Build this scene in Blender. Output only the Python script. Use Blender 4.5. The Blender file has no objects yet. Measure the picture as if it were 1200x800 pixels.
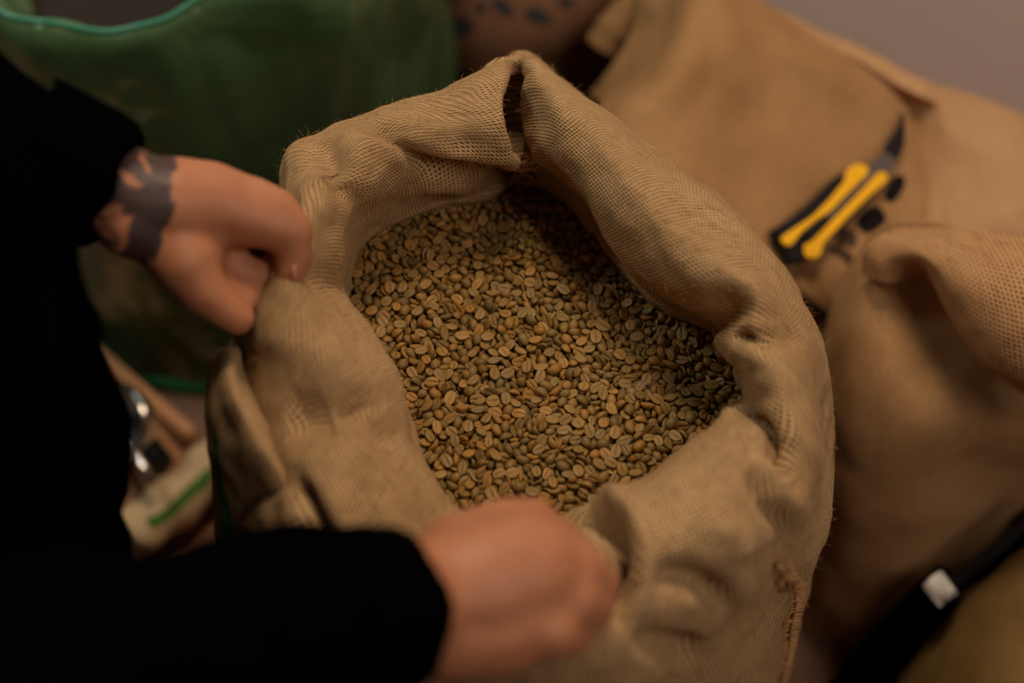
import bpy, bmesh, math, random
import numpy as np
from mathutils import Vector, Matrix, noise as mnoise
from mathutils.bvhtree import BVHTree
random.seed(7); rng = np.random.default_rng(7)
scene = bpy.context.scene
COL = scene.collection
PI = math.pi

# ------------------------------------------------------------------ camera
PITCH = math.radians(52.0)
CAM = Vector((0.0, -0.6157, 1.388))
FW = Vector((0, math.cos(PITCH), -math.sin(PITCH)))
UPV = Vector((0, math.sin(PITCH), math.cos(PITCH)))
K = 36.0 / 50.0 / 1200.0
cd = bpy.data.cameras.new('camera'); cam = bpy.data.objects.new('camera', cd); COL.objects.link(cam)
cam.location = CAM; cam.rotation_euler = (PI/2 - PITCH, 0, 0)
cd.lens = 50; cd.sensor_width = 36; cd.clip_start = 0.02
cd.dof.use_dof = True; cd.dof.focus_distance = 0.99; cd.dof.aperture_fstop = 2.2
scene.camera = cam

# ------------------------------------------------------------------ world, lights, exposure
w = bpy.data.worlds.new('world'); scene.world = w; w.use_nodes = True
w.node_tree.nodes['Background'].inputs[0].default_value = (1.0, 0.82, 0.68, 1)
w.node_tree.nodes['Background'].inputs[1].default_value = 0.042
def area(name, loc, target, size, power, color, size_y=None):
    l = bpy.data.lights.new(name, 'AREA'); l.energy = power; l.color = color; l.size = size
    if size_y: l.shape = 'RECTANGLE'; l.size_y = size_y
    o = bpy.data.objects.new(name, l); COL.objects.link(o); o.location = loc
    o.rotation_euler = (Vector(target) - Vector(loc)).to_track_quat('-Z', 'Y').to_euler()
    return o
area('ceiling_lamp', (0.05, 0.55, 2.3), (0.0, 0.0, 0.6), 0.45, 19, (1.0, 0.81, 0.60))
area('window_light', (1.0, -0.8, 2.1), (0.45, 0.8, 0.4), 0.7, 14.5, (1.0, 0.84, 0.73))
area('far_window_light', (-1.2, 0.6, 1.8), (-0.2, 0.1, 0.5), 0.4, 7, (0.92, 0.97, 0.92))
scene.view_settings.view_transform = 'Standard'; scene.view_settings.look = 'None'
scene.view_settings.gamma = 1; scene.view_settings.exposure = -0.08
scene.view_settings.use_curve_mapping = False

# ------------------------------------------------------------------ helpers
def W(px, py, z):
    """point at height z seen at photo position px, py"""
    d = FW + Vector((1, 0, 0)) * ((px - 600) * K) + UPV * ((400 - py) * K)
    t = (z - CAM.z) / d.z
    return CAM + d * t
def link(name, me, parent=None, mat=None):
    o = bpy.data.objects.new(name, me); COL.objects.link(o)
    if parent: o.parent = parent
    if mat: me.materials.append(mat)
    return o
def tag(o, label=None, cat=None, group=None, kind=None):
    if label: o['label'] = label
    if cat: o['category'] = cat
    if group: o['group'] = group
    if kind: o['kind'] = kind
    return o
def empty(name, loc, label, cat, group=None):
    o = bpy.data.objects.new(name, None); COL.objects.link(o); o.location = loc; o.empty_display_size = 0.05
    return tag(o, label, cat, group)
def setparent(o, p):
    o.parent = p; o.matrix_parent_inverse = Matrix.Translation(-Vector(p.location))
def mesh_np(name, V, F, uv=None, smooth=True):
    me = bpy.data.meshes.new(name)
    V = np.asarray(V, dtype=np.float32); F = np.asarray(F, dtype=np.int32)
    n = F.shape[1]
    me.vertices.add(len(V)); me.vertices.foreach_set('co', V.ravel())
    me.loops.add(F.size); me.loops.foreach_set('vertex_index', F.ravel())
    me.polygons.add(len(F)); me.polygons.foreach_set('loop_start', np.arange(len(F), dtype=np.int32) * n)
    if uv is not None:
        l = me.uv_layers.new(name='UVMap'); l.data.foreach_set('uv', np.asarray(uv, dtype=np.float32)[F.ravel()].ravel() if len(uv) == len(V) else np.asarray(uv, dtype=np.float32).ravel())
    me.update(calc_edges=True); me.validate()
    if smooth: me.polygons.foreach_set('use_smooth', np.ones(len(me.polygons), dtype=bool))
    return me
def cr(P, ts, closed):
    """Catmull-Rom along axis 0 of array P (n, ..., 3)"""
    n = P.shape[0]; out = []
    for t in ts:
        i = int(math.floor(t)); f = t - i
        if closed: a, b, c, d = [P[(i + k) % n] for k in (-1, 0, 1, 2)]
        else:
            if i >= n - 1: i = n - 2; f = 1.0
            b, c = P[i], P[i+1]
            a = P[i-1] if i > 0 else 2*b - c
            d = P[i+2] if i + 2 < n else 2*c - b
        out.append(0.5*((2*b) + (c - a)*f + (2*a - 5*b + 4*c - d)*f*f + (3*b - a - 3*c + d)*f**3))
    return np.array(out)
def grid_faces(nu, nv, closed_u):
    i = np.arange(nu if closed_u else nu - 1); j = np.arange(nv - 1)
    I, J = np.meshgrid(i, j, indexing='ij'); I2 = (I + 1) % nu
    return np.stack([I*nv + J, I2*nv + J, I2*nv + J + 1, I*nv + J + 1], -1).reshape(-1, 4)
def normals(G, closed):
    if closed: du = np.roll(G, -1, 0) - np.roll(G, 1, 0)
    else: du = np.gradient(G, axis=0)
    dv = np.gradient(G, axis=1)
    n = np.cross(du, dv); n /= np.linalg.norm(n, axis=-1, keepdims=True) + 1e-9
    return n
def fbm(P, scale, oct=3, seed=0.0):
    out = np.empty(P.shape[:-1]); flat = P.reshape(-1, 3); o = out.reshape(-1)
    for k in range(len(flat)):
        p = Vector(flat[k]) * scale + Vector((seed, seed*1.7, seed*0.3)); v = 0; a = 1.0
        for _ in range(oct):
            v += a * mnoise.noise(p); p = p * 2.03; a *= 0.5
        o[k] = v
    return out
def arc_uv(G, closed, urow):
    nu, nv, _ = G.shape
    v = np.concatenate([np.zeros((nu, 1)), np.cumsum(np.linalg.norm(np.diff(G, axis=1), axis=-1), axis=1)], 1)
    v = v - v[:, urow:urow+1]
    v = 0.8*v + 0.2*v.mean(0, keepdims=True)
    dd = np.linalg.norm(np.diff(G, axis=0), axis=-1); uo = np.concatenate([np.zeros((1, nv)), np.cumsum(dd, axis=0)], 0)
    uo = uo - uo[nu//2:nu//2+1]
    return 0.5*uo + 0.5*uo[:, urow:urow+1], v
def cloth(name, G, closed, mat, parent, urow, wr=0.004, wscale=14, seed=0.0, thick=0.0022, flip=False, flat=None):
    """turn a dense grid into a wrinkled, thick cloth mesh with metric UVs"""
    n = normals(G, closed)
    if flip: n = -n
    d = fbm(G, wscale, 3, seed)
    G = G + n * (d * wr)[..., None]
    nu, nv, _ = G.shape
    u, v = arc_uv(G if flat is None else flat, closed, urow)
    if flat is not None:
        ker = np.hanning(41); ker /= ker.sum()
        v = np.stack([np.convolve(np.concatenate([v[-20:, j], v[:, j], v[:20, j]]), ker, 'valid') for j in range(v.shape[1])], 1)
    F = grid_faces(nu, nv, closed)
    i = F // nv; j = F % nv
    U = u[i, j]
    if closed:
        last = i[:, :1] == nu - 1
        U = np.where((i == 0) & last, u[-1][j] + np.linalg.norm(G[0] - G[-1], axis=-1)[j], U)
    uv = np.stack([U, v[i, j]], -1).reshape(-1, 2)
    if flip: 
        F = F[:, ::-1]; uv = uv.reshape(-1, 4, 2)[:, ::-1].reshape(-1, 2)
    me = mesh_np(name, G.reshape(-1, 3), F, uv)
    o = link(name, me, None, mat)
    if thick:
        s = o.modifiers.new('thickness', 'SOLIDIFY'); s.thickness = thick; s.offset = -1
    if parent: setparent(o, parent)
    return o, G
def tube(pts, r, sides=8, cap=True):
    """verts, quads of a tube; r scalar or list"""
    P = [Vector(p) for p in pts]; n = len(P); V = []; F = []
    rr = r if hasattr(r, '__len__') else [r]*n
    up = Vector((0, 0, 1)); prev = None
    for i in range(n):
        t = (P[min(i+1, n-1)] - P[max(i-1, 0)]).normalized()
        a = prev if prev is not None else (up if abs(t.z) < 0.9 else Vector((1, 0, 0)))
        b = t.cross(a).normalized(); a2 = b.cross(t).normalized(); prev = a2
        for k in range(sides):
            an = 2*PI*k/sides; V.append(P[i] + (a2*math.cos(an) + b*math.sin(an))*rr[i])
    for i in range(n-1):
        for k in range(sides):
            k2 = (k+1) % sides; F.append((i*sides+k, i*sides+k2, (i+1)*sides+k2, (i+1)*sides+k))
    return V, F
def bm_tube(bm, pts, r, sides=8):
    V, F = tube(pts, r, sides); vs = [bm.verts.new(v) for v in V]
    for f in F:
        fc = bm.faces.new([vs[i] for i in f]); fc.smooth = True
    bm.faces.new(vs[:sides][::-1]); bm.faces.new(vs[-sides:])
def bm_prism(bm, poly, z0, z1, off=(0, 0)):
    """poly: list of (x,y)"""
    a = [bm.verts.new((x, y, z0)) for x, y in poly]; b = [bm.verts.new((x, y, z1)) for x, y in poly]
    n = len(poly)
    bm.faces.new(a[::-1]); bm.faces.new(b)
    for i in range(n): bm.faces.new((a[i], a[(i+1) % n], b[(i+1) % n], b[i]))
def from_bm(name, bm, parent, mat, bevel=0, smooth=False):
    bmesh.ops.recalc_face_normals(bm, faces=bm.faces)
    if bevel:
        bmesh.ops.bevel(bm, geom=[e for e in bm.edges if e.calc_face_angle(0) > 0.6], offset=bevel, segments=2, affect='EDGES')
    me = bpy.data.meshes.new(name); bm.to_mesh(me); bm.free()
    if smooth:
        for p in me.polygons: p.use_smooth = True
    return link(name, me, parent, mat)
def world_bvh(o, thick=False):
    me = o.data; mw = Matrix.Translation(-Vector((0, 0, 0)))
    return BVHTree.FromPolygons([v.co.copy() for v in me.vertices], [tuple(p.vertices) for p in me.polygons])
def decal(name, poly, bvh, mat, parent, step=3.0, lift=0.0012):
    """ink or dyed mark: a thin skin laid on the cloth, its outline given around a place on it"""
    xs = [p[0] for p in poly]; ys = [p[1] for p in poly]
    def inside(x, y):
        c = False; n = len(poly)
        for i in range(n):
            x1, y1 = poly[i]; x2, y2 = poly[(i+1) % n]
            if (y1 > y) != (y2 > y) and x < (x2-x1)*(y-y1)/(y2-y1)+x1: c = not c
        return c
    bm = bmesh.new(); g = {}
    nx = int((max(xs)-min(xs))/step)+2; ny = int((max(ys)-min(ys))/step)+2
    def vert(i, j):
        if (i, j) in g: return g[i, j]
        x = min(xs)+i*step; y = min(ys)+j*step
        d = (FW + Vector((1, 0, 0))*((x-600)*K) + UPV*((400-y)*K)).normalized()
        h, nrm, _, _ = bvh.ray_cast(CAM, d)
        v = None
        if h:
            if nrm.dot(d) > 0: nrm = -nrm
            v = bm.verts.new(h + nrm*lift)
        g[i, j] = v; return v
    for i in range(nx):
        for j in range(ny):
            if inside(min(xs)+(i+.5)*step, min(ys)+(j+.5)*step):
                q = [vert(i, j), vert(i+1, j), vert(i+1, j+1), vert(i, j+1)]
                if all(q): 
                    f = bm.faces.new(q); f.smooth = True
    for _ in range(3): bmesh.ops.smooth_vert(bm, verts=[v for v in bm.verts if v.is_boundary], factor=0.5, use_axis_x=True, use_axis_y=True, use_axis_z=True)
    o = from_bm(name, bm, None, mat)
    setparent(o, parent)
    return o

# ------------------------------------------------------------------ materials
def srgb(r, g, b):
    f = lambda c: (c/255/12.92) if c/255 <= 0.04045 else ((c/255+0.055)/1.055)**2.4
    return (f(r), f(g), f(b), 1)
class NT:
    def __init__(s, name):
        s.m = bpy.data.materials.new(name); s.m.use_nodes = True; s.t = s.m.node_tree; s.b = s.t.nodes['Principled BSDF']
    def n(s, typ, **kw):
        nd = s.t.nodes.new(typ)
        for k, v in kw.items():
            if k.startswith('i_'):
                key = k[2:]; nd.inputs[int(key) if key.isdigit() else key].default_value = v
            else: setattr(nd, k, v)
        return nd
    def l(s, a, b): s.t.links.new(a, b)
    def math(s, op, a, b=None, c=None):
        nd = s.n('ShaderNodeMath', operation=op)
        for k, x in enumerate((a, b, c)):
            if x is None: continue
            if isinstance(x, (int, float)): nd.inputs[k].default_value = x
            else: s.l(x, nd.inputs[k])
        return nd.outputs[0]
    def mix(s, fac, a, b, mode='MIX'):
        nd = s.n('ShaderNodeMix', data_type='RGBA', blend_type=mode)
        for k, x in ((0, fac), (6, a), (7, b)):
            if isinstance(x, (int, float, tuple)): nd.inputs[k].default_value = x
            else: s.l(x, nd.inputs[k])
        return nd.outputs[2]
def burlap(name, light, mid, dark, pitch=0.0028, strength=1.0, warp=0.95):
    m = NT(name); uv = m.n('ShaderNodeTexCoord').outputs['UV']
    ns = m.n('ShaderNodeTexNoise', i_Scale=12.0, i_Detail=2.0); m.l(uv, ns.inputs['Vector'])
    sub = m.n('ShaderNodeVectorMath', operation='SUBTRACT'); m.l(ns.outputs['Color'], sub.inputs[0]); sub.inputs[1].default_value = (.5, .5, .5)
    sc = m.n('ShaderNodeVectorMath', operation='SCALE'); m.l(sub.outputs[0], sc.inputs[0]); sc.inputs['Scale'].default_value = pitch*2.2
    ad = m.n('ShaderNodeVectorMath', operation='ADD'); m.l(uv, ad.inputs[0]); m.l(sc.outputs[0], ad.inputs[1])
    s2 = m.n('ShaderNodeVectorMath', operation='SCALE'); m.l(ad.outputs[0], s2.inputs[0]); s2.inputs['Scale'].default_value = 1/pitch
    sep = m.n('ShaderNodeSeparateXYZ'); m.l(s2.outputs[0], sep.inputs[0]); u, v = sep.outputs[0], sep.outputs[1]
    fu, fv = m.math('FLOOR', u), m.math('FLOOR', v)
    def thread(a, b, fa, ph):
        body = m.math('POWER', m.math('ABSOLUTE', m.math('SINE', m.math('MULTIPLY', a, PI))), 0.8)
        alt = m.math('COSINE', m.math('MULTIPLY', m.math('ADD', m.math('ADD', b, fa), ph), PI))
        return m.math('MULTIPLY', body, m.math('MULTIPLY_ADD', alt, 0.22, 0.78)), body
    hw, cw = thread(u, v, fu, 0.5); hf, cf_ = thread(v, u, fv, 1.5)
    # yarn thickness varies from thread to thread
    def yarn(fa, b):
        c = m.n('ShaderNodeCombineXYZ'); m.l(fa, c.inputs[0]); m.l(m.math('MULTIPLY', b, 0.12), c.inputs[1])
        t = m.n('ShaderNodeTexNoise', i_Scale=1.7, i_Detail=2.0); m.l(c.outputs[0], t.inputs['Vector']); return t.outputs[0]
    yw, yf = yarn(fu, v), yarn(fv, u)
    hw = m.math('MULTIPLY', hw, m.math('MULTIPLY_ADD', yw, 0.8, 0.6)); hf = m.math('MULTIPLY', hf, m.math('MULTIPLY_ADD', yf, 0.8, 0.6))
    h = m.math('MAXIMUM', hw, hf)
    hc = m.math('MAXIMUM', m.math('MULTIPLY', cw, m.math('MULTIPLY_ADD', yw, 0.9, 0.5)), m.math('MULTIPLY', cf_, m.math('MULTIPLY_ADD', yf, 0.9, 0.5)))
    gap = m.n('ShaderNodeMapRange', interpolation_type='SMOOTHSTEP'); gap.inputs[1].default_value = 0.50; gap.inputs[2].default_value = 0.86; m.l(hc, gap.inputs[0])
    big = m.n('ShaderNodeTexNoise', i_Scale=9.0, i_Detail=4.0); m.l(uv, big.inputs['Vector'])
    fine = m.n('ShaderNodeTexNoise', i_Scale=900.0, i_Detail=2.0); m.l(uv, fine.inputs['Vector'])
    base = m.mix(m.n('ShaderNodeMapRange').outputs[0], mid, light)
    mr = base.node.inputs[0].links[0].from_node; mr.inputs[1].default_value = 0.3; mr.inputs[2].default_value = 0.7
    m.l(m.math('ADD', m.math('MULTIPLY', big.outputs[0], 0.6), m.math('MULTIPLY', m.math('ADD', yw, yf), 0.2)), mr.inputs[0])
    base = m.mix(m.math('MULTIPLY', fine.outputs[0], 0.35), base, mid)
    col = m.mix(m.math('MULTIPLY_ADD', gap.outputs[0], warp, 1-warp), dark, base)  # weave holes are not cut; their unlit inside is painted dark
    m.l(col, m.b.inputs['Base Color']); m.b.inputs['Roughness'].default_value = 0.92
    m.b.inputs['Specular IOR Level'].default_value = 0.12
    m.b.inputs['Sheen Weight'].default_value = 0.25; m.b.inputs['Sheen Tint'].default_value = light; m.b.inputs['Sheen Roughness'].default_value = 0.6
    bp = m.n('ShaderNodeBump', i_Strength=0.85*strength, i_Distance=0.0011); m.l(m.math('ADD', h, m.math('MULTIPLY', fine.outputs[0], 0.25)), bp.inputs['Height']); m.l(bp.outputs[0], m.b.inputs['Normal'])
    return m.m
def plain(name, col, rough=0.5, metal=0, spec=0.5, var=0.0, vscale=30, bump=0.0, bscale=200, trans=0, coords='Object'):
    m = NT(name); tc = m.n('ShaderNodeTexCoord').outputs[coords]
    m.b.inputs['Base Color'].default_value = col; m.b.inputs['Roughness'].default_value = rough; m.b.inputs['Metallic'].default_value = metal
    m.b.inputs['Specular IOR Level'].default_value = spec; m.b.inputs['Transmission Weight'].default_value = trans
    if var:
        t = m.n('ShaderNodeTexNoise', i_Scale=vscale, i_Detail=4.0); m.l(tc, t.inputs['Vector'])
        dk = tuple(c*(1-var) for c in col[:3]) + (1,); lt = tuple(min(1, c*(1+var)) for c in col[:3]) + (1,)
        m.l(m.mix(t.outputs[0], dk, lt), m.b.inputs['Base Color'])
    if bump:
        t = m.n('ShaderNodeTexNoise', i_Scale=bscale, i_Detail=3.0); m.l(tc, t.inputs['Vector'])
        b = m.n('ShaderNodeBump', i_Strength=bump, i_Distance=0.002); m.l(t.outputs[0], b.inputs['Height']); m.l(b.outputs[0], m.b.inputs['Normal'])
    return m.m
M = {}
M['burlap'] = burlap('burlap', srgb(188, 155, 112), srgb(154, 120, 80), srgb(50, 30, 15))
M['burlap_plain'] = burlap('burlap_fine', srgb(180, 140, 97), srgb(148, 109, 69), srgb(84, 60, 34), 0.0028, 0.6, 0.5)
M['burlap_pale'] = burlap('burlap_pale', srgb(198, 158, 118), srgb(172, 130, 90), srgb(110, 78, 50), 0.0034, 0.6, 0.5)
M['burlap_coarse'] = burlap('burlap_coarse', srgb(194, 152, 108), srgb(166, 122, 80), srgb(60, 34, 18), 0.0040)
M['burlap_brown_shaded'] = burlap('burlap_brown_shaded', srgb(112, 80, 58), srgb(90, 62, 44), srgb(60, 38, 24), 0.003, 0.6, 0.5)  # brown burlap with the shade over its sack darkened into the colour
M['burlap_olive'] = burlap('burlap_olive', srgb(140, 112, 66), srgb(118, 92, 52), srgb(74, 56, 32), 0.003, 0.6, 0.5)
M['ink_black'] = plain('black_ink', srgb(26, 20, 20), 0.9, spec=0.1)
M['ink_faded'] = plain('faded_ink', srgb(74, 54, 42), 0.9, spec=0.1)
M['ink_blue'] = plain('blue_ink', srgb(44, 42, 46), 0.9, spec=0.1)
M['green_yarn'] = plain('green_yarn', srgb(34, 104, 54), 0.9, spec=0.1, var=0.4, vscale=300, bump=0.6, bscale=500)
M['yarn'] = plain('jute_yarn', srgb(176, 134, 88), 0.9, spec=0.1, var=0.3, vscale=200)
M['sweater'] = plain('black_knit', (0.0010, 0.0008, 0.0012, 1), 0.95, spec=0.0, bump=0.4, bscale=400)
M['black'] = plain('black_plastic', (0.006, 0.006, 0.007, 1), 0.5, spec=0.3)
M['yellow'] = plain('yellow_plastic', srgb(246, 184, 14), 0.45)
M['steel'] = plain('steel', srgb(120, 115, 115), 0.35, metal=0.8)
M['bright_steel'] = plain('bright_steel', srgb(225, 220, 215), 0.15, metal=1.0)
M['blade'] = plain('dark_blade', srgb(40, 36, 40), 0.35, metal=0.6)
M['white'] = plain('white_tag', srgb(205, 200, 190), 0.6)
M['wood'] = plain('pale_wood', srgb(186, 130, 82), 0.6, var=0.25, vscale=12, bump=0.2, bscale=40)
M['darkwood'] = plain('brown_wood', srgb(120, 72, 36), 0.6, var=0.3, vscale=12)
M['linen'] = plain('pale_cloth', srgb(196, 166, 126), 0.9, var=0.15, vscale=40, bump=0.3, bscale=300)
M['wall'] = plain('wall_paint', srgb(226, 206, 196), 0.55, var=0.05, vscale=3, bump=0.08, bscale=30)
M['floor'] = plain('floor_concrete', srgb(120, 84, 60), 0.7, var=0.25, vscale=5, bump=0.15, bscale=50)
def skin_mat():
    m = NT('skin'); tc = m.n('ShaderNodeTexCoord').outputs['Object']
    t = m.n('ShaderNodeTexNoise', i_Scale=35.0, i_Detail=3.0); m.l(tc, t.inputs['Vector'])
    c = m.mix(t.outputs[0], srgb(154, 98, 68), srgb(176, 118, 84))
    t2 = m.n('ShaderNodeTexNoise', i_Scale=90.0, i_Detail=4.0); m.l(tc, t2.inputs['Vector'])
    r = m.n('ShaderNodeMapRange'); r.inputs[1].default_value = 0.55; r.inputs[2].default_value = 0.75; m.l(t2.outputs[0], r.inputs[0])
    c = m.mix(m.math('MULTIPLY', r.outputs[0], 0.3), c, srgb(146, 70, 54))
    # tattoo on the left wrist: a dark inked band with lighter wisps
    at = m.n('ShaderNodeAttribute', attribute_name='tattoo')
    nz = m.n('ShaderNodeTexNoise', i_Scale=60.0, i_Detail=4.0, i_Distortion=1.2); m.l(tc, nz.inputs['Vector'])
    a = m.math('ADD', at.outputs['Fac'], m.math('MULTIPLY', m.math('SUBTRACT', nz.outputs[0], 0.5), 2.2))
    rr = m.n('ShaderNodeMapRange'); rr.inputs[1].default_value = 0.40; rr.inputs[2].default_value = 0.62; m.l(a, rr.inputs[0])
    c = m.mix(m.math('MULTIPLY', rr.outputs[0], 0.9), c, srgb(34, 32, 38))
    m.l(c, m.b.inputs['Base Color']); m.b.inputs['Roughness'].default_value = 0.5; m.b.inputs['Specular IOR Level'].default_value = 0.35
    m.b.inputs['Subsurface Weight'].default_value = 0.12; m.b.inputs['Subsurface Radius'].default_value = (0.01, 0.004, 0.002); m.b.inputs['Subsurface Scale'].default_value = 0.5
    f = m.n('ShaderNodeTexNoise', i_Scale=700.0, i_Detail=2.0); m.l(tc, f.inputs['Vector'])
    b = m.n('ShaderNodeBump', i_Strength=0.25, i_Distance=0.0006); m.l(f.outputs[0], b.inputs['Height']); m.l(b.outputs[0], m.b.inputs['Normal'])
    return m.m
M['skin'] = skin_mat()
M['nail'] = plain('nail', srgb(176, 116, 92), 0.5)
def plastic_mat():
    m = NT('green_film'); b = m.b
    tc = m.n('ShaderNodeTexCoord').outputs['Object']
    t = m.n('ShaderNodeTexNoise', i_Scale=6.0, i_Detail=5.0, i_Distortion=1.0); m.l(tc, t.inputs['Vector'])
    m.l(m.mix(t.outputs[0], srgb(50, 84, 52), srgb(88, 108, 72)), b.inputs['Base Color'])
    b.inputs['Roughness'].default_value = 0.18; b.inputs['Transmission Weight'].default_value = 0.15; b.inputs['IOR'].default_value = 1.25
    t2 = m.n('ShaderNodeTexNoise', i_Scale=16.0, i_Detail=4.0, i_Distortion=1.5); m.l(tc, t2.inputs['Vector'])
    bp = m.n('ShaderNodeBump', i_Strength=0.4, i_Distance=0.01); m.l(t2.outputs[0], bp.inputs['Height']); m.l(bp.outputs[0], b.inputs['Normal'])
    return m.m
M['film'] = plastic_mat()

# ------------------------------------------------------------------ setting
def box_obj(name, lo, hi, mat, kind=None, parent=None):
    bm = bmesh.new(); bm_prism(bm, [(lo[0], lo[1]), (hi[0], lo[1]), (hi[0], hi[1]), (lo[0], hi[1])], lo[2], hi[2])
    o = from_bm(name, bm, parent, mat)
    if kind: o['kind'] = kind
    return o
box_obj('floor', (-3, -3, -0.05), (3, 3, 0), M['floor'], 'structure')
wa = math.radians(-22)
wl = box_obj('wall_back', (-3.2, 0.0, 0), (3.2, 0.1, 2.9), M['wall'], 'structure')
wl.location = (0.1, 1.0, 0); wl.rotation_euler = (0, 0, wa)

# ------------------------------------------------------------------ the open sack
def loft_px(S, nu, nv, closed=True, vs=None):
    P = np.array([[list(W(*p)) for p in sec] for sec in S])
    ns = len(S); nr = P.shape[1]
    G = cr(P, np.linspace(0, ns, nu, endpoint=False) if closed else np.linspace(0, ns - 1, nu), closed)
    G = cr(G.transpose(1, 0, 2), np.linspace(0, nr - 1, nv), False).transpose(1, 0, 2)
    return G
# sections clockwise from the notch at the back; each from the inside below the beans, over the rim, down the outside
B = 0.60
mouth = [
 [(622,222,.56),(620,214,.60),(616,200,.615),(616,185,.625),(613,138,.652),(606,84,.700),(606,64,.690),(610,72,.60),(612,95,.50)],
 [(655,240,.56),(650,226,.60),(652,214,.615),(645,190,.650),(642,130,.705),(628,78,.712),(640,80,.680),(650,92,.60),(655,110,.50)],
 [(688,275,.56),(684,258,.60),(690,248,.615),(684,222,.655),(690,165,.712),(680,112,.712),(706,128,.675),(715,140,.60),(722,160,.50)],
 [(738,345,.56),(736,328,.60),(745,322,.615),(738,296,.655),(755,236,.718),(752,172,.708),(785,190,.660),(800,200,.58),(812,225,.46)],
 [(790,385,.56),(795,372,.60),(806,366,.615),(795,346,.650),(822,292,.715),(838,240,.700),(868,258,.650),(885,275,.57),(900,310,.44)],
 [(840,415,.56),(848,400,.60),(856,394,.615),(846,380,.640),(885,345,.705),(915,318,.685),(938,350,.635),(948,375,.56),(950,420,.42)],
 [(855,455,.56),(862,440,.60),(868,428,.615),(838,404,.645),(880,392,.690),(945,395,.670),(966,425,.615),(968,460,.54),(962,510,.40)],
 [(868,480,.56),(876,468,.60),(882,462,.615),(868,440,.645),(912,440,.694),(958,450,.655),(980,485,.590),(976,520,.51),(965,580,.38)],
 [(850,500,.56),(868,487,.60),(872,482,.615),(872,488,.635),(920,520,.672),(962,540,.640),(976,560,.560),(968,600,.48),(950,660,.34)],
 [(815,535,.56),(835,515,.60),(840,508,.62),(852,490,.665),(885,535,.697),(935,610,.660),(952,650,.540),(944,690,.44),(925,760,.30)],
 [(760,575,.56),(785,548,.60),(792,538,.625),(800,528,.675),(830,585,.708),(880,665,.668),(915,712,.540),(912,770,.40),(895,840,.26)],
 [(700,605,.56),(725,585,.60),(730,578,.625),(724,574,.670),(735,630,.705),(790,735,.672),(850,800,.550),(860,880,.40),(850,960,.25)],
 [(650,625,.56),(665,606,.60),(665,600,.63),(655,606,.660),(665,680,.695),(710,790,.670),(760,880,.55),(775,960,.40),(770,1040,.25)],
 [(590,640,.56),(600,618,.60),(595,610,.63),(590,640,.665),(590,705,.700),(610,810,.660),(620,920,.55),(630,1010,.40),(640,1090,.25)],
 [(540,630,.56),(552,608,.60),(540,602,.63),(530,610,.655),(500,690,.690),(490,800,.645),(480,900,.55),(490,1000,.40),(510,1080,.25)],
 [(515,600,.56),(530,585,.60),(515,575,.63),(500,560,.660),(440,620,.695),(390,740,.650),(370,830,.56),(380,930,.42),(410,1020,.25)],
 [(485,560,.56),(500,545,.60),(485,530,.63),(470,505,.670),(395,545,.705),(320,640,.665),(290,700,.60),(300,790,.46),(330,900,.28)],
 [(475,520,.56),(486,500,.60),(478,480,.63),(466,445,.680),(380,470,.710),(300,525,.675),(268,560,.62),(275,650,.50),(300,770,.32)],
 [(450,470,.56),(465,448,.60),(455,430,.63),(438,405,.680),(365,400,.720),(300,420,.700),(262,440,.65),(262,540,.53),(285,660,.36)],
 [(420,420,.56),(430,395,.60),(420,375,.63),(402,340,.680),(350,330,.735),(296,345,.725),(272,390,.68),(275,450,.56),(290,570,.40)],
 [(405,370,.56),(412,345,.60),(408,318,.63),(398,275,.680),(358,262,.735),(318,285,.725),(302,320,.68),(305,370,.56),(312,460,.40)],
 [(412,330,.56),(415,305,.60),(416,285,.625),(412,240,.670),(382,205,.720),(334,220,.715),(322,245,.68),(322,300,.56),(335,380,.40)],
 [(440,300,.56),(436,282,.60),(440,262,.62),(448,222,.660),(425,172,.715),(366,170,.712),(345,176,.68),(348,220,.56),(365,310,.40)],
 [(485,270,.56),(482,256,.60),(488,240,.618),(492,196,.650),(478,160,.705),(434,140,.710),(420,140,.68),(420,180,.56),(430,260,.42)],
 [(540,250,.56),(536,240,.60),(540,226,.615),(540,200,.645),(528,150,.706),(506,118,.708),(502,116,.68),(500,150,.57),(505,215,.44)],
 [(592,232,.56),(588,222,.60),(592,212,.615),(592,200,.640),(588,140,.705),(580,84,.712),(574,82,.69),(572,110,.59),(575,150,.48)],
]
for i, sec in enumerate(mouth):
    k = {5: .6, 6: 0, 7: .1, 20: .4}.get(i, 1.0 if (i < 5 or i > 20) else 0.0)
    x, y, z = sec[4-1]; sec[3] = (x, y, z + .026*k)
    x, y, z = sec[5]; sec[5] = (x, y, z - .006*k)
sack = empty('burlap_sack', (0.0, -0.02, 0), 'large open burlap sack of green coffee beans with rolled-down rim, held by two hands', 'sack')
G0 = loft_px(mouth, 560, 200); Gflat = G0.copy()
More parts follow.
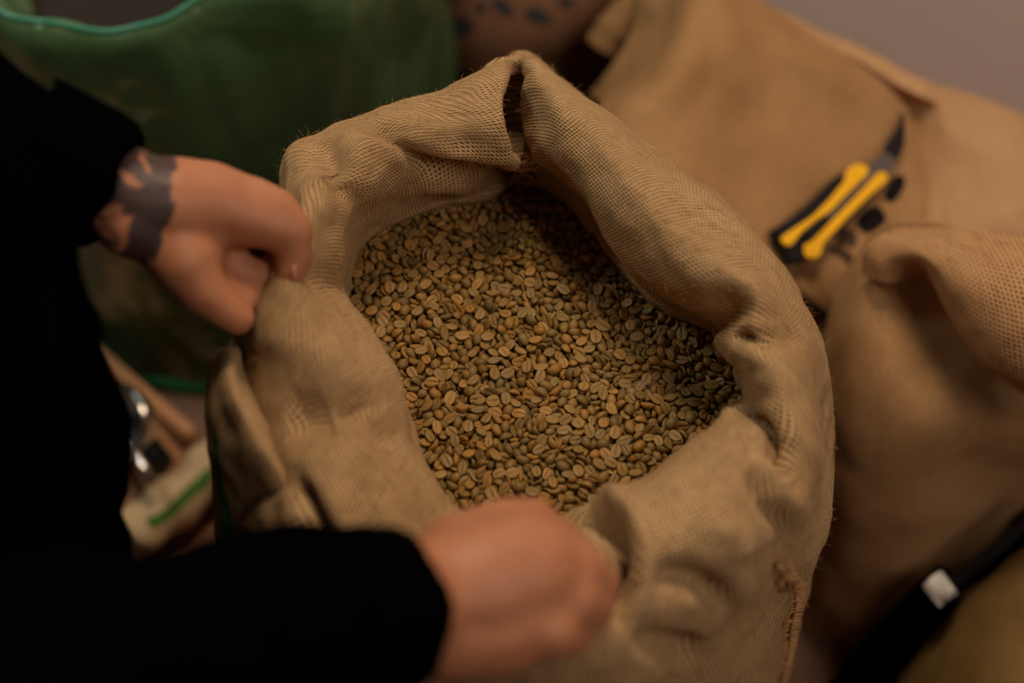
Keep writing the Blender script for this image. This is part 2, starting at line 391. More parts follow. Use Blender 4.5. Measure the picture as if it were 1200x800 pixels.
# extra crisp folds pressed into the cloth (angle around the mouth is index 0..26 along u)
def fold(G, s0, s1, c0, c1, depth, width):
    """valley running from section position s0/row r0 to s1/row r1"""
    nu, nv, _ = G.shape; n = normals(G, True)
    U = np.arange(nu)[:, None] * len(mouth) / nu; V = np.arange(nv)[None, :] * (len(mouth[0]) - 1) / (nv - 1)
    a = np.array([s0, c0]); b = np.array([s1, c1]); d = b - a; L = (d**2).sum()
    t = ((U - a[0]) * d[0] + (V - a[1]) * d[1]) / L; tc = np.clip(t, 0, 1)
    dist = np.sqrt((U - a[0] - tc*d[0])**2 + (V - a[1] - tc*d[1])**2)
    amp = depth * np.exp(-(dist/width)**2) * np.sin(np.clip(t, 0.02, 0.98) * PI)**0.5
    return G - n * FL * amp[..., None]
nrm0 = normals(G0, True)
k0 = nrm0[100:400, 112].mean(0)
FL = 1.0 if k0[2] > 0 else -1.0
def creases(G, lines, sign):
    """press measured creases (depth in m, width in photo pixels) into the camera-facing side of the cloth"""
    n = normals(G, True)*sign; R = G - np.array(CAM); fw = np.array(FW); up = np.array(UPV)
    d = R @ fw; X = 600 + R[..., 0]/d/K; Y = 400 - (R @ up)/d/K
    face = np.clip(-(n*R).sum(-1)/np.linalg.norm(R, axis=-1)*4 + .6, 0, 1)
    tot = np.zeros(X.shape)
    for pts, dep, wd in lines:
        P = cr(np.array([[p[0], p[1], 0.0] for p in pts]), np.linspace(0, len(pts)-1, 10*len(pts)), False)[:, :2]
        best = np.full(X.shape, 1e9); tt = np.zeros(X.shape)
        for k in range(len(P)-1):
            a, b = P[k], P[k+1]; e = b - a; L = (e**2).sum() + 1e-9
            t = np.clip(((X-a[0])*e[0] + (Y-a[1])*e[1])/L, 0, 1); q = np.hypot(X-a[0]-t*e[0], Y-a[1]-t*e[1])
            m_ = q < best; best = np.where(m_, q, best); tt = np.where(m_, (k+t)/(len(P)-1), tt)
        env = np.clip(np.sin(np.clip(tt, .03, .97)*PI)*1.6, 0, 1)
        tot += dep*env*(np.exp(-(best/wd)**2) - .15*np.exp(-((best - 2.4*wd)/(1.2*wd))**2))
    return G - n*(tot*face)[..., None]
LINES = [
 ([(485,190),(530,203),(580,208),(635,206)], .018, 8),
 ([(430,146),(458,158),(478,176),(500,196)], .008, 7),
 ([(376,160),(388,185),(402,215),(420,245)], .011, 14),
 ([(607,82),(605,112),(606,150),(618,196)], .030, 8),
 ([(345,300),(375,325),(420,335)], .006, 14),
 ([(325,215),(345,250),(352,300)], .005, 14),
 ([(330,488),(352,488),(400,480),(450,460)], .015, 22),
  ([(432,462),(436,495),(470,522)], .008, 13),
 ([(352,560),(362,585),(378,620),(390,655)], .014, 10),
 ([(440,560),(430,590),(450,640)], .004, 14),
 ([(300,380),(350,405),(420,415)], -.005, 24),
 ([(852,393),(875,396),(910,404)], .011, 8),
 ([(882,484),(900,502),(915,530),(935,565)], .014, 9),
 ([(845,490),(862,480),(884,484)], -.005, 7),
 ([(630,612),(668,598),(705,604),(728,635),(732,680),(724,720)], .052, 11),
 ([(660,640),(690,650),(700,690)], -.010, 12),
 ([(760,676),(800,676),(838,694),(852,725)], .013, 13),
 ([(740,740),(790,762),(830,770)], .010, 14),
 ([(880,540),(905,585),(928,625),(908,675)], .012, 10),
 ([(800,610),(850,625),(880,660)], -.007, 22),
 ([(880,300),(910,350),(930,400)], -.003, 22),
 ([(520,110),(540,150),(545,185)], .003, 16),
]
G0 = creases(G0, LINES, FL)
rim, G0 = cloth('rolled_rim', G0, True, M['burlap'], sack, 80, 0.006, 15, 1.0, flip=(FL < 0), flat=Gflat)
rim['label'] = 'rolled-down woven rim of the sack mouth'
rim_bvh = world_bvh(rim)
# body of the sack from under the rim to the floor
def ring(cx, cy, rx, ry, z, n, ph, lob):
    out = []
    for i in range(n):
        a = 2*PI*i/n; k = 1 + lob*math.sin(5*a+ph) + 0.6*lob*math.sin(9*a+2*ph)
        out.append((cx+rx*k*math.cos(a), cy+ry*k*math.sin(a), z))
    return out
rows = [(.60,.185,.19),(.52,.195,.20),(.42,.215,.205),(.30,.225,.215),(.18,.225,.215),(.07,.215,.205),(.015,.195,.185),(.002,.10,.10),(.002,.01,.01)]
P = np.array([ring(0.01, -0.03, rx, ry, z, 48, z*3, 0.02 if z < .58 else 0.0) for z, rx, ry in rows]).transpose(1, 0, 2)
G = cr(P, np.linspace(0, 48, 240, endpoint=False), True); G = cr(G.transpose(1,0,2), np.linspace(0, 8, 100), False).transpose(1,0,2)
body, _ = cloth('sack_body', G, True, M['burlap_plain'], sack, 40, 0.008, 9, 4.0, thick=0, flip=True)
# outer cuff on the left with the green stripe
cuff = [
 [(285,400,.66),(258,412,.680),(246,440,.690),(242,480,.682),(244,540,.655),(248,600,.617),(255,690,.555)],
 [(285,402,.675),(266,414,.70),(257,445,.708),(256,485,.698),(260,545,.668),(266,605,.628),(275,695,.565)],
 [(284,408,.68),(273,422,.708),(272,455,.716),(280,495,.710),(290,550,.685),(300,610,.645),(305,700,.58)],
 [(283,414,.672),(279,440,.700),(292,475,.708),(308,510,.704),(332,560,.690),(350,615,.660),(360,705,.60)],
 [(287,418,.650),(290,445,.675),(308,480,.680),(328,515,.680),(350,560,.665),(370,615,.635),(380,710,.58)],
]
Gc = loft_px(cuff, 140, 120, closed=False)
nn = normals(Gc, False).reshape(-1, 3).mean(0)
cf, Gc = cloth('turned_cuff', Gc, False, M['burlap'], sack, 60, 0.004, 16, 2.0, flip=(nn[1] > 0))
cf['label'] = 'turned-out cuff at the left, woven with a green stripe'
cf_bvh = world_bvh(cf)
decal('green_stripe', [(252,505),(256,505),(262,560),(272,600),(278,650),(280,700),(262,700),(261,640),(260,600),(254,550)], cf_bvh, M['green_yarn'], sack, 1.5)['label'] = 'dark green stripe'
# frayed side seam on the right outside
bm = bmesh.new()
ui = int(9.72*G0.shape[0]/len(mouth)); nG = normals(G0, True)*FL
raw_ = np.array([G0[ui, j] + nG[ui, j]*.003 for j in range(int(200*5.35/8), 199)]); ker = np.hanning(39); ker /= ker.sum()
sm = np.stack([np.convolve(np.pad(raw_[:, k], 19, mode='reflect', reflect_type='odd'), ker, 'valid') for k in range(3)], 1)
sp2 = [Vector(p) for p in cr(sm, np.linspace(0, len(sm)-1, 110), False)]
bm_tube(bm, sp2, 0.0018, 8)
for i in range(2, 108):
    p = sp2[i]; s = Vector((0.9, 0.35, 0.1)).normalized()
    q = p + Vector((random.uniform(-.002,.002), random.uniform(-.002,.002), 0.003))
    bm_tube(bm, [p - s*0.009 + Vector((0,0,-.001)), q, p + s*0.007 + Vector((0,0,random.uniform(-.004,.002)))], 0.0011, 5)
for i in range(90):
    p = Vector(sp2[random.randrange(0, 28)]); d = Vector((random.uniform(-.2,1), random.uniform(-.6,.6), random.uniform(-.6,.8))).normalized()
    L = random.uniform(.004,.014); bm_tube(bm, [p, p+d*L*.5+Vector((0,0,.001)), p+d*L+Vector((0,0,random.uniform(-.003,.001)))], 0.0004, 3)
o = from_bm('side_seam', bm, None, M['yarn'], smooth=True); setparent(o, sack); o['label'] = 'frayed overlock stitching'
# loose jute fibres standing off the rim
def fibres(name, G, count, rows, parent, Lr=(.003, .012)):
    n = normals(G, True) * FL; V = []; F = []
    nu, nv, _ = G.shape
    for _ in range(count):
        i = random.randrange(nu); j = random.randrange(int(nv*rows[0]), int(nv*rows[1]))
        p = Vector(G[i, j]); d = (Vector(n[i, j]) + Vector((random.gauss(0,.7), random.gauss(0,.7), random.gauss(0,.5)))).normalized()
        L = random.uniform(*Lr) * (2.0 if random.random() < .05 else 1); c = Vector((random.gauss(0,1), random.gauss(0,1), random.gauss(0,1)))*L*.35
        tv, tf = tube([p - d*.001, p + d*L*.4 + c*.4, p + d*L*.75 + c*.8, p + d*L*.9 + c*1.4], [.00012,.00011,.00009,.00006], 3)
        b = len(V); V += [tuple(v) for v in tv]; F += [tuple(b+k for k in f) for f in tf]
    o = link(name, mesh_np(name, V, F), None, M['yarn']); setparent(o, parent); o['kind'] = 'stuff'; return o
fibres('loose_fibres', G0, 5000, (.3, .85), sack, (.0015, .0042))
# ------------------------------------------------------------------ the person holding the sack
def capsule(p0, r0, p1, r1, seg=16, flat=None):
    p0 = Vector(p0); p1 = Vector(p1); ax = p1 - p0; L = ax.length; V = []; F = []
    if L < 1e-6: ax = Vector((0, 0, 1)); 
    q = ax.normalized().to_track_quat('Z', 'Y'); rows = []
    for k in range(5): a = -PI/2 + PI/2*k/4; rows.append((r0*math.sin(a), max(r0*math.cos(a), 1e-4)))
    for k in range(1, 4): t = k/4; rows.append((L*t, r0 + (r1-r0)*t))
    for k in range(5): a = PI/2*k/4; rows.append((L + r1*math.sin(a), max(r1*math.cos(a), 1e-4)))
    for z, r in rows:
        for i in range(seg):
            a = 2*PI*i/seg; V.append(p0 + q @ Vector((r*math.cos(a), r*math.sin(a), z)))
    for j in range(len(rows)-1):
        for i in range(seg):
            i2 = (i+1) % seg; F.append((j*seg+i, j*seg+i2, (j+1)*seg+i2, (j+1)*seg+i))
    F.append(tuple(range(seg))[::-1]); F.append(tuple((len(rows)-1)*seg+i for i in range(seg)))
    return V, F
def blob(name, segs, voxel, smooth, mat, parent, extra=None):
    V = []; F = []
    for s in segs:
        v, f = capsule(*s); b = len(V); V += [tuple(x) for x in v]; F += [tuple(b+i for i in t) for t in f]
    me = bpy.data.meshes.new(name); me.from_pydata(V, [], F); me.update()
    o = bpy.data.objects.new(name, me); COL.objects.link(o)
    r = o.modifiers.new('r', 'REMESH'); r.mode = 'VOXEL'; r.voxel_size = voxel; r.use_smooth_shade = True
    s = o.modifiers.new('s', 'SMOOTH'); s.factor = 0.5; s.iterations = smooth
    dg = bpy.context.evaluated_depsgraph_get(); m2 = bpy.data.meshes.new_from_object(o.evaluated_get(dg))
    o.modifiers.clear(); o.data = m2; bpy.data.meshes.remove(me); m2.name = name; m2.materials.clear(); m2.materials.append(mat)
    for p in m2.polygons: p.use_smooth = True
    if parent: setparent(o, parent)
    return o
person = empty('person', (-0.40, -0.21, 0.0), 'person in a black jumper gripping the sack rim with both bare hands, tattooed wrist', 'person')
def ch(*pts):
    """chain of (px,py,z,r) in photo-measured places -> capsule list"""
    q = [(W(a, b, z), r) for a, b, z, r in pts]
    return [(q[i][0], q[i][1], q[i+1][0], q[i+1][1]) for i in range(len(q)-1)]
segs = []
# left hand (far one), seen from its thumb side
LW = W(160, 232, .790)
segs += ch((160,236,.790,.027),(200,240,.783,.029),(245,240,.775,.0265),(282,247,.768,.0225))      # back of hand to index base
segs += ch((150,262,.786,.020),(190,270,.775,.022),(222,300,.762,.0205))
segs += ch((252,240,.776,.024),(292,254,.768,.0190),(318,264,.762,.0155))     # index, first bone
segs += ch((292,238,.772,.017),(322,248,.766,.0150),(341,270,.757,.0135),(344,298,.745,.0113),(340,320,.736,.0100))      # index knuckle, bent down to the tip
segs += ch((185,262,.775,.022),(215,305,.765,.0205),(236,338,.752,.0155),(258,358,.742,.0125),(278,372,.733,.0110))      # thumb
for dd, (a, b, c, e) in ((.020, ((262,236),(305,250),(325,285),(318,318))), (.038, ((250,240),(292,262),(306,298),(296,330))), (.054, ((235,248),(272,275),(284,308),(276,336)))):
    off = FW * dd                                                            # middle, ring and little finger behind the index
    pz = [W(a[0], a[1], .772) + off, W(b[0], b[1], .764) + off, W(c[0], c[1], .748) + off*.9, W(e[0], e[1], .735) + off*.6]
    rr = [.017, .0135, .0115, .0095]
    segs += [(pz[i], rr[i], pz[i+1], rr[i+1]) for i in range(3)]
segs += [(W(190,245,.78)+FW*.03, .024, W(240,245,.77)+FW*.04, .022)]
for (p_, q_) in ((((228,288,.760,.015),(262,306,.752,.0125),(288,322,.744,.0110),(296,342,.735,.0100)), .016), (((222,312,.752,.015),(254,332,.744,.0115),(284,348,.736,.0100)), .008)):
    segs += [(a_ + FW*q_, r0_, b_ + FW*q_, r1_) for a_, r0_, b_, r1_ in ch(*p_)]       # curled fingertips seen inside the fist
# right hand (near one), back of the hand up, fingers closed on the rim
RW = W(505, 702, .770)
segs += ch((505,700,.770,.030),(560,690,.765,.034),(610,672,.760,.033))
segs += ch((540,655,.765,.024),(590,625,.757,.0185),(622,615,.748,.0150),(640,625,.735,.0125),(634,640,.715,.0105))    # thumb lying along the top
for (kx, ky), (qx, qy), (tx, ty), r in (((640,640),(668,655),(645,668),.0150), ((668,668),(694,684),(662,694),.0150), ((664,702),(690,710),(655,718),.0140), ((640,738),(668,742),(635,748),.0125)):
    segs += ch((585,(690+ky)/2,.762,.026),(kx,ky,.755,r+.003),(qx,qy,.735,r),((qx+tx)/2+8,(qy+ty)/2,.708,r*.85),(tx,ty,.698,r*.75))
segs += ch((520,735,.762,.026),(580,735,.757,.025),(625,740,.750,.017))
# arms, trunk, neck and head
LE = Vector((-.42, .0, .89)); LS = Vector((-.42, -.07, 1.16)); RE = Vector((-.205, -.425, .935)); RS = Vector((-.38, -.43, 1.14))
segs += [(LW, .027, LE, .040), (LE, .040, LS, .050), (RW, .029, RE, .041), (RE, .041, RS, .050)]
PEL = Vector((-.37, -.21, .86)); CH = Vector((-.41, -.24, 1.08)); NK = Vector((-.38, -.25, 1.27)); HD = Vector((-.32, -.26, 1.41))
segs += [(PEL, .11, CH, .12), (CH, .12, NK, .055), (LS, .05, CH+Vector((0,.05,.05)), .09), (RS, .05, CH+Vector((0,-.05,.03)), .09), (NK, .054, HD, .06)]
for s in (-1, 1):
    hip = PEL + Vector((0, .09*s, -.02)); kn = Vector((-.38, -.21+.10*s, .48)); an = Vector((-.44, -.21+.11*s, .09))
    segs += [(hip, .09, kn, .052), (kn, .052, an, .036), (an, .036, an+Vector((.13, 0, -.05)), .028)]
# head: skull, face, nose, lips, chin, ears, looking down at the sack
hq = Vector((.86, .05, -.5)).normalized(); hu = Vector((.5, 0, .86)).normalized(); hs = hu.cross(hq).normalized()
def hp(f, u, s): return HD + Vector((0, 0, .05)) + hq*f + hu*u + hs*s
segs += [(hp(-.035, .03, 0), .088, hp(.025, .02, 0), .078), (hp(.03, -.03, 0), .062, hp(.045, -.085, 0), .036),
         (hp(.095, .015, 0), .011, hp(.117, -.022, 0), .014), (hp(.098, -.052, -.018), .008, hp(.098, -.052, .018), .008),
         (hp(.097, -.065, -.014), .008, hp(.097, -.065, .014), .008), (hp(.075, .035, -.045), .016, hp(.075, .035, .045), .016)]
for s in (-1, 1): segs += [(hp(-.01, .01, .083*s), .012, hp(0, -.03, .08*s), .008), (hp(.078, .010, .032*s), .013, hp(.08, .010, .032*s), .013)]
skin = blob('body', segs, .0032, 5, M['skin'], person)
skin['label'] = 'bare skin of hands, wrists and head, dark tattoo round the far wrist'
co = np.empty(len(skin.data.vertices)*3, dtype=np.float32); skin.data.vertices.foreach_get('co', co); co = co.reshape(-1, 3)
axis = np.array((W(240, 245, .775) - LW).normalized()); t = (co - np.array(LW)) @ axis
near = np.linalg.norm(co - np.array(LW), axis=1) < .09
ax2 = np.array(FW); side_ = (co - np.array(LW)) @ np.array([0.35, .75, .55])
tt_ = t + side_*-.12
tv = np.where(near & (t < .04), np.where(tt_ > .012, np.clip(1 - (tt_ - .012)/.006, -1.2, 1), np.where(tt_ > -.001, .95, .62)), -1.5).astype(np.float32)
# the band stays open on the inside of the wrist, where only a few strokes show
at = skin.data.attributes.new('tattoo', 'FLOAT', 'POINT'); at.data.foreach_set('value', tv)
# fingernail of the far index finger
bm = bmesh.new(); bmesh.ops.create_uvsphere(bm, u_segments=14, v_segments=8, radius=1)
o = from_bm('fingernail', bm, None, M['nail'], smooth=True)
nc = W(348, 317, .742); ax = (W(339, 321, .735) - W(343, 296, .745)).normalized(); ny = (Vector((1, -.25, .35)) - ax*ax.dot(Vector((1, -.25, .35)))).normalized(); nx = ny.cross(ax).normalized()
for v in o.data.vertices: v.co = nc + nx*v.co.x*.0058 + ax*v.co.y*.0066 + ny*v.co.z*.0016
setparent(o, person)
# clothes
sl = [(LW.lerp(LE, .28), .0385, LW.lerp(LE, .45), .046), (LW.lerp(LE, .45), .046, LE, .058), (LE, .056, LS, .068),
      (RW.lerp(RE, .24), .0385, RW.lerp(RE, .40), .045), (RW.lerp(RE, .40), .045, RE, .058), (RE, .058, RS, .068),
      (PEL+Vector((0,.04,0)), .155, CH+Vector((0,.03,0)), .16), (PEL+Vector((0,-.05,0)), .155, CH+Vector((0,-.05,0)), .16), (CH, .16, NK-Vector((0,0,.03)), .072),
      (LS, .068, CH+Vector((0,.06,.05)), .12), (RS, .068, CH+Vector((0,-.06,.03)), .12), (PEL, .16, PEL-Vector((0,0,.12)), .165)]
sw = blob('jumper', sl, .006, 5, M['sweater'], person); sw['label'] = 'plain black knitted jumper'
c2 = np.empty(len(sw.data.vertices)*3, dtype=np.float32); sw.data.vertices.foreach_get('co', c2); c2 = c2.reshape(-1, 3)
nn = np.empty_like(c2).ravel(); sw.data.vertices.foreach_get('normal', nn); nn = nn.reshape(-1, 3)
c2 += nn * (fbm(c2[None], 16, 2, 5.0)[0] * .009)[:, None]; sw.data.vertices.foreach_set('co', c2.ravel().astype(np.float32)); sw.data.update()
for pp, dr, nm in ((LW.lerp(LE, .05), (LE-LW).normalized(), 'left'), (RW.lerp(RE, .10), (RE-RW).normalized(), 'right')):
    V = []; F = []; n = 72; q = dr.to_track_quat('Z', 'Y')
    prof = [(.03, .030), (.004, .031), (0, .035), (.003, .0385), (.012, .0405), (.03, .0415), (.055, .0425)]
    for z, r in prof:
        for i in range(n):
            k = 1 + (.018 if i % 3 == 0 else 0); V.append(tuple(pp + q @ Vector((r*k*math.cos(2*PI*i/n), r*k*math.sin(2*PI*i/n), z + .002*math.sin(i*.5)))))
    for j in range(len(prof)-1):
        for i in range(n): F.append((j*n+i, j*n+(i+1) % n, (j+1)*n+(i+1) % n, (j+1)*n+i))
    cu = link('cuff', mesh_np('cuff', V, F), None, M['sweater']); setparent(cu, sw); cu.matrix_parent_inverse = Matrix.Identity(4)
    cu.parent = sw
tr = []
for s in (-1, 1):
    hip = PEL + Vector((0, .09*s, -.06)); kn = Vector((-.38, -.21+.10*s, .48)); an = Vector((-.44, -.21+.11*s, .12))
    tr += [(PEL+Vector((0,.06*s,.02)), .13, hip, .115), (hip, .115, kn, .078), (kn, .078, an, .062)]
blob('trousers', tr, .008, 4, M['sweater'], person)
sh = []
for s in (-1, 1):
    an = Vector((-.44, -.21+.11*s, .06)); so = blob('shoe', [(an, .048, an+Vector((.16, 0, -.022)), .038)], .006, 3, M['black'], person)
hr = [(hp(-.05, .035, 0), .095, hp(-.01, .06, 0), .082), (hp(-.05, .0, 0), .088, hp(-.06, -.03, 0), .07)]
blob('hair', hr, .006, 4, plain('dark_hair', srgb(40, 28, 20), .7, bump=.5, bscale=300), person)

# ------------------------------------------------------------------ sacks and things around
def heap(name, label, grid, mat, nu=110, nv=90, wr=.006, ws=8, seed=0.0, bulge=.03, urow=40, part='sack_body', group=None, floor=0.004):
    """a lying or standing sack: top and visible side from control points, the remaining sides dropped to the floor"""
    P = np.array([[list(W(*p)) for p in row] for row in grid]).transpose(1, 0, 2)   # columns first
    G = cr(P, np.linspace(0, P.shape[0]-1, nu), False); G = cr(G.transpose(1, 0, 2), np.linspace(0, P.shape[1]-1, nv), False).transpose(1, 0, 2)
    n = normals(G, False)
    if n.reshape(-1, 3).mean(0)[2] < 0: n = -n; fl = True
    else: fl = False
    G = G + n*(fbm(G, ws, 3, seed)*wr)[..., None]
    G[..., 2] = np.maximum(G[..., 2], floor)
    u, v = arc_uv(G, False, min(urow, nv-1))
    uv = np.stack([u, v], -1).reshape(-1, 2)
    V = [tuple(p) for p in G.reshape(-1, 3)]; F = [tuple(map(int, f)) for f in grid_faces(nu, nv, False)]
    per = [(i, 0) for i in range(nu)] + [(nu-1, j) for j in range(1, nv)] + [(i, nv-1) for i in range(nu-2, -1, -1)] + [(0, j) for j in range(nv-2, 0, -1)]
    cen = G.reshape(-1, 3).mean(0); prev = [i*nv+j for i, j in per]; uvl = [tuple(x) for x in uv]
    base = [G[i, j] for i, j in per]
    for k, (t, b) in enumerate(((.12, .5), (.35, 1.0), (.65, 1.0), (.9, .6), (1.0, 0.0))):
        cur = []
        for m_, p in enumerate(base):
            o = p - cen; o[2] = 0; o = o/(np.linalg.norm(o)+1e-6)
            h = p[2]; q = p + o*bulge*b*min(1, h/.15); q[2] = max(floor*.5, h*(1-t))
            V.append(tuple(q)); cur.append(len(V)-1); uvl.append((uvl[prev[m_]][0], uvl[prev[m_]][1] + h*.2))
        L = len(per)
        for m_ in range(L): F.append((prev[m_], prev[(m_+1) % L], cur[(m_+1) % L], cur[m_]))
        prev = cur
    F.append(None); F.pop()
    me = mesh_np(part, V, F, np.array(uvl))
    bm = bmesh.new(); bm.from_mesh(me); bmesh.ops.recalc_face_normals(bm, faces=bm.faces); bm.to_mesh(me); bm.free()
    root = empty(name, (cen[0], cen[1], 0), label, 'sack', group)
    o = link(part, me, None, mat); setparent(o, root)
    return root, o, world_bvh(o), G
# sack lying behind with the cutter on it
gB = [
 [(775,-60,.38),(800,-55,.46),(840,-40,.47),(890,-5,.45),(950,45,.42),(1005,82,.40),(1062,130,.37)],
 [(772,-5,.38),(802,-5,.47),(842,2,.485),(892,32,.46),(955,78,.43),(1012,110,.40),(1070,155,.36)],
 [(768,50,.38),(796,50,.475),(840,60,.475),(900,92,.44),(960,125,.41),(1022,155,.380),(1080,200,.352)],
 [(745,95,.38),(774,98,.465),(826,115,.455),(890,145,.42),(950,178,.395),(1015,212,.365),(1080,250,.345)],
 [(700,148,.35),(724,146,.44),(795,172,.44),(870,203,.405),(930,232,.380),(985,262,.358),(1060,300,.340)],
 [(715,200,.32),(738,200,.41),(808,228,.42),(880,268,.390),(930,298,.368),(975,315,.352),(1030,345,.330)],
 [(750,260,.22),(790,262,.32),(835,285,.36),(900,335,.355),(940,352,.345),(975,362,.325),(1010,385,.300)],
 [(760,300,.12),(800,300,.22),(850,330,.28),(905,372,.30),(945,392,.29),(975,405,.27),(1000,420,.25)],
]
sB, bB, bvB, _ = heap('burlap_sack', 'slumped burlap sack behind the open one, yellow and black cutter lying on it', gB, M['burlap_plain'], seed=3.0, ws=6, wr=.010)
# sack against the wall behind it
gF = [
 [(860,-10,.36),(905,8,.40),(960,35,.385),(1000,52,.38),(1080,96,.375),(1120,108,.36),(1200,136,.35),(1290,180,.32)],
 [(860,10,.38),(903,25,.415),(960,52,.39),(1000,72,.375),(1075,112,.38),(1120,124,.375),(1200,152,.365),(1290,200,.33)],
 [(885,60,.34),(912,65,.37),(960,92,.36),(1005,100,.33),(1060,122,.34),(1115,150,.375),(1200,178,.375),(1300,230,.34)],
 [(990,140,.30),(1010,142,.32),(1032,148,.325),(1052,158,.33),(1076,176,.345),(1120,190,.365),(1200,215,.37),(1300,260,.34)],
 [(1035,205,.28),(1048,208,.30),(1060,213,.32),(1076,222,.34),(1100,233,.352),(1130,240,.358),(1210,260,.36),(1310,300,.33)],
 [(1042,268,.26),(1052,270,.28),(1064,273,.31),(1080,279,.33),(1104,286,.337),(1135,295,.34),(1215,310,.34),(1320,350,.31)],
]
sF, bF, bvF, _ = heap('burlap_sack', 'burlap sack slumped against the grey wall at the upper right', gF, M['burlap_pale'], seed=8.0, ws=7, wr=.008, bulge=.005)
# standing sack at the right
gC = [
 [(985,330,.36),(1012,285,.44),(1040,262,.49),(1080,256,.51),(1130,270,.52),(1220,300,.52),(1320,350,.50)],
 [(975,370,.36),(1000,325,.44),(1035,310,.475),(1080,330,.475),(1130,360,.47),(1225,400,.47),(1330,430,.46)],
 [(965,420,.36),(990,400,.42),(1035,400,.445),(1085,410,.435),(1140,430,.42),(1230,460,.41),(1330,480,.40)],
 [(958,480,.32),(985,480,.38),(1035,485,.400),(1090,490,.395),(1150,500,.38),(1225,515,.36),(1320,530,.33)],
 [(950,550,.24),(980,560,.30),(1030,565,.320),(1090,560,.325),(1150,555,.31),(1205,560,.28),(1280,575,.22)],
 [(946,630,.15),(975,640,.20),(1025,645,.225),(1085,635,.24),(1140,615,.23),(1180,605,.20),(1240,620,.12)],
 [(944,700,.06),(970,705,.09),(1015,710,.115),(1075,695,.13),(1125,665,.13),(1160,655,.10),(1210,670,.04)],
 [(945,735,.01),(970,745,.01),(1005,757,.01),(1060,735,.02),(1105,705,.02),(1140,690,.01),(1190,700,.01)],
]
sC, bC, bvC, GC = heap('burlap_sack', 'full burlap sack standing at the right, its coarse mouth folded over', gC, M['burlap_plain'], seed=12.0, ws=7, wr=.008, bulge=.0)
flap = [
 [(1008,322,.465),(1012,292,.492),(1032,272,.505),(1070,264,.515),(1130,268,.54),(1220,280,.55),(1320,320,.55)],
 [(1030,330,.485),(1034,302,.508),(1052,286,.522),(1090,288,.535),(1150,300,.55),(1230,320,.56),(1320,350,.55)],
 [(1055,330,.480),(1062,308,.510),(1082,304,.528),(1112,322,.535),(1165,345,.545),(1235,365,.55),(1320,385,.54)],
 [(1070,325,.475),(1082,316,.500),(1098,326,.515),(1124,358,.518),(1172,392,.525),(1238,415,.53),(1320,430,.52)],
 [(1075,322,.465),(1090,328,.480),(1108,352,.490),(1135,396,.492),(1178,432,.495),(1240,460,.50),(1320,475,.49)],
 [(1078,322,.455),(1096,334,.465),(1114,364,.470),(1142,412,.468),(1185,448,.468),(1242,478,.47),(1320,492,.46)],
]
Gf = loft_px([list(r) for r in np.array(flap, dtype=float).transpose(1, 0, 2)], 160, 90, closed=False)
n3 = normals(Gf, False).reshape(-1, 3).mean(0)
fo, Gf = cloth('folded_mouth', Gf, False, M['burlap_coarse'], sC, 40, .004, 12, 9.0, thick=.003, flip=(n3[2] < 0)); fo['label'] = 'coarse open-weave mouth folded over'
bm = bmesh.new(); e = [Vector(GC[i, j]) for i, j in zip(np.linspace(108, 92, 40).astype(int), np.linspace(52, 84, 40).astype(int))]
bm_tube(bm, e, .004, 6); o = from_bm('side_seam', bm, None, M['yarn'], smooth=True); setparent(o, sC)
# olive sack in the lower right corner
gE = [
 [(1045,800,.02),(1080,745,.10),(1110,712,.18),(1150,680,.24),(1200,640,.28),(1290,600,.28)],
 [(1050,830,.10),(1090,780,.20),(1125,742,.26),(1165,705,.30),(1220,668,.32),(1300,640,.32)],
 [(1060,880,.14),(1105,830,.25),(1145,790,.31),(1190,755,.34),(1240,715,.35),(1320,700,.34)],
 [(1080,960,.14),(1130,910,.25),(1170,870,.31),(1220,830,.34),(1270,790,.35),(1350,780,.33)],
 [(1120,1060,.10),(1160,1000,.20),(1210,960,.25),(1260,920,.28),(1310,880,.28),(1390,860,.26)],
]
sE, bE, bvE, _ = heap('burlap_sack', 'dull olive burlap sack in the lower right corner, nearest the camera', gE, M['burlap_olive'], seed=17.0, ws=8, wr=.006, bulge=.0)
# brown sack in the shade behind, between the green bag and the cutter's sack
gD = [
 [(506,-62,.29),(535,-60,.32),(580,-58,.33),(660,-56,.335),(728,-55,.32),(760,-52,.28)],
 [(506,-40,.29),(534,-35,.33),(580,-30,.33),(650,-30,.34),(715,-30,.33),(770,-20,.28)],
 [(506,0,.25),(534,5,.31),(580,5,.33),(645,8,.33),(700,15,.31),(745,30,.25)],
 [(506,60,.22),(534,60,.27),(575,60,.29),(630,60,.29),(675,65,.26),(710,75,.20)],
 [(506,110,.14),(534,115,.18),(570,120,.20),(620,120,.20),(665,120,.17),(700,125,.12)],
 [(506,160,.02),(534,165,.02),(570,170,.03),(620,170,.03),(665,170,.02),(700,170,.02)],
]
sD, bD, bvD, _ = heap('burlap_sack', 'brown burlap sack with blue print, coloured dark for the shade behind the peak of the rim', gD, M['burlap_brown_shaded'], seed=21.0, ws=6, wr=.008, bulge=.0)
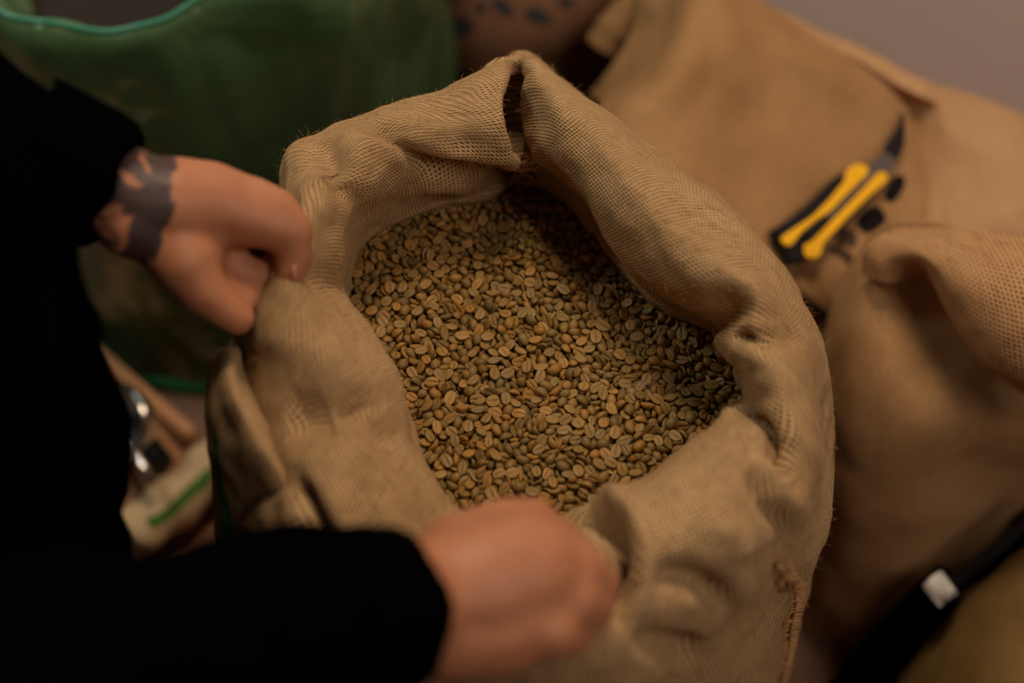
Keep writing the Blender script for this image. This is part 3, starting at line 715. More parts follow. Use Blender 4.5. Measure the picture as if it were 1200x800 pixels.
# its rolled empty end
bm = bmesh.new(); c = [W(706,58,.33), W(722,34,.35), W(742,14,.36), W(775,-10,.37)]
ps = cr(np.array([list(p) for p in c]), np.linspace(0, 3, 30), False)
V, F = tube([Vector(p) for p in ps], [.022 + .0008*math.sin(i*.9) for i in range(30)], 24)
V2, F2 = tube([Vector(p) for p in ps], [.011]*30, 24)
vs = [bm.verts.new(v) for v in V]; vi = [bm.verts.new(v) for v in V2]
for f in F: bm.faces.new([vs[i] for i in f])
for f in F2: bm.faces.new([vi[i] for i in f][::-1])
for k in range(24): bm.faces.new((vs[k], vi[k], vi[(k+1) % 24], vs[(k+1) % 24]))
o = from_bm('rolled_end', bm, None, M['burlap_plain'], smooth=True); setparent(o, sB); o['label'] = 'rolled hem of the slack mouth'
# loose side of the mouth of the cutter's sack, left of the bright ridge
gm = [
 [(742,-40,.40),(745,0,.395),(738,40,.37),(715,80,.34),(690,110,.30)],
 [(760,-45,.42),(764,0,.415),(758,42,.39),(738,85,.36),(705,122,.32)],
 [(780,-45,.43),(784,0,.43),(778,48,.41),(756,92,.39),(714,136,.36)],
 [(800,-45,.46),(803,0,.468),(797,52,.468),(775,100,.458),(726,147,.434)],
]
Gm = loft_px(gm, 60, 60, closed=False); n4 = normals(Gm, False).reshape(-1, 3).mean(0)
cloth('loose_mouth', Gm, False, M['burlap_plain'], sB, 30, .004, 14, 6.0, thick=.003, flip=(n4[2] < 0))
def oval(cx, cy, a, b, ang, n=18, sq=2.6):
    out = []
    for i in range(n):
        t = 2*PI*i/n; x = abs(math.cos(t))**(2/sq)*math.copysign(1, math.cos(t))*a; y = abs(math.sin(t))**(2/sq)*math.copysign(1, math.sin(t))*b
        out.append((cx + x*math.cos(ang) - y*math.sin(ang), cy + x*math.sin(ang) + y*math.cos(ang)))
    return out
def decal2(name, poly, bvhs, mat, step=2.0):
    best = None; cx = sum(p[0] for p in poly)/len(poly); cy = sum(p[1] for p in poly)/len(poly)
    d = (W(cx, cy, 0) - CAM).normalized()
    for bv, root in bvhs:
        h = bv.ray_cast(CAM, d)
        if h[0] and (best is None or h[3] < best[0]): best = (h[3], bv, root)
    if best: return decal(name, poly, best[1], mat, best[2], step)
BF = [(bvB, sB), (bvF, sF)]
decal2('ink_mark', oval(1048, 221, 18, 10, math.radians(-62)), BF, M['ink_black'])
decal2('ink_mark', oval(1021, 258, 18, 14, math.radians(-35)), BF, M['ink_black'])
decal2('ink_mark', [(968,290),(985,285),(1000,300),(1006,318),(998,322),(988,305),(972,297)], BF, M['ink_faded'])
decal2('ink_mark', [(985,262),(1005,275),(1002,292),(978,284)], BF, M['ink_faded'])
decal2('ink_mark', [(936,338),(952,350),(972,366),(966,374),(944,366),(935,352)], BF, M['ink_faded'])
for poly in ([(575,-4),(592,-2),(604,12),(598,22),(580,14)], [(612,10),(632,8),(650,22),(640,30),(618,26)], [(528,22),(548,18),(560,34),(545,42),(526,38)], [(500,20),(512,16),(520,30),(508,40),(498,34)], [(650,-2),(668,-4),(676,6),(660,12)], [(556,4),(566,0),(574,12),(562,18)]):
    decal('ink_mark', poly, bvD, M['ink_blue'], sD, 2.0)

# ------------------------------------------------------------------ cutter lying on the sack
cut = empty('utility_knife', W(975, 235, .388), 'yellow and black utility cutter with a dark hooked blade lying on the sack', 'knife')
def ck(pts):
    """outline measured on a 4x crop around the cutter, laid on the tilted top of the sack"""
    out = []
    for x, y in pts:
        px = 880 + x/4; py = 120 + y/4
        d = (W(px, py, 0) - CAM).normalized()
        t = (KP - CAM).dot(KN) / d.dot(KN); out.append(CAM + d*t)
    return out
hits = [bvB.ray_cast(CAM, (W(x, y, 0) - CAM).normalized())[0] for x, y in ((915, 292), (1020, 180), (940, 255), (985, 262), (960, 240))]
hits = [h for h in hits if h]
A = np.array([list(h) for h in hits]); cA = A.mean(0); _, _, vt = np.linalg.svd(A - cA); KN = Vector(vt[2]); KN = KN if KN.z > 0 else -KN
KP = Vector(cA) + KN*.010
def slab(name, pts, z0, z1, mat, bevel=.0012, label=None, parent=None):
    P = ck(pts); bm = bmesh.new()
    a = [bm.verts.new(p + KN*z0) for p in P]; b = [bm.verts.new(p + KN*z1) for p in P]; n = len(P)
    bm.faces.new(a[::-1]); bm.faces.new(b)
    for i in range(n): bm.faces.new((a[i], a[(i+1) % n], b[(i+1) % n], b[i]))
    o = from_bm(name, bm, None, mat, bevel); setparent(o, parent or cut)
    if label: o['label'] = label
    return o
slab('body', [(70,618),(160,560),(260,480),(370,370),(400,352),(440,380),(600,370),(590,420),(500,510),(400,610),(300,700),(270,735),(180,765),(150,760),(140,720),(95,660)], 0, .012, M['black'], .002, 'black rubber grip')
slab('grip_strip', [(100,660),(150,625),(250,560),(330,480),(400,395),(412,345),(440,318),(490,316),(514,335),(512,362),(470,400),(400,470),(330,540),(270,575),(200,635),(150,698),(120,694)], .0122, .0150, M['yellow'], label='yellow strip')
slab('grip_strip', [(212,690),(240,680),(330,590),(430,490),(520,395),(560,352),(592,352),(604,378),(590,402),(500,480),(400,580),(300,690),(290,735),(270,755),(225,755),(212,725)], .0122, .0150, M['yellow'], label='yellow strip')
slab('blade_channel', [(505,330),(580,262),(612,264),(640,300),(610,350),(560,352),(420,490),(330,580),(318,560),(400,480),(500,380)], .0122, .0140, M['steel'], .0006, 'grey metal sleeve')
slab('slider', [(215,640),(290,572),(312,590),(240,665),(215,668)], .0122, .018, M['black'], .001)
slab('blade', [(590,235),(640,165),(662,120),(668,75),(678,66),(688,90),(692,150),(690,215),(668,270),(650,292),(625,290)], .0095, .0110, M['blade'], .0003, 'dark hooked blade')

# ------------------------------------------------------------------ dark strap and tag between the right-hand sacks
stp = empty('hanging_strap', W(1060, 770, 0.02), 'black strap with a white end, hanging between the two right-hand sacks', 'strap')
st = [W(985, 840, .02), W(1030, 775, .05), W(1062, 735, .13), W(1092, 700, .20), W(1110, 680, .235)]
def ribbon(name, pts, wid, th, mat, parent, side):
    P = cr(np.array([list(p) for p in pts]), np.linspace(0, len(pts)-1, 40), False); bm = bmesh.new(); rows = []
    for i, p in enumerate(P):
        t = Vector(P[min(i+1, 39)] - P[max(i-1, 0)]).normalized(); s = (side - t*side.dot(t)).normalized(); n = t.cross(s)
        w_ = wid if not hasattr(wid, '__len__') else wid[0] + (wid[1]-wid[0])*i/39
        rows.append([bm.verts.new(Vector(p) + s*a*w_/2 + n*b*th/2) for a, b in ((-1,-1),(-.9,1),(.9,1),(1,-1))])
    for a, b in zip(rows, rows[1:]):
        for k in range(4): bm.faces.new((a[k], a[(k+1) % 4], b[(k+1) % 4], b[k]))
    bm.faces.new(rows[0]); bm.faces.new(rows[-1][::-1])
    o = from_bm(name, bm, None, mat, smooth=False); setparent(o, parent); return o
ribbon('webbing', st, (.055, .032), .02, M['sweater'], stp, Vector((.75, -.6, .2)))
ribbon('tag', [W(1094, 696, .24), W(1103, 689, .25), W(1113, 682, .255)], .024, .010, M['white'], stp, Vector((.75, -.6, .5)))['label'] = 'white end piece'
ribbon('cord', [W(1095, 706, .215), W(1130, 672, .255), W(1170, 640, .28), W(1230, 585, .29)], .007, .010, M['black'], stp, Vector((.3, -.6, .5)))
bb_ = empty('black_bag', W(1200, 600, .1), 'black bag wedged between the right-hand sack and the olive sack', 'bag')
rowsb = [(0.0, .03, .04), (.06, .04, .055), (.15, .04, .055), (.22, .038, .05), (.25, .025, .035), (.255, .005, .005)]
cB = W(1205, 600, .2)
Pb = np.array([[(cB.x + .03 + rx*math.cos(2*PI*i/12), cB.y + .0 + ry*math.sin(2*PI*i/12), z+.003) for i in range(12)] for z, rx, ry in rowsb]).transpose(1, 0, 2)
Gb = cr(Pb, np.linspace(0, 12, 60, endpoint=False), True); Gb = cr(Gb.transpose(1,0,2), np.linspace(0, 5, 30), False).transpose(1,0,2)
cloth('bag_body', Gb, True, M['sweater'], bb_, 10, .006, 12, 3.0, thick=0, flip=True)

# ------------------------------------------------------------------ green plastic bag
gb = empty('green_plastic_bag', (-.36, .68, 0), 'big translucent green plastic bag standing open behind the far hand', 'bag')
cx, cy = -.36, .68
n = 40; prof = [(.40,.17,.55),(.46,.215,.60),(.52,.240,.62),(.540,.254,.63),(.546,.268,.63),(.532,.280,.63),(.49,.285,.62),(.42,.282,.5),(.30,.280,.3),(.16,.285,.2),(.06,.288,.1),(.008,.285,.0),(.004,.2,.0),(.004,.01,.0)]
P = []
for i in range(n):
    a = 2*PI*i/n; col_ = []
    for z, r, wv in prof:
        k = 1 + wv*.05*math.sin(7*a+1.3) + wv*.04*math.sin(11*a+z*9) ; zz = z + wv*.02*math.sin(5*a+.8)*(1 if z > .45 else 0)
        col_.append((cx + r*k*math.cos(a), cy + r*k*math.sin(a), max(zz, .004)))
    P.append(col_)
P = np.array(P); Gg = cr(P, np.linspace(0, n, 300, endpoint=False), True); Gg = cr(Gg.transpose(1,0,2), np.linspace(0, len(prof)-1, 160), False).transpose(1,0,2)
ng = normals(Gg, True); wrk = fbm(Gg * np.array([1, 1, .55]), 6, 3, 31.0); Gg = Gg + ng*((-np.abs(wrk)*.020 + .005)*np.clip(Gg[..., 2:3]*0+1, 0, 1)[..., 0])[..., None]; Gg[..., 2] = np.maximum(Gg[..., 2], .003)
o = link('film', mesh_np('film', Gg.reshape(-1, 3), grid_faces(300, 160, True)), None, M['film']); setparent(o, gb)
j_ = int(np.argmax(Gg[0, :80, 2]))
hm = [Vector(Gg[i % 300, j_]) + Vector((0, 0, .001)) for i in range(0, 301, 2)]
V, F = tube(hm, .003, 8); o = link('rim_highlight', mesh_np('rim_highlight', V, F), None, plain('teal_highlight', srgb(60, 130, 100), .25)); setparent(o, gb); o['label'] = 'teal strip added as the highlight along the film rim'  # thin teal tube added to stand for highlights on the bag rim
hm = [Vector((cx + .287*math.cos(2*PI*i/100), cy + .287*math.sin(2*PI*i/100), .012 + .003*math.sin(i))) for i in range(101)]
V, F = tube(hm, .009, 8); o = link('bottom_welt', mesh_np('bottom_welt', V, F), None, plain('green_welt', srgb(20, 130, 70), .4)); setparent(o, gb); o['label'] = 'bright green bottom fold'
# what fills it: a dark sack of something brown, inside the film
rf = [(.006,.10),(.02,.20),(.15,.225),(.28,.225),(.36,.21),(.38,.18),(.37,.12),(.36,.01)]
Pf = np.array([[(cx + r*(1+.02*math.sin(4*a_)) * math.cos(a_), cy + r*math.sin(a_), z) for z, r in rf] for a_ in [2*PI*i/24 for i in range(24)]])
Gi = cr(Pf, np.linspace(0, 24, 120, endpoint=False), True); Gi = cr(Gi.transpose(1,0,2), np.linspace(0, 7, 60), False).transpose(1,0,2)
o = link('filling', mesh_np('filling', Gi.reshape(-1, 3), grid_faces(120, 60, True)), None, plain('dark_filling', srgb(34, 24, 18), .9, var=.3)); setparent(o, gb); o['label'] = 'dark contents seen through the film'

# ------------------------------------------------------------------ things on the floor at the left
def zpt(x, y, z): return W(x, y, z)
brd = empty('wooden_board', W(170, 430, .0), 'pale wooden board lying on edge beside the green bag', 'board')
a, b = W(88, 388, .05), W(240, 520, .05)
d = (b - a).normalized(); s = Vector((-d.y, d.x, 0)); s = s if s.y < 0 else -s
a = a + s*.018; b = b + s*.018
bm = bmesh.new(); q = [a, b, b + s*.11, a + s*.11]
bm_prism(bm, [(p.x, p.y) for p in q], .002, .052); o = from_bm('plank', bm, None, M['wood'], .003); setparent(o, brd)
bm = bmesh.new(); q = [a - s*.014, b - s*.014, b, a]
bm_prism(bm, [(p.x, p.y) for p in q], .0, .085); o = from_bm('edge_strip', bm, None, M['wood'], .003); setparent(o, brd)
tray = empty('wooden_tray', W(150, 560, .0), 'low brown wooden tray on the floor under the metal scoop', 'tray')
a, b = W(60, 470, .012), W(300, 640, .012)
bm = bmesh.new(); bm_prism(bm, [(-.62, -.02), (-.31, -.02), (-.31, .24), (-.62, .24)], .001, .0015)
o = from_bm('base', bm, None, M['darkwood']); setparent(o, tray)
# metal scoop: bowl and handle
sc = empty('metal_scoop', W(150, 520, .07), 'shiny metal scoop lying beside the jumper, handle to the right', 'scoop')
bm = bmesh.new(); bmesh.ops.create_uvsphere(bm, u_segments=32, v_segments=20, radius=1)
bmesh.ops.delete(bm, geom=[v for v in bm.verts if v.co.z > .25], context='VERTS')
me_ = bpy.data.meshes.new('bowl'); bm.to_mesh(me_); bm.free()
for p in me_.polygons: p.use_smooth = True
o = link('bowl', me_, None, M['bright_steel']); ctr = W(138, 492, .125)
q = Vector((-.5, -.45, .75)).to_track_quat('Z', 'Y')
for v in me_.vertices: v.co = ctr + q @ Vector((v.co.x*.048, v.co.y*.040, v.co.z*.035))
md = o.modifiers.new('t', 'SOLIDIFY'); md.thickness = .002; setparent(o, sc)
bm = bmesh.new(); bm_tube(bm, [W(152, 518, .12), W(165, 543, .115), W(178, 568, .11)], .0065, 12); o = from_bm('handle', bm, None, M['bright_steel'], smooth=True); setparent(o, sc)
bm = bmesh.new(); bm_tube(bm, [W(140, 500, .095), W(163, 520, .09), W(185, 548, .09)], .02, 14); o = from_bm('handle_grip', bm, None, M['black'], smooth=True); setparent(o, sc)
# rolled empty sack with a green stripe
rl = empty('rolled_cloth', W(200, 590, .02), 'rolled pale cloth with a bright green stripe, on the floor left of the open sack', 'cloth')
pts = [W(150, 632, .05), W(200, 592, .05), W(250, 548, .05), W(300, 505, .05), W(340, 470, .05)]
ps = cr(np.array([list(p) for p in pts]), np.linspace(0, 4, 60), False)
V, F = tube([Vector(p) for p in ps], [.030 + .003*math.sin(i*.5) for i in range(60)], 28)
bm = bmesh.new(); vs = [bm.verts.new(v) for v in V]
for f in F: bm.faces.new([vs[i] for i in f])
bm.faces.new(vs[:28][::-1]); bm.faces.new(vs[-28:])
o = from_bm('cloth_roll', bm, None, M['linen'], smooth=True); setparent(o, rl); bvR = world_bvh(o)
decal('green_stripe', [(168,608),(178,622),(200,606),(225,585),(250,562),(252,545),(240,550),(210,578),(190,598)], bvR, plain('green_dye', srgb(72, 112, 44), .9, spec=.1), rl, 2)

# ------------------------------------------------------------------ the coffee beans
def bean_mesh(seed, L=.0092, Wd=.0070, H=.0042):
    r = random.Random(seed); nx, ny = 9, 11
    xs = [math.sin(PI/2*(-1 + 2*i/(nx-1))) for i in range(nx)]
    ys = [-1, -.86, -.62, -.34, -.12, 0, .12, .34, .62, .86, 1]
    cb = r.uniform(-.12, .12); sw = r.uniform(.04, .12); flare = r.uniform(-.10, .10); twist = r.uniform(-.1, .1); gd = r.uniform(.16, .3); cup = r.uniform(-.05, .12)
    V = []; Fc = []; att = []; idx = {}
    for side in (0, 1):
        for i, a in enumerate(xs):
            for j, b in enumerate(ys):
                edge = i in (0, nx-1) or j in (0, ny-1)
                if side == 1 and edge: idx[side, i, j] = idx[0, i, j]; continue
                x = a*math.sqrt(max(0, 1 - b*b/2)); y = b*math.sqrt(max(0, 1 - a*a/2)); rr = min(1, x*x + y*y)
                g = math.exp(-((b - sw*math.sin(a*2.6))/.10)**2)
                X = x*L/2*(1 + flare*y); Y = y*Wd/2*(1 + flare*x + twist*x*y) + cb*Wd*.5*(x*x - .5)
                if side == 0: Z = H*(max(0, 1 - rr)**.5*.94 + .06) if not edge else H*.10; m_ = 0.0
                else: Z = H*(.10*rr + cup*(1-rr)) + H*gd*g*(1 - rr**3) - H*.10*math.exp(-((abs(b) - .3)/.16)**2)*(1-rr); m_ = .5 + .5*g
                V.append((X, Y, Z - H*.42)); att.append(m_); idx[side, i, j] = len(V)-1
        for i in range(nx-1):
            for j in range(ny-1):
                f = [idx[side, i, j], idx[side, i+1, j], idx[side, i+1, j+1], idx[side, i, j+1]]
                Fc.append(f if side == 0 else f[::-1])
    return np.array(V), np.array(Fc), np.array(att, dtype=np.float32)
def bean_mat(name, inst):
    m = NT(name); tc = m.n('ShaderNodeTexCoord').outputs['Object']
    if inst: rnd = m.n('ShaderNodeObjectInfo').outputs['Random']
    else: rnd = m.n('ShaderNodeAttribute', attribute_name='rnd').outputs['Fac']
    cr_ = m.n('ShaderNodeValToRGB'); e = cr_.color_ramp.elements; m.l(rnd, cr_.inputs[0])
    stops = [(0, srgb(100, 80, 40)), (.22, srgb(124, 94, 44)), (.45, srgb(140, 102, 46)), (.62, srgb(116, 96, 50)), (.80, srgb(156, 112, 50)), (1, srgb(150, 102, 40))]
    e[0].position = 0; e[0].color = stops[0][1]; e[1].position = 1; e[1].color = stops[-1][1]
    for p, c in stops[1:-1]: x = e.new(p); x.color = c
    fc = m.n('ShaderNodeAttribute', attribute_name='face').outputs['Fac']
    nz = m.n('ShaderNodeTexNoise', i_Scale=420.0, i_Detail=3.0); m.l(tc, nz.inputs['Vector'])
    c = m.mix(m.math('MULTIPLY', nz.outputs[0], .45), cr_.outputs[0], srgb(104, 80, 44))
    gr = m.n('ShaderNodeMapRange'); gr.inputs[1].default_value = .75; gr.inputs[2].default_value = .98; m.l(fc, gr.inputs[0])
    c = m.mix(m.math('MULTIPLY', gr.outputs[0], .7), c, srgb(84, 58, 30))
    fa = m.math('MULTIPLY', m.math('GREATER_THAN', fc, .3), .14); c = m.mix(fa, c, srgb(190, 150, 84))
    m.l(c, m.b.inputs['Base Color']); m.b.inputs['Roughness'].default_value = .5; m.b.inputs['Specular IOR Level'].default_value = .3
    b = m.n('ShaderNodeBump', i_Strength=.25, i_Distance=.0005); m.l(nz.outputs[0], b.inputs['Height']); m.l(b.outputs[0], m.b.inputs['Normal'])
    return m.m
NB = 3271
# resting place of each bean: x, y (quarter mm), height (tenth mm), rotation vector (thirtieth rad), size (fiftieths)
bd = np.array([
-38,-500,224,53,47,30,50,-161,-502,241,-31,-64,2,45,-86,-503,243,-30,-16,11,50,150,-505,255,-8,-7,-1,47,-6,-505,257,-3,75,34,58,82,-494,226,22,80,-12,54,318,-487,201,-22,-60,-20,51,226,-491,221,-12,-67,-4,47,31,-494,233,-36,-2,-35,57,184,-491,222,-33,-66,42,52,-243,-462,107,51,-34,-23,41,384,-480,196,-50,38,69,50,
147,-483,209,-20,-8,23,51,237,-490,245,0,26,-17,54,-162,-481,207,-36,-68,26,48,-139,-483,217,23,-73,-9,48,-12,-484,223,-6,90,10,48,-53,-494,264,47,80,7,56,-214,-476,198,-32,-84,21,53,-99,-483,231,19,1,-58,50,-184,-467,168,5,84,-40,52,288,-479,217,-20,-84,12,52,350,-478,213,-36,68,9,44,-127,-487,253,41,-60,0,60,
53,-483,245,22,88,-6,54,406,-469,191,26,64,60,51,424,-458,148,-53,-70,16,51,191,-479,233,-31,12,-22,50,109,-480,245,3,91,-19,49,-77,-472,226,-83,-5,-21,51,293,-479,258,-19,-79,-4,51,438,-458,181,9,82,-40,41,-19,-479,268,-29,72,-4,55,-206,-468,225,-3,15,54,48,370,-461,200,-25,-8,18,54,72,-462,204,-35,-7,-58,49,
267,-460,198,-73,-57,4,44,134,-464,217,6,22,7,52,18,-474,265,31,-1,9,56,452,-443,145,0,0,20,55,203,-461,216,-56,46,-4,51,159,-462,228,69,-30,6,49,-254,-434,115,-72,-42,43,46,316,-466,245,44,1,8,45,35,-458,216,-13,32,-11,54,341,-460,225,-54,52,50,47,-157,-463,238,-3,-70,35,56,245,-456,212,47,47,-12,51,
-187,-457,216,-49,-39,64,56,-112,-465,256,74,47,-20,47,420,-456,225,35,67,-5,58,195,-464,262,-40,2,-18,54,385,-458,249,52,-3,-21,52,-224,-447,209,-10,38,-59,44,92,-453,232,-21,9,25,49,52,-453,237,65,42,-52,46,-11,-454,241,-7,59,2,48,106,-461,270,58,-61,-3,50,179,-447,215,-5,7,-47,48,328,-447,213,15,20,8,52,
452,-449,225,69,23,10,48,-36,-452,237,-5,41,54,55,298,-450,241,-32,76,-22,52,-126,-448,235,35,-81,-33,52,354,-438,200,78,-47,-1,50,72,-442,220,38,57,-4,45,499,-417,124,-51,13,42,47,124,-446,238,-32,-16,-19,50,-236,-432,182,-17,-3,36,54,268,-444,238,-70,-41,-2,49,37,-434,201,65,-27,-24,44,479,-423,157,51,55,14,53,
160,-445,245,-31,55,-67,40,-65,-444,243,-54,56,18,49,196,-434,209,46,-5,-32,46,356,-441,247,-33,-57,41,50,-256,-419,161,7,32,36,50,-251,-436,232,48,53,-34,55,-198,-430,208,-84,-28,6,43,241,-436,234,-6,39,-58,57,216,-441,252,-67,9,-21,43,-151,-442,259,21,21,-73,45,-22,-433,223,11,-6,6,49,401,-438,243,-84,1,-10,56,
-96,-436,241,-37,-76,13,57,432,-430,223,33,-26,1,51,-162,-425,210,-6,15,-22,56,50,-425,210,78,20,-40,46,-189,-431,244,86,9,2,51,16,-428,231,-65,50,-10,54,512,-396,108,67,-47,1,49,147,-431,247,4,-91,7,45,123,-419,205,33,-54,-5,51,-212,-419,205,22,-69,-39,47,462,-421,220,-66,26,-8,50,410,-416,201,52,-45,-36,58,
-65,-422,224,-18,83,-28,46,90,-429,253,-67,-46,3,45,326,-426,243,81,-7,7,54,-34,-430,262,-15,87,13,49,0,-429,262,-87,-16,-1,52,375,-421,230,-52,67,22,50,500,-409,187,34,53,-29,55,65,-418,231,51,68,3,51,-117,-415,217,9,-17,-88,53,-84,-430,280,-58,-21,28,53,175,-417,236,-58,-74,4,53,208,-414,230,-75,35,-9,48,
22,-407,206,14,-9,56,51,-237,-413,232,19,-2,9,51,263,-411,229,80,-45,2,52,520,-388,140,25,84,-6,48,-263,-391,152,35,-66,-47,53,-153,-408,225,3,47,58,47,291,-413,245,-69,53,12,52,-131,-415,258,61,61,13,54,343,-407,236,-58,38,-8,53,473,-398,200,43,-17,54,45,43,-402,223,-16,-64,-30,47,-31,-405,236,5,39,-1,58,
525,-392,188,-34,50,-38,43,82,-405,241,-4,48,11,53,317,-401,228,32,10,77,46,-231,-395,203,39,83,7,43,134,-407,255,1,-37,73,56,440,-400,227,29,12,86,49,357,-391,198,-4,9,39,55,-196,-400,234,-76,-44,33,56,500,-385,181,74,21,-10,61,392,-394,218,66,-44,3,45,230,-403,261,-25,-80,10,59,181,-393,222,-50,21,-13,54,
102,-391,218,70,-44,14,53,541,-375,162,-24,-84,34,48,-129,-393,230,-5,-47,58,47,-275,-386,205,-57,4,-52,47,231,-390,222,3,-92,-15,50,-5,-392,232,-30,-2,33,60,278,-389,222,-12,-82,27,48,-52,-395,251,-12,8,-66,47,-104,-391,236,-62,17,-51,45,557,-358,110,59,-57,-2,54,154,-392,241,-33,30,3,46,465,-380,195,61,41,11,52,
261,-398,268,-83,22,5,49,-83,-394,257,-32,20,75,47,-158,-382,213,-7,87,7,49,63,-388,237,29,-79,42,44,369,-388,244,81,-40,17,52,420,-378,207,-52,52,-33,52,511,-384,230,8,-59,72,43,-173,-388,249,45,79,11,58,-24,-381,230,55,39,-32,49,27,-385,249,2,-58,64,52,-149,-387,263,-36,44,-29,51,-287,-348,118,21,49,33,50,
316,-380,240,45,43,-61,46,103,-386,265,48,12,22,48,210,-373,214,7,3,41,54,130,-380,246,-61,-11,13,52,186,-375,233,-48,6,-21,49,-213,-379,250,16,-30,-63,51,2,-363,190,14,17,51,43,355,-383,266,11,-12,-81,44,445,-368,212,43,-73,-14,57,489,-366,206,77,-31,4,48,-281,-359,178,-60,-54,46,45,407,-371,224,-67,12,-50,47,
520,-363,197,23,76,-22,56,-257,-365,203,38,0,62,53,555,-365,209,-5,16,-88,51,88,-374,243,26,65,-60,46,-227,-363,204,-35,76,-20,58,56,-372,242,19,-80,24,48,332,-369,233,-6,-15,-7,46,156,-370,241,6,62,36,52,293,-366,225,46,69,7,52,-44,-382,288,69,-43,-2,59,462,-369,243,-80,-28,14,52,-23,-367,241,-20,-39,-72,50,
387,-366,237,3,15,62,47,250,-369,253,-40,-83,-14,53,-87,-370,260,-54,47,26,45,-115,-370,264,39,-77,16,55,-53,-363,242,-15,23,-56,53,11,-362,238,-30,-35,60,49,224,-364,245,6,18,26,55,-198,-356,228,18,-17,32,48,107,-358,236,8,73,-35,61,-143,-361,250,12,-21,60,53,192,-348,206,-26,-3,43,51,277,-358,253,-59,67,6,51,
566,-352,232,-27,0,-29,46,-167,-358,257,19,-45,-10,53,523,-350,227,64,-2,17,46,362,-356,252,-7,11,63,42,312,-351,235,-26,-37,28,54,593,-339,190,-52,-13,24,44,492,-350,232,75,-38,5,51,-271,-346,217,-38,-51,7,55,178,-353,250,54,63,-15,53,-244,-339,200,-28,0,51,50,306,-361,283,40,64,25,51,-145,-345,223,-84,-28,-7,46,
401,-349,241,-32,-73,49,54,69,-354,263,-76,-22,6,47,135,-336,196,31,-60,-56,50,151,-347,237,67,8,10,43,31,-350,250,4,9,49,46,270,-341,219,27,13,3,56,440,-349,249,22,-50,-69,49,-11,-351,257,-20,-41,51,46,-289,-323,161,-41,-25,28,50,462,-337,218,0,9,90,50,-32,-346,255,-83,10,43,42,540,-333,213,54,67,32,56,
-84,-344,258,20,-67,5,56,575,-336,225,-22,59,27,50,372,-336,229,2,-2,61,46,220,-333,223,30,-2,9,54,53,-342,261,-54,36,58,57,-211,-331,220,-5,66,-16,56,5,-335,237,55,14,4,50,342,-338,250,-10,13,-67,61,-116,-330,222,-2,21,32,49,516,-334,242,56,66,-8,44,-43,-329,229,3,-11,54,55,125,-328,234,52,56,25,41,
566,-316,189,-1,-2,-32,51,347,-322,210,-67,-49,6,48,-162,-325,225,16,5,37,59,417,-333,256,67,-48,-24,49,241,-340,280,15,15,-84,56,-272,-319,203,-15,-64,10,46,-234,-326,231,85,8,-18,46,108,-336,268,-24,-56,42,51,441,-331,252,27,-68,32,39,-104,-334,263,-65,-12,35,53,-255,-318,209,-65,51,5,39,-184,-312,195,76,10,1,49,
-63,-328,254,-63,-67,-15,43,482,-316,213,47,-73,-7,48,196,-325,246,24,-20,-31,53,298,-329,265,-86,-17,1,56,443,-312,207,-90,16,-8,56,393,-323,248,76,-56,0,45,79,-322,247,-39,71,19,53,33,-321,243,20,-23,-83,41,581,-320,242,-48,-16,-24,47,5,-316,229,35,-69,31,48,-154,-327,271,-49,-59,-16,47,146,-315,227,31,4,8,53,
169,-320,247,15,-83,-27,46,253,-318,245,-30,70,-28,54,-293,-310,218,-68,-14,32,53,-131,-322,267,-57,3,-30,54,489,-317,252,-61,-68,-13,51,309,-307,221,-20,12,77,55,366,-312,241,4,-91,0,44,-91,-306,227,15,13,27,55,61,-306,236,28,-79,27,52,-221,-309,251,-45,-76,-1,48,39,-300,221,37,34,-4,44,439,-308,249,33,83,5,51,
-18,-309,257,6,-35,-74,52,415,-301,231,49,12,29,44,338,-308,258,-38,-11,24,53,-184,-301,230,34,-74,2,53,537,-301,230,-5,-21,18,55,99,-302,237,37,76,-20,57,-64,-300,233,-3,-16,-52,49,553,-295,215,-22,70,-6,54,-315,-276,148,57,29,64,54,237,-304,253,-76,-39,4,48,515,-305,256,47,-71,8,56,460,-299,239,-43,19,-18,52,
-120,-289,203,68,-10,17,52,582,-296,233,20,1,50,50,-205,-293,223,78,-32,-34,49,-251,-287,203,-26,83,-33,55,-303,-287,206,4,-3,43,52,283,-296,243,-18,-20,39,52,19,-297,249,32,-30,-35,39,276,-308,288,60,-72,-3,55,210,-296,247,-69,42,2,47,180,-294,240,70,39,-6,55,-83,-301,269,-22,-82,12,46,-233,-292,238,-79,0,21,42,
407,-288,221,0,46,-12,44,497,-287,219,73,12,23,57,-163,-295,256,-28,-83,-16,51,2,-289,233,-45,-55,26,53,-139,-290,239,-80,33,-37,44,-281,-277,192,39,54,39,56,231,-282,214,71,30,41,47,149,-284,226,-39,-82,-25,52,137,-292,256,-4,93,3,47,102,-296,271,-7,-19,-68,44,62,-295,273,21,-52,-2,47,371,-289,253,-32,60,35,61,
301,-278,215,-56,-51,29,50,-44,-289,259,-13,-20,60,53,209,-279,220,-70,39,1,51,483,-283,240,13,-27,-60,53,343,-281,245,-89,-28,-6,47,-69,-281,246,75,29,-2,44,-266,-282,252,-73,23,-12,54,-204,-289,281,-53,-60,11,54,48,-283,258,57,-39,-37,47,114,-275,234,68,1,-3,54,522,-274,231,-37,-60,45,45,389,-275,235,69,-30,-40,47,
-118,-281,263,65,66,2,53,316,-279,260,-17,-19,50,58,85,-279,264,42,54,14,55,-16,-282,276,17,11,39,50,-256,-268,229,-78,1,-18,55,461,-275,256,-61,-5,-24,52,-55,-264,219,13,-3,-49,51,-91,-268,236,16,-79,-4,40,-316,-258,201,-1,-74,10,49,546,-268,237,-72,-1,-44,51,419,-256,202,-64,-53,1,48,-189,-272,260,-9,-14,77,46,
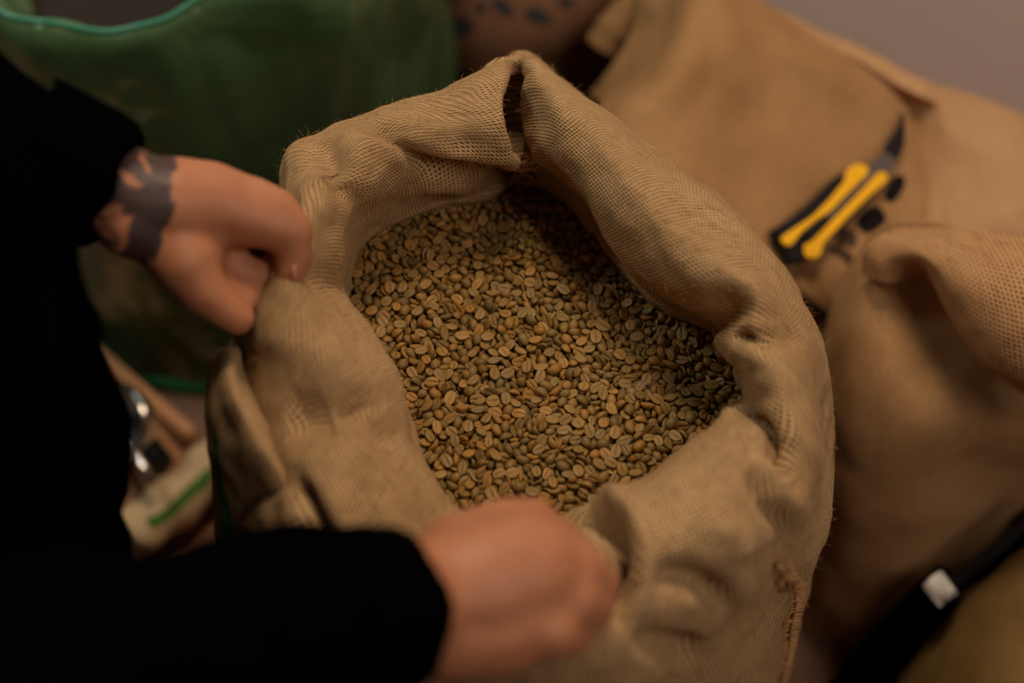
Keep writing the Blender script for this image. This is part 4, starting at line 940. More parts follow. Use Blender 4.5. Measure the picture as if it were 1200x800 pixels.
19,-268,250,-58,-42,-11,46,-248,-255,204,-68,-22,-15,47,179,-271,262,-81,44,-11,57,246,-269,257,71,57,-13,54,431,-266,247,9,-13,31,56,384,-256,213,-26,44,-75,49,-222,-265,249,78,23,13,50,-146,-268,262,38,16,38,49,572,-261,239,-61,-56,-5,46,63,-268,267,36,16,55,44,160,-257,227,-5,-21,37,48,287,-261,241,66,34,26,52,
503,-261,251,1,-20,-28,40,274,-263,264,15,-23,-45,57,-3,-254,230,-53,69,-32,44,216,-254,234,61,-59,-8,44,-297,-247,215,67,61,18,46,-39,-257,252,75,-7,-27,48,108,-260,264,89,3,-9,55,-338,-218,119,-41,28,-28,53,553,-243,209,-28,-68,36,49,78,-252,241,-67,-42,-17,53,40,-249,230,-59,54,40,46,146,-257,260,-81,-24,-16,49,
531,-248,229,-12,67,-13,42,349,-255,257,-27,13,12,55,599,-247,229,-77,39,28,53,-70,-253,253,68,52,-4,53,118,-245,226,-86,-8,-1,58,-167,-252,253,-86,-19,-17,52,-108,-253,263,47,1,-3,52,407,-242,229,-42,-20,23,45,-17,-248,253,49,-6,-2,40,438,-243,238,-53,60,6,41,-276,-231,198,27,82,-11,50,484,-251,279,10,14,37,58,
-226,-239,238,12,-3,-1,54,347,-237,234,-20,-73,-43,51,306,-242,252,-40,-72,20,48,462,-243,255,50,75,-1,41,566,-233,225,-17,-70,32,55,-314,-225,197,80,5,0,53,244,-239,248,13,-54,-53,53,498,-235,236,17,60,18,46,385,-233,232,-63,22,-58,41,369,-232,227,-60,1,-59,46,518,-241,260,34,-71,-11,47,185,-232,231,34,-72,-4,54,
140,-232,230,-36,38,-6,54,-141,-235,245,81,-6,-3,54,352,-221,197,-28,-42,39,50,19,-238,261,9,88,13,54,-198,-241,272,-18,2,-34,53,198,-236,256,9,14,48,47,-253,-223,219,-74,-10,-49,47,33,-225,230,23,8,-34,60,-274,-229,246,66,18,7,57,-47,-227,239,-12,-87,-14,58,-182,-227,240,-24,-55,47,54,64,-222,229,-60,-3,19,47,
92,-226,249,-91,14,-4,49,441,-219,230,11,3,27,48,583,-224,246,6,-32,68,48,-12,-229,267,15,16,-62,51,214,-220,236,-32,-33,50,51,-312,-217,228,-13,-7,-26,49,-93,-232,282,15,-91,14,52,401,-216,230,1,11,-26,49,229,-211,212,-39,26,58,51,157,-226,268,-23,-83,7,50,473,-220,250,-7,-10,3,49,270,-224,265,-54,-75,7,54,
-77,-217,241,-45,-10,65,54,-169,-219,252,-30,30,-4,52,582,-211,228,-65,23,6,53,322,-222,266,6,17,32,57,-135,-225,283,75,0,2,57,523,-213,241,-36,15,25,52,112,-214,244,-77,-15,-26,48,-109,-216,252,0,-1,93,50,-349,-191,167,-40,29,-26,51,419,-216,260,-44,-69,-32,49,253,-208,232,55,-46,-21,50,175,-203,221,90,12,15,56,
554,-203,219,24,-63,4,48,-229,-214,267,-23,75,-12,54,-33,-205,235,22,-13,9,51,-339,-202,227,18,2,-50,51,54,-204,238,61,8,-18,47,369,-203,241,32,77,-33,61,-206,-204,246,-54,61,-20,60,340,-200,232,58,41,35,51,-283,-205,252,43,-56,5,59,243,-188,194,9,92,12,52,296,-203,252,-23,-31,-12,58,437,-196,230,71,-10,20,41,
-254,-201,249,53,58,-4,46,40,-189,206,12,-71,-48,54,88,-201,250,2,72,-25,49,9,-203,258,83,-29,-3,46,164,-200,252,-6,-9,31,55,229,-194,234,66,3,5,48,461,-200,258,31,-82,13,51,602,-189,221,-60,-31,-1,52,-153,-190,225,-4,-25,-4,47,497,-199,255,-91,-10,12,59,530,-192,236,30,66,53,44,-136,-185,216,79,10,33,57,
-86,-198,263,-19,86,-14,48,486,-184,218,5,3,23,57,-321,-184,220,10,58,35,46,-302,-192,251,26,-55,-33,49,-187,-181,210,-18,-19,-47,54,137,-197,266,-5,0,29,47,569,-189,242,27,-36,46,52,274,-192,252,-8,26,-43,55,-54,-199,278,13,-84,-18,57,66,-189,248,91,16,-5,44,-233,-187,244,52,36,30,48,110,-184,237,-35,26,55,52,
397,-190,262,-83,22,7,53,22,-188,256,-59,0,-27,50,194,-190,267,-13,13,-15,57,-347,-169,195,5,73,-60,53,323,-188,265,-32,-79,-28,46,-97,-183,245,10,-81,-34,54,-17,-194,284,-66,59,5,50,-170,-186,259,-54,76,10,58,434,-181,250,5,86,-16,55,-161,-171,217,12,-61,69,47,228,-176,241,67,43,-7,43,-275,-178,248,25,88,11,44,
539,-185,277,63,-16,-29,53,457,-172,235,-11,-12,63,49,211,-168,230,38,-59,-23,53,351,-181,274,85,32,-22,51,372,-172,246,48,66,19,53,43,-173,257,-79,-8,24,50,-209,-171,251,23,-25,76,53,302,-171,252,47,45,20,60,-341,-173,259,90,-3,6,58,163,-168,242,92,13,13,54,581,-169,249,13,-4,-16,51,248,-174,269,-60,-52,10,52,
-251,-163,236,14,10,-85,50,-297,-161,233,3,4,36,53,408,-165,253,-75,25,44,52,144,-169,266,11,-2,-83,46,545,-162,246,22,74,-37,43,-32,-166,261,1,-40,84,51,480,-163,248,48,70,-5,50,-368,-146,192,-57,-4,-52,48,6,-166,262,-34,10,6,54,279,-160,244,23,81,-12,43,329,-165,259,3,2,-30,56,-57,-173,297,-56,11,5,56,
119,-160,252,-32,70,-32,52,64,-160,251,-55,29,-9,46,-72,-162,260,81,-44,-14,54,83,-168,284,-8,15,-9,52,390,-162,265,-21,-50,9,47,-178,-158,255,-32,-33,-19,58,31,-151,232,58,-58,21,51,510,-156,248,-79,30,1,55,-119,-163,277,2,-21,-19,60,589,-151,234,-82,-14,-13,50,394,-148,229,-74,-27,-1,53,-93,-151,244,41,-71,-14,52,
-272,-156,261,78,-12,6,48,437,-153,257,-63,-23,-13,49,-135,-140,218,89,18,-6,48,352,-142,230,-28,-82,-22,58,-340,-146,244,-2,-51,71,52,232,-150,259,-82,-27,-11,50,466,-139,225,-13,-3,22,50,388,-133,203,49,-74,-30,57,197,-151,269,58,-66,12,55,-8,-138,229,-16,18,-39,55,-58,-142,244,-23,-40,43,56,144,-137,226,-74,-42,17,59,
-169,-139,236,-56,41,5,49,353,-149,270,-82,-42,-8,46,-310,-143,252,-36,50,-39,49,519,-135,227,-6,-13,10,49,-195,-141,252,23,-54,-31,53,5,-145,264,9,-64,8,44,551,-141,255,-88,3,-7,56,94,-146,275,4,-22,78,54,605,-129,220,-25,-9,12,47,-72,-128,216,52,-57,-35,53,153,-139,257,-14,9,-62,49,-235,-133,236,35,-80,-16,49,
254,-137,251,-75,20,-20,55,416,-129,226,9,56,15,52,174,-134,245,43,44,26,51,56,-135,248,-65,29,6,50,-134,-137,256,78,50,-7,46,310,-139,267,2,-87,-12,48,574,-130,245,-82,-10,-26,52,-289,-129,242,43,-70,-6,46,-37,-131,252,15,-4,-62,53,-370,-127,237,22,65,58,45,25,-133,262,32,-41,28,50,117,-128,247,71,51,13,43,
540,-117,211,-49,58,-15,56,-221,-133,270,-2,91,25,51,606,-108,184,79,9,-7,54,-390,-105,175,-7,47,16,47,5,-120,230,-40,28,-10,48,-318,-119,229,-75,-9,7,52,290,-128,263,33,-67,-27,49,-264,-129,268,-33,-34,-81,53,507,-114,219,40,-57,4,45,-106,-133,285,-45,78,-13,56,482,-111,210,20,-37,-67,45,-349,-117,234,-14,71,24,48,
-372,-108,212,-11,-75,-22,53,203,-119,252,46,76,24,47,372,-121,259,-52,69,8,51,-156,-121,263,-24,-2,-46,54,333,-111,228,34,41,-59,59,433,-115,251,-82,27,9,49,-257,-106,221,53,-6,-7,47,578,-107,225,23,16,23,44,322,-120,270,-62,-8,-16,47,99,-106,225,-34,-9,74,51,-157,-99,204,24,-36,45,50,225,-117,266,-19,-8,76,47,
456,-102,222,-31,40,-63,48,77,-114,267,-66,-49,-3,55,26,-98,212,-79,27,7,41,400,-104,234,36,-85,-8,44,521,-104,235,-13,-25,65,41,306,-100,221,-53,44,-32,57,-75,-109,255,-41,22,44,48,381,-98,221,46,-68,-22,50,21,-107,254,47,-30,-48,50,602,-102,235,33,-42,42,48,265,-110,268,-18,-9,2,47,470,-102,243,38,13,53,40,
-202,-111,272,-34,-75,1,55,159,-108,262,-65,5,67,55,-130,-110,272,-43,-34,65,49,-177,-101,243,-36,77,0,51,282,-95,227,58,-29,11,52,-355,-93,222,-46,27,-1,50,-19,-98,237,-40,79,24,53,-50,-112,284,-65,-60,15,59,47,-90,214,5,-18,-29,50,142,-102,256,-55,-28,32,52,555,-99,245,56,-43,4,45,-304,-95,232,67,24,-48,51,
-13,-106,275,28,-85,-8,56,249,-96,243,9,-70,44,49,126,-90,223,64,-62,18,42,354,-94,238,2,11,2,51,-384,-83,202,81,29,-8,48,-278,-99,262,-38,-81,-12,47,-332,-93,244,-60,53,26,53,-229,-95,251,61,-56,5,47,206,-94,252,28,2,-27,52,182,-100,272,51,50,17,51,442,-85,227,-19,17,13,51,-110,-98,271,2,15,-56,53,
476,-84,225,-46,43,-11,52,599,-79,213,-49,76,-18,49,-83,-89,247,39,30,-47,58,499,-82,226,49,-63,-15,52,538,-81,226,-21,11,-55,51,318,-93,272,66,54,-12,51,286,-80,232,33,-62,30,40,120,-93,277,47,12,12,62,404,-81,242,-48,6,-17,50,6,-82,252,-40,-72,46,50,-191,-82,250,-65,-7,22,52,-31,-78,241,-8,-39,-48,47,
570,-77,239,-92,6,11,51,-116,-73,227,-42,-76,-27,51,-253,-84,268,80,27,35,53,81,-84,271,0,86,-5,49,373,-80,260,60,44,11,48,265,-73,238,43,46,10,55,42,-79,258,55,62,15,54,343,-82,268,-25,23,61,49,-344,-69,230,-56,-3,29,47,521,-74,254,18,-29,-61,50,238,-73,254,-27,7,-86,47,202,-68,235,76,-20,0,49,
-400,-69,241,-52,50,-14,47,-378,-69,243,-48,48,-20,54,-162,-71,252,59,67,0,45,446,-75,270,72,4,-16,59,115,-69,253,41,-7,-19,48,558,-55,207,-75,-50,-19,51,289,-63,233,-11,-65,54,47,58,-67,246,-54,46,-13,52,144,-63,250,-69,49,-1,47,-339,-50,210,-26,70,34,49,-214,-67,265,-5,-4,-54,54,427,-57,234,-5,33,87,53,
169,-64,260,-19,-16,-24,48,-19,-64,257,-35,18,-26,46,591,-52,219,-70,4,13,44,-413,-42,188,-33,-81,-1,57,-91,-63,262,15,22,-86,50,-303,-62,256,-10,-6,-69,58,313,-52,226,85,-11,-2,49,14,-62,261,14,-73,-19,55,489,-53,234,-48,73,-5,54,-276,-63,270,53,67,-25,53,546,-54,240,-8,-15,76,58,-364,-48,222,-12,9,-51,44,
-180,-56,250,24,26,11,51,-51,-56,254,16,-92,8,50,-199,-46,223,5,-4,66,57,-427,-22,148,11,7,-33,52,330,-60,271,63,59,-6,53,475,-58,268,9,86,3,51,-132,-52,247,37,33,-3,51,-106,-43,223,-2,-12,-63,49,177,-44,227,-1,14,-25,54,-240,-53,260,44,78,4,47,-355,-54,261,64,61,-11,49,399,-58,277,-20,6,-83,54,
354,-51,255,47,-35,5,55,83,-50,256,4,-9,-47,53,191,-54,269,-25,-87,10,53,249,-52,261,-38,-64,-55,50,-409,-42,233,-69,-32,4,54,-79,-46,247,2,-12,59,51,214,-45,249,-9,8,63,47,516,-48,264,53,10,-13,45,29,-41,245,10,69,-39,41,60,-34,224,-37,16,-30,51,-159,-43,253,-10,-56,42,53,3,-38,249,-9,-35,-38,54,
129,-35,239,-64,-56,14,47,-138,-34,244,20,38,-39,54,-327,-39,259,62,-57,7,49,-223,-30,232,86,15,16,43,268,-40,266,24,65,37,52,160,-22,209,22,-11,-32,42,-83,-23,216,-55,-40,1,46,589,-28,232,20,6,78,51,302,-38,267,-81,23,10,53,229,-27,231,-35,-2,79,52,373,-34,258,-70,-46,16,49,-381,-32,251,-42,-69,30,50,
445,-38,272,-51,32,-17,52,414,-32,259,32,1,-50,57,-112,-31,255,-40,83,-11,46,276,-27,243,-13,77,18,45,74,-19,221,-68,-31,-37,42,546,-25,246,-93,7,-6,46,358,-24,241,-78,35,32,51,-302,-27,252,-47,-60,26,57,106,-32,270,80,40,-2,53,-53,-27,253,88,-10,-17,48,427,-22,237,10,-14,21,53,320,-26,252,-73,-1,-20,53,
-282,-28,260,29,15,77,55,391,-33,279,32,-86,5,44,-23,-26,258,-84,35,7,50,-196,-30,271,41,78,-4,57,189,-27,266,-23,-81,-36,52,-445,1,176,20,48,40,54,23,-23,258,81,-17,-13,49,487,-19,249,-79,-23,26,55,-255,-26,275,-19,92,-5,54,-227,-25,274,44,56,33,53,-100,-12,232,48,-6,18,46,501,-24,274,50,-61,-20,51,
623,-4,212,6,18,-80,55,460,-17,259,46,-68,-19,42,608,-12,242,14,-13,-7,54,217,-18,266,-89,-10,-3,45,340,-9,239,60,26,45,51,-432,-4,224,52,-58,-12,52,-352,-20,276,-15,10,15,52,53,-13,254,67,50,-18,55,127,-6,238,75,25,-26,55,-402,-1,221,-35,-7,17,52,-149,-2,230,83,18,2,40,152,-10,258,-24,2,-37,51,
367,-5,242,-63,0,-21,49,-269,-5,242,75,7,-7,56,256,-4,242,-20,12,-40,57,11,2,221,-58,31,-19,53,-166,-11,273,-19,1,28,47,87,-6,259,-12,51,39,51,-236,-3,250,-65,55,20,52,579,4,229,-79,38,6,48,297,1,239,-18,68,-16,52,-77,-9,272,57,-58,5,54,-36,-2,252,-7,66,-32,56,-370,-4,259,-11,40,-81,53,
560,19,185,60,49,44,44,-314,-5,265,15,-51,-58,47,-341,5,236,14,-25,-46,47,-5,1,251,-32,74,6,49,-197,-2,262,-23,-74,-32,56,469,7,236,-34,-87,-6,50,279,3,251,-54,39,-28,49,324,7,243,35,44,-2,44,-416,5,256,74,1,14,47,-124,2,266,-3,-6,49,50,428,15,230,19,7,-92,57,510,9,252,-68,26,-18,56,
-57,11,249,56,60,15,52,-220,12,249,-50,-6,-50,49,198,7,271,89,18,11,49,100,10,264,-63,-6,-27,57,420,8,269,2,-28,41,50,-251,22,224,24,-21,-72,57,29,22,227,33,54,24,55,129,12,258,62,-12,-24,46,387,17,246,50,76,-6,44,-386,27,218,-15,80,4,50,-165,14,259,86,-1,-18,49,66,15,262,27,-87,13,52,
313,25,232,-63,51,-13,40,596,26,232,66,56,5,44,-207,24,239,-50,19,-14,48,-353,22,250,29,-76,9,46,-291,18,266,1,30,10,55,-395,22,257,7,71,23,61,184,25,248,-28,24,8,46,-17,24,251,30,-6,-34,45,151,19,268,-9,-15,67,53,34,15,287,17,8,62,57,-98,15,286,-1,5,-46,53,531,32,233,-57,-50,10,57,
-36,32,235,45,-53,-16,48,-271,21,272,4,28,9,51,-321,32,241,-35,-19,44,60,304,42,210,-58,2,24,53,353,27,259,-12,92,2,58,238,27,262,-68,59,-3,60,-70,19,288,19,-88,-2,52,44,35,244,-28,-55,45,45,410,43,222,-10,0,36,50,564,38,241,-25,5,37,61,-141,26,278,-93,-7,3,57,267,40,236,26,30,59,53,
-122,37,248,-75,12,-7,50,452,37,256,10,4,-26,54,333,42,242,-58,14,18,49,-230,43,241,9,-60,33,50,-4,39,254,-68,9,-17,48,483,37,261,-61,59,-3,58,-193,30,284,-46,-50,20,60,-259,43,253,-91,22,1,48,287,47,243,-2,-34,-32,48,115,41,267,11,10,10,47,177,44,259,16,-69,61,53,508,50,239,-88,-11,-12,53,
15,48,247,3,-58,60,44,423,45,263,-78,-53,-3,52,211,48,252,-4,-91,14,43,-328,38,285,20,-19,-77,52,-372,37,287,52,-72,-17,52,520,62,211,-44,-69,-29,53,-295,47,262,-58,45,-32,43,-215,48,260,19,47,67,53,386,55,239,12,-29,-27,50,75,46,270,-24,-46,73,52,-195,56,241,-43,56,-1,51,358,62,229,-9,12,-12,53,
-94,54,255,-43,68,9,51,324,64,224,68,-53,-31,54,438,63,230,0,3,-52,57,-138,58,246,8,-22,59,46,-28,54,264,1,29,1,51,-345,54,272,19,15,34,51,22,70,223,14,-64,-42,46,-46,63,247,-36,21,-3,48,-396,52,285,-4,-15,29,52,89,63,253,-43,-78,-22,53,301,72,227,25,-28,-45,49,381,80,203,-54,-30,21,52,
543,73,227,-67,-1,-31,53,-173,58,273,-12,-92,9,45,489,71,233,86,1,35,53,-282,68,244,-27,37,-23,47,272,69,240,1,-2,-87,51,-414,65,254,19,6,29,58,146,61,267,18,-24,-44,57,48,81,208,-33,-81,23,49,467,73,237,63,45,23,46,176,66,267,29,3,36,54,337,66,267,60,68,7,52,258,62,281,25,85,16,60,
197,73,247,-15,-34,49,49,411,90,198,67,41,34,55,-319,65,281,93,-8,-2,52,-71,73,259,-72,-20,-37,43,-423,80,237,23,-78,-23,57,504,88,215,-9,-51,35,51,226,72,265,61,-68,16,50,-108,78,246,23,20,50,54,396,80,241,30,-72,13,48,124,75,258,51,34,50,56,-165,75,262,-64,-24,-20,47,-244,66,294,-9,-8,77,49,
476,91,216,-8,-83,-39,51,-263,79,255,-23,-49,13,48,519,97,201,-22,-52,51,55,-32,83,247,10,-2,-53,50,250,83,249,-72,-37,-28,49,7,79,262,-64,53,-20,59,-214,83,250,71,-56,-17,49,352,88,236,9,18,-88,53,-79,88,236,41,17,9,47,-395,94,220,-52,-53,24,48,-10,72,287,-14,-12,43,59,-369,76,282,-81,39,2,49,
-445,93,232,-17,24,12,51,113,94,226,-42,69,21,54,52,87,258,-32,-53,67,57,23,97,228,31,13,-15,45,-298,92,244,-27,-38,20,59,101,86,265,-45,-62,-39,55,451,92,247,30,50,3,52,-56,92,255,-60,43,12,47,293,96,248,-58,2,25,55,-137,92,261,9,-8,-57,51,-328,93,260,10,-62,23,48,80,99,239,71,-28,-16,43,
211,96,254,52,-36,44,48,145,94,267,21,86,4,50,183,98,256,82,20,-2,46,-259,108,226,-2,10,42,54,388,107,229,-3,89,-26,55,-381,104,240,69,-53,-28,50,-226,105,240,-8,62,-70,47,-125,110,224,25,-6,-37,51,429,106,239,10,-14,52,45,-189,101,260,76,-4,11,51,478,122,196,-64,-52,22,58,-426,110,232,-66,9,-14,49,
-366,102,267,-76,24,12,52,494,119,215,20,11,69,48,-48,111,243,11,-2,-90,50,141,113,242,-75,22,16,49,-92,103,276,-75,-51,-6,49,-157,107,266,-27,-5,-56,51,-18,107,268,85,-33,13,54,-81,115,242,13,8,-30,54,319,116,240,63,-48,-26,59,246,107,275,12,6,21,46,54,117,247,59,72,9,51,184,120,237,-45,23,33,51,
-347,120,239,44,59,-4,46,30,107,277,74,49,3,57,-316,117,248,3,-2,-32,53,289,119,246,16,8,-9,55,-231,125,230,-12,23,0,51,91,117,259,53,-8,-35,53,-272,120,262,-37,86,0,52,-205,129,238,-8,-31,-62,47,391,123,256,16,77,-9,50,445,128,242,70,-42,-45,52,-402,119,272,-88,-16,-6,52,-143,131,237,77,39,32,47,
70,132,235,-48,43,-21,56,2,126,260,-8,-15,-6,49,-361,129,258,67,38,-8,53,356,137,237,-26,88,12,57,-120,127,268,48,72,2,47,-182,127,268,-43,-68,-47,51,-307,119,292,-4,-1,-59,56,158,127,270,43,-2,-47,51,-109,138,243,34,76,18,51,472,140,239,-12,-17,-41,51,304,146,224,39,8,28,49,-439,139,250,47,-78,-13,46,
-332,131,277,69,-59,5,45,395,147,227,82,-8,2,52,441,147,229,-64,-23,3,55,105,136,266,-6,-2,-23,53,-59,142,250,-36,52,2,55,189,144,244,78,-32,-23,51,137,137,268,-26,77,-4,43,231,135,271,-62,58,16,54,-157,137,267,36,70,39,47,-226,142,256,-19,-88,-13,45,205,140,263,22,7,73,55,266,141,262,80,-18,4,43,
45,148,246,19,22,59,49,-253,142,272,-36,-47,50,52,-70,140,282,0,-33,36,57,-4,139,284,-26,-14,5,55,-129,157,236,-29,-64,-11,53,-321,148,263,16,82,40,48,334,153,254,-85,3,-25,49,-25,154,251,70,50,0,52,-390,154,256,5,-5,55,54,405,168,218,-71,-3,-9,50,283,157,250,47,-7,12,46,374,167,225,-72,1,39,46,
-284,163,236,62,-29,-4,50,80,158,253,71,-28,35,56,-194,157,258,14,-71,-45,52,130,163,247,3,-36,-74,53,-363,154,274,-75,-24,-4,49,-315,166,238,-7,12,-92,52,252,162,252,-62,55,27,49,-235,163,248,39,-78,-32,55,18,165,245,80,14,-38,58,-42,171,230,-4,-17,35,47,108,175,220,-6,16,6,57,324,169,240,-51,38,27,43,
231,171,237,-59,62,4,45,64,158,276,0,-31,-42,54,-449,167,256,-80,-15,-1,53,-158,167,256,31,86,11,55,-99,164,264,-76,-25,-31,45,186,170,253,16,-7,14,45,-417,159,291,5,4,-39,54,-261,172,253,36,20,-9,54,210,171,256,-55,-26,44,53,-74,170,260,-24,-77,38,56,352,176,243,29,28,16,52,426,185,218,24,-64,58,49,
-340,177,253,31,9,39,48,40,183,235,60,-52,-19,52,-208,180,249,-51,48,6,51,312,190,222,-78,-36,-25,51,157,188,230,72,49,-24,49,278,178,263,22,8,-51,55,78,190,230,54,0,-18,46,388,190,232,-8,85,-12,56,-17,184,254,53,16,-4,51,110,189,246,-21,-27,-72,42,305,184,264,-31,31,-11,50,54,186,260,-54,-71,-2,45,
-62,185,267,-1,-87,16,43,-138,189,258,0,-4,61,54,14,192,248,91,17,-4,45,-297,190,255,-23,82,6,51,197,196,238,60,-52,11,45,-386,191,253,-75,-33,44,48,-227,196,243,53,-63,45,47,-49,199,236,-18,-69,50,51,-179,187,272,-22,51,-55,52,-112,190,265,-85,35,0,49,92,204,235,14,-7,2,48,220,203,239,11,64,27,51,
-449,202,245,44,-55,-8,55,-368,197,262,69,-46,-8,55,415,206,241,33,78,7,46,132,208,243,-6,13,50,49,-271,194,286,-10,54,3,50,148,196,282,-87,28,5,55,252,203,259,-57,56,-14,60,-407,197,279,-33,79,13,49,-239,210,244,11,75,-11,48,367,207,257,81,-14,-1,56,-81,205,264,68,26,25,59,280,208,256,-75,19,-13,46,
-23,211,247,7,93,12,55,33,219,225,69,-22,-46,49,298,216,237,-56,44,-29,51,-429,209,258,-79,16,7,46,-319,211,257,71,56,8,56,-355,199,298,-72,57,4,53,342,221,236,13,36,-3,53,-201,208,278,-3,-4,80,56,321,224,230,-1,18,-87,42,-161,216,254,3,-13,-53,51,-48,224,232,-80,14,17,52,-4,228,227,73,-21,-9,52,
181,216,267,-14,12,-49,49,231,223,246,14,3,-52,41,-285,218,262,87,24,15,49,-398,225,242,37,41,-26,53,106,227,241,89,-13,-17,53,-252,217,271,77,47,-1,56,78,224,253,50,58,16,54,-101,220,271,-33,79,12,49,211,228,246,41,-1,68,47,121,221,273,11,-88,16,50,-450,238,225,79,-34,-18,50,15,225,263,64,-47,19,50,
-133,227,262,11,-12,72,50,-180,233,247,51,-59,-2,43,51,227,267,-79,2,11,49,369,239,236,20,87,-2,45,152,229,276,-2,-7,-59,47,-198,240,246,-37,-45,17,51,21,247,229,-28,-82,-24,50,-228,239,259,-5,-73,17,53,269,246,240,-21,91,-8,48,-370,233,283,18,-9,15,55,170,247,245,-15,36,24,51,75,253,229,56,-7,-46,56,
328,250,238,-8,-79,-23,51,-334,246,250,69,-35,20,54,-71,244,255,45,58,22,50,301,254,229,-2,7,-80,49,192,246,250,-59,-53,-6,47,-41,247,249,7,-13,-1,48,-165,237,282,54,7,2,57,-279,247,254,-14,71,-35,46,-431,254,237,-11,-24,77,44,-95,248,263,-65,51,22,52,224,253,249,1,14,-33,55,-128,263,222,-2,91,-11,46,
356,263,226,83,11,-17,50,-12,251,265,-9,-48,48,55,96,254,261,-12,-77,1,46,117,249,278,-6,-89,6,52,-304,269,221,78,-49,-7,62,245,270,221,18,-30,-49,51,35,262,250,-88,19,27,47,176,273,219,30,-61,-51,48,-250,265,242,16,-1,38,57,-34,269,235,-30,46,31,46,-213,261,262,-91,6,-7,47,-291,263,258,-85,-35,7,49,
-456,266,253,3,93,13,49,-404,265,263,26,-3,-79,51,-7,274,237,-24,-77,21,59,288,269,256,-88,4,-5,47,54,263,278,76,45,4,55,-43,288,210,9,-57,34,57,-338,273,254,47,-75,9,54,330,277,244,92,11,0,49,-373,274,254,7,-43,-72,53,149,263,289,-49,1,-12,54,291,287,230,8,84,18,51,-309,276,259,2,5,13,40,
241,277,262,-16,3,72,54,-68,283,245,60,-50,31,50,83,278,260,-21,-42,80,50,-144,278,261,-17,5,-27,55,-196,283,251,72,-60,0,48,208,287,239,-67,-54,21,49,-262,274,280,-3,-19,-26,52,9,286,247,4,21,48,46,115,288,247,74,-4,-24,54,-453,292,238,-5,77,18,58,-421,288,254,-64,-49,-13,50,-338,299,229,4,11,-91,55,
-172,294,246,-35,-2,26,44,162,288,265,-10,5,-58,55,251,298,238,-14,72,35,41,308,299,238,30,60,48,44,-279,296,249,60,42,11,54,-30,300,238,-64,3,57,49,-387,295,253,-21,24,-42,50,-83,297,250,-18,-18,-20,52,-233,291,269,-79,18,3,53,-101,285,287,57,-66,3,54,48,295,259,-12,48,-41,48,63,303,237,-57,48,-20,44,
107,308,230,-61,-19,20,48,187,295,270,-55,75,10,49,231,303,248,19,-59,-43,43,-11,301,262,-10,-34,-54,49,-142,304,254,24,-9,-7,48,-365,302,261,82,-14,-12,50,133,302,265,-50,-70,-22,53,30,308,254,36,68,-9,56,-317,303,272,-8,-61,17,59,-262,316,236,38,-34,1,50,319,330,198,-33,-11,32,46,-294,311,260,64,-58,15,53,
-44,311,264,-50,76,-2,44,84,314,259,7,-5,6,42,268,314,260,34,78,6,56,-178,309,276,46,-81,13,54,286,325,231,-12,-3,-25,53,-456,318,252,-2,74,46,50,-409,318,254,75,-11,-35,53,-67,316,259,53,56,49,49,-139,325,240,3,-3,11,46,-210,313,278,-73,-33,21,60,165,325,245,75,42,-16,51,-342,317,272,-83,-5,30,52,
218,320,264,50,12,-5,61,-16,319,269,-39,20,25,56,14,324,265,6,80,-18,44,44,329,249,44,-14,-10,50,125,329,252,-20,91,2,44,-388,330,253,79,-46,-17,49,-99,330,259,-16,-92,8,53,104,342,225,31,-81,3,53,238,343,223,13,-29,81,56,-200,336,246,47,9,3,47,-165,334,251,62,-8,-2,50,304,339,239,28,56,48,53,
76,337,248,13,32,-35,48,-244,330,274,-52,-52,1,51,-5,340,248,44,-18,49,56,275,351,222,9,45,-61,49,-145,350,226,-21,49,40,55,-363,340,260,-70,1,-28,58,-434,348,238,-43,-30,28,48,18,350,233,49,56,28,56,-455,342,258,72,45,-6,50,-300,347,247,-38,-82,16,46,-256,343,259,-51,-49,2,55,-414,346,251,-9,-7,28,51,
310,356,231,-58,1,-21,50,46,353,243,-7,-30,-12,56,168,358,232,68,-30,-34,51,186,350,255,24,-25,-41,51,114,350,258,19,-85,5,49,-328,347,267,64,-57,-12,54,-122,364,223,-73,-9,44,56,-19,358,244,-1,90,-9,46,-281,346,278,-6,-4,-49,47,-204,348,277,-7,-57,-54,44,-170,359,249,26,-82,-5,49,-52,358,255,-22,75,-7,56,
213,360,251,-88,-15,-19,55,144,357,271,28,-80,0,51,257,371,236,20,62,-30,57,-228,361,270,1,-3,83,55,-35,379,223,-52,-43,19,55,-97,369,251,77,-34,-18,45,-353,367,256,80,-1,-3,50,71,375,235,-42,-66,7,48,89,368,256,-77,54,5,51,293,395,182,-49,-39,62,53,-393,367,264,1,-87,18,52,224,381,227,71,-24,-30,52,
28,362,279,4,33,43,54,-197,374,259,-76,35,6,53,-304,365,287,-57,-64,8,60,-452,374,261,87,-28,6,54,52,382,247,37,-27,-51,48,112,380,259,12,-3,-49,50,-133,386,250,-25,87,24,46,-80,380,267,85,-23,-13,49,10,394,231,7,-45,-46,48,-12,386,253,24,-11,-66,53,247,389,245,-8,19,-78,47,153,391,243,55,56,3,48,
-264,382,268,-58,71,-9,52,184,389,249,-72,-43,6,59,-330,386,262,-25,-14,-73,53,-291,386,262,5,-15,41,53,-363,378,288,-3,18,71,56,32,392,251,30,28,61,49,-147,398,235,33,37,16,42,-409,389,266,-61,-13,0,53,-441,405,225,-10,-20,51,57,-107,395,254,7,-14,-1,48,272,400,242,38,-30,-17,53,83,401,245,-17,-12,74,56,
-222,391,273,-81,-34,-6,47,127,402,246,-37,36,-18,55,37,409,228,30,72,35,46,-385,403,250,-2,-19,25,60,-354,409,239,79,-46,15,55,-174,400,266,60,-3,-7,55,-27,411,236,93,-7,-2,51,282,414,229,58,18,-59,49,-51,395,283,-6,3,-48,55,-450,404,262,23,-4,-55,49,-129,413,240,91,-22,11,41,61,424,212,44,0,-27,48,
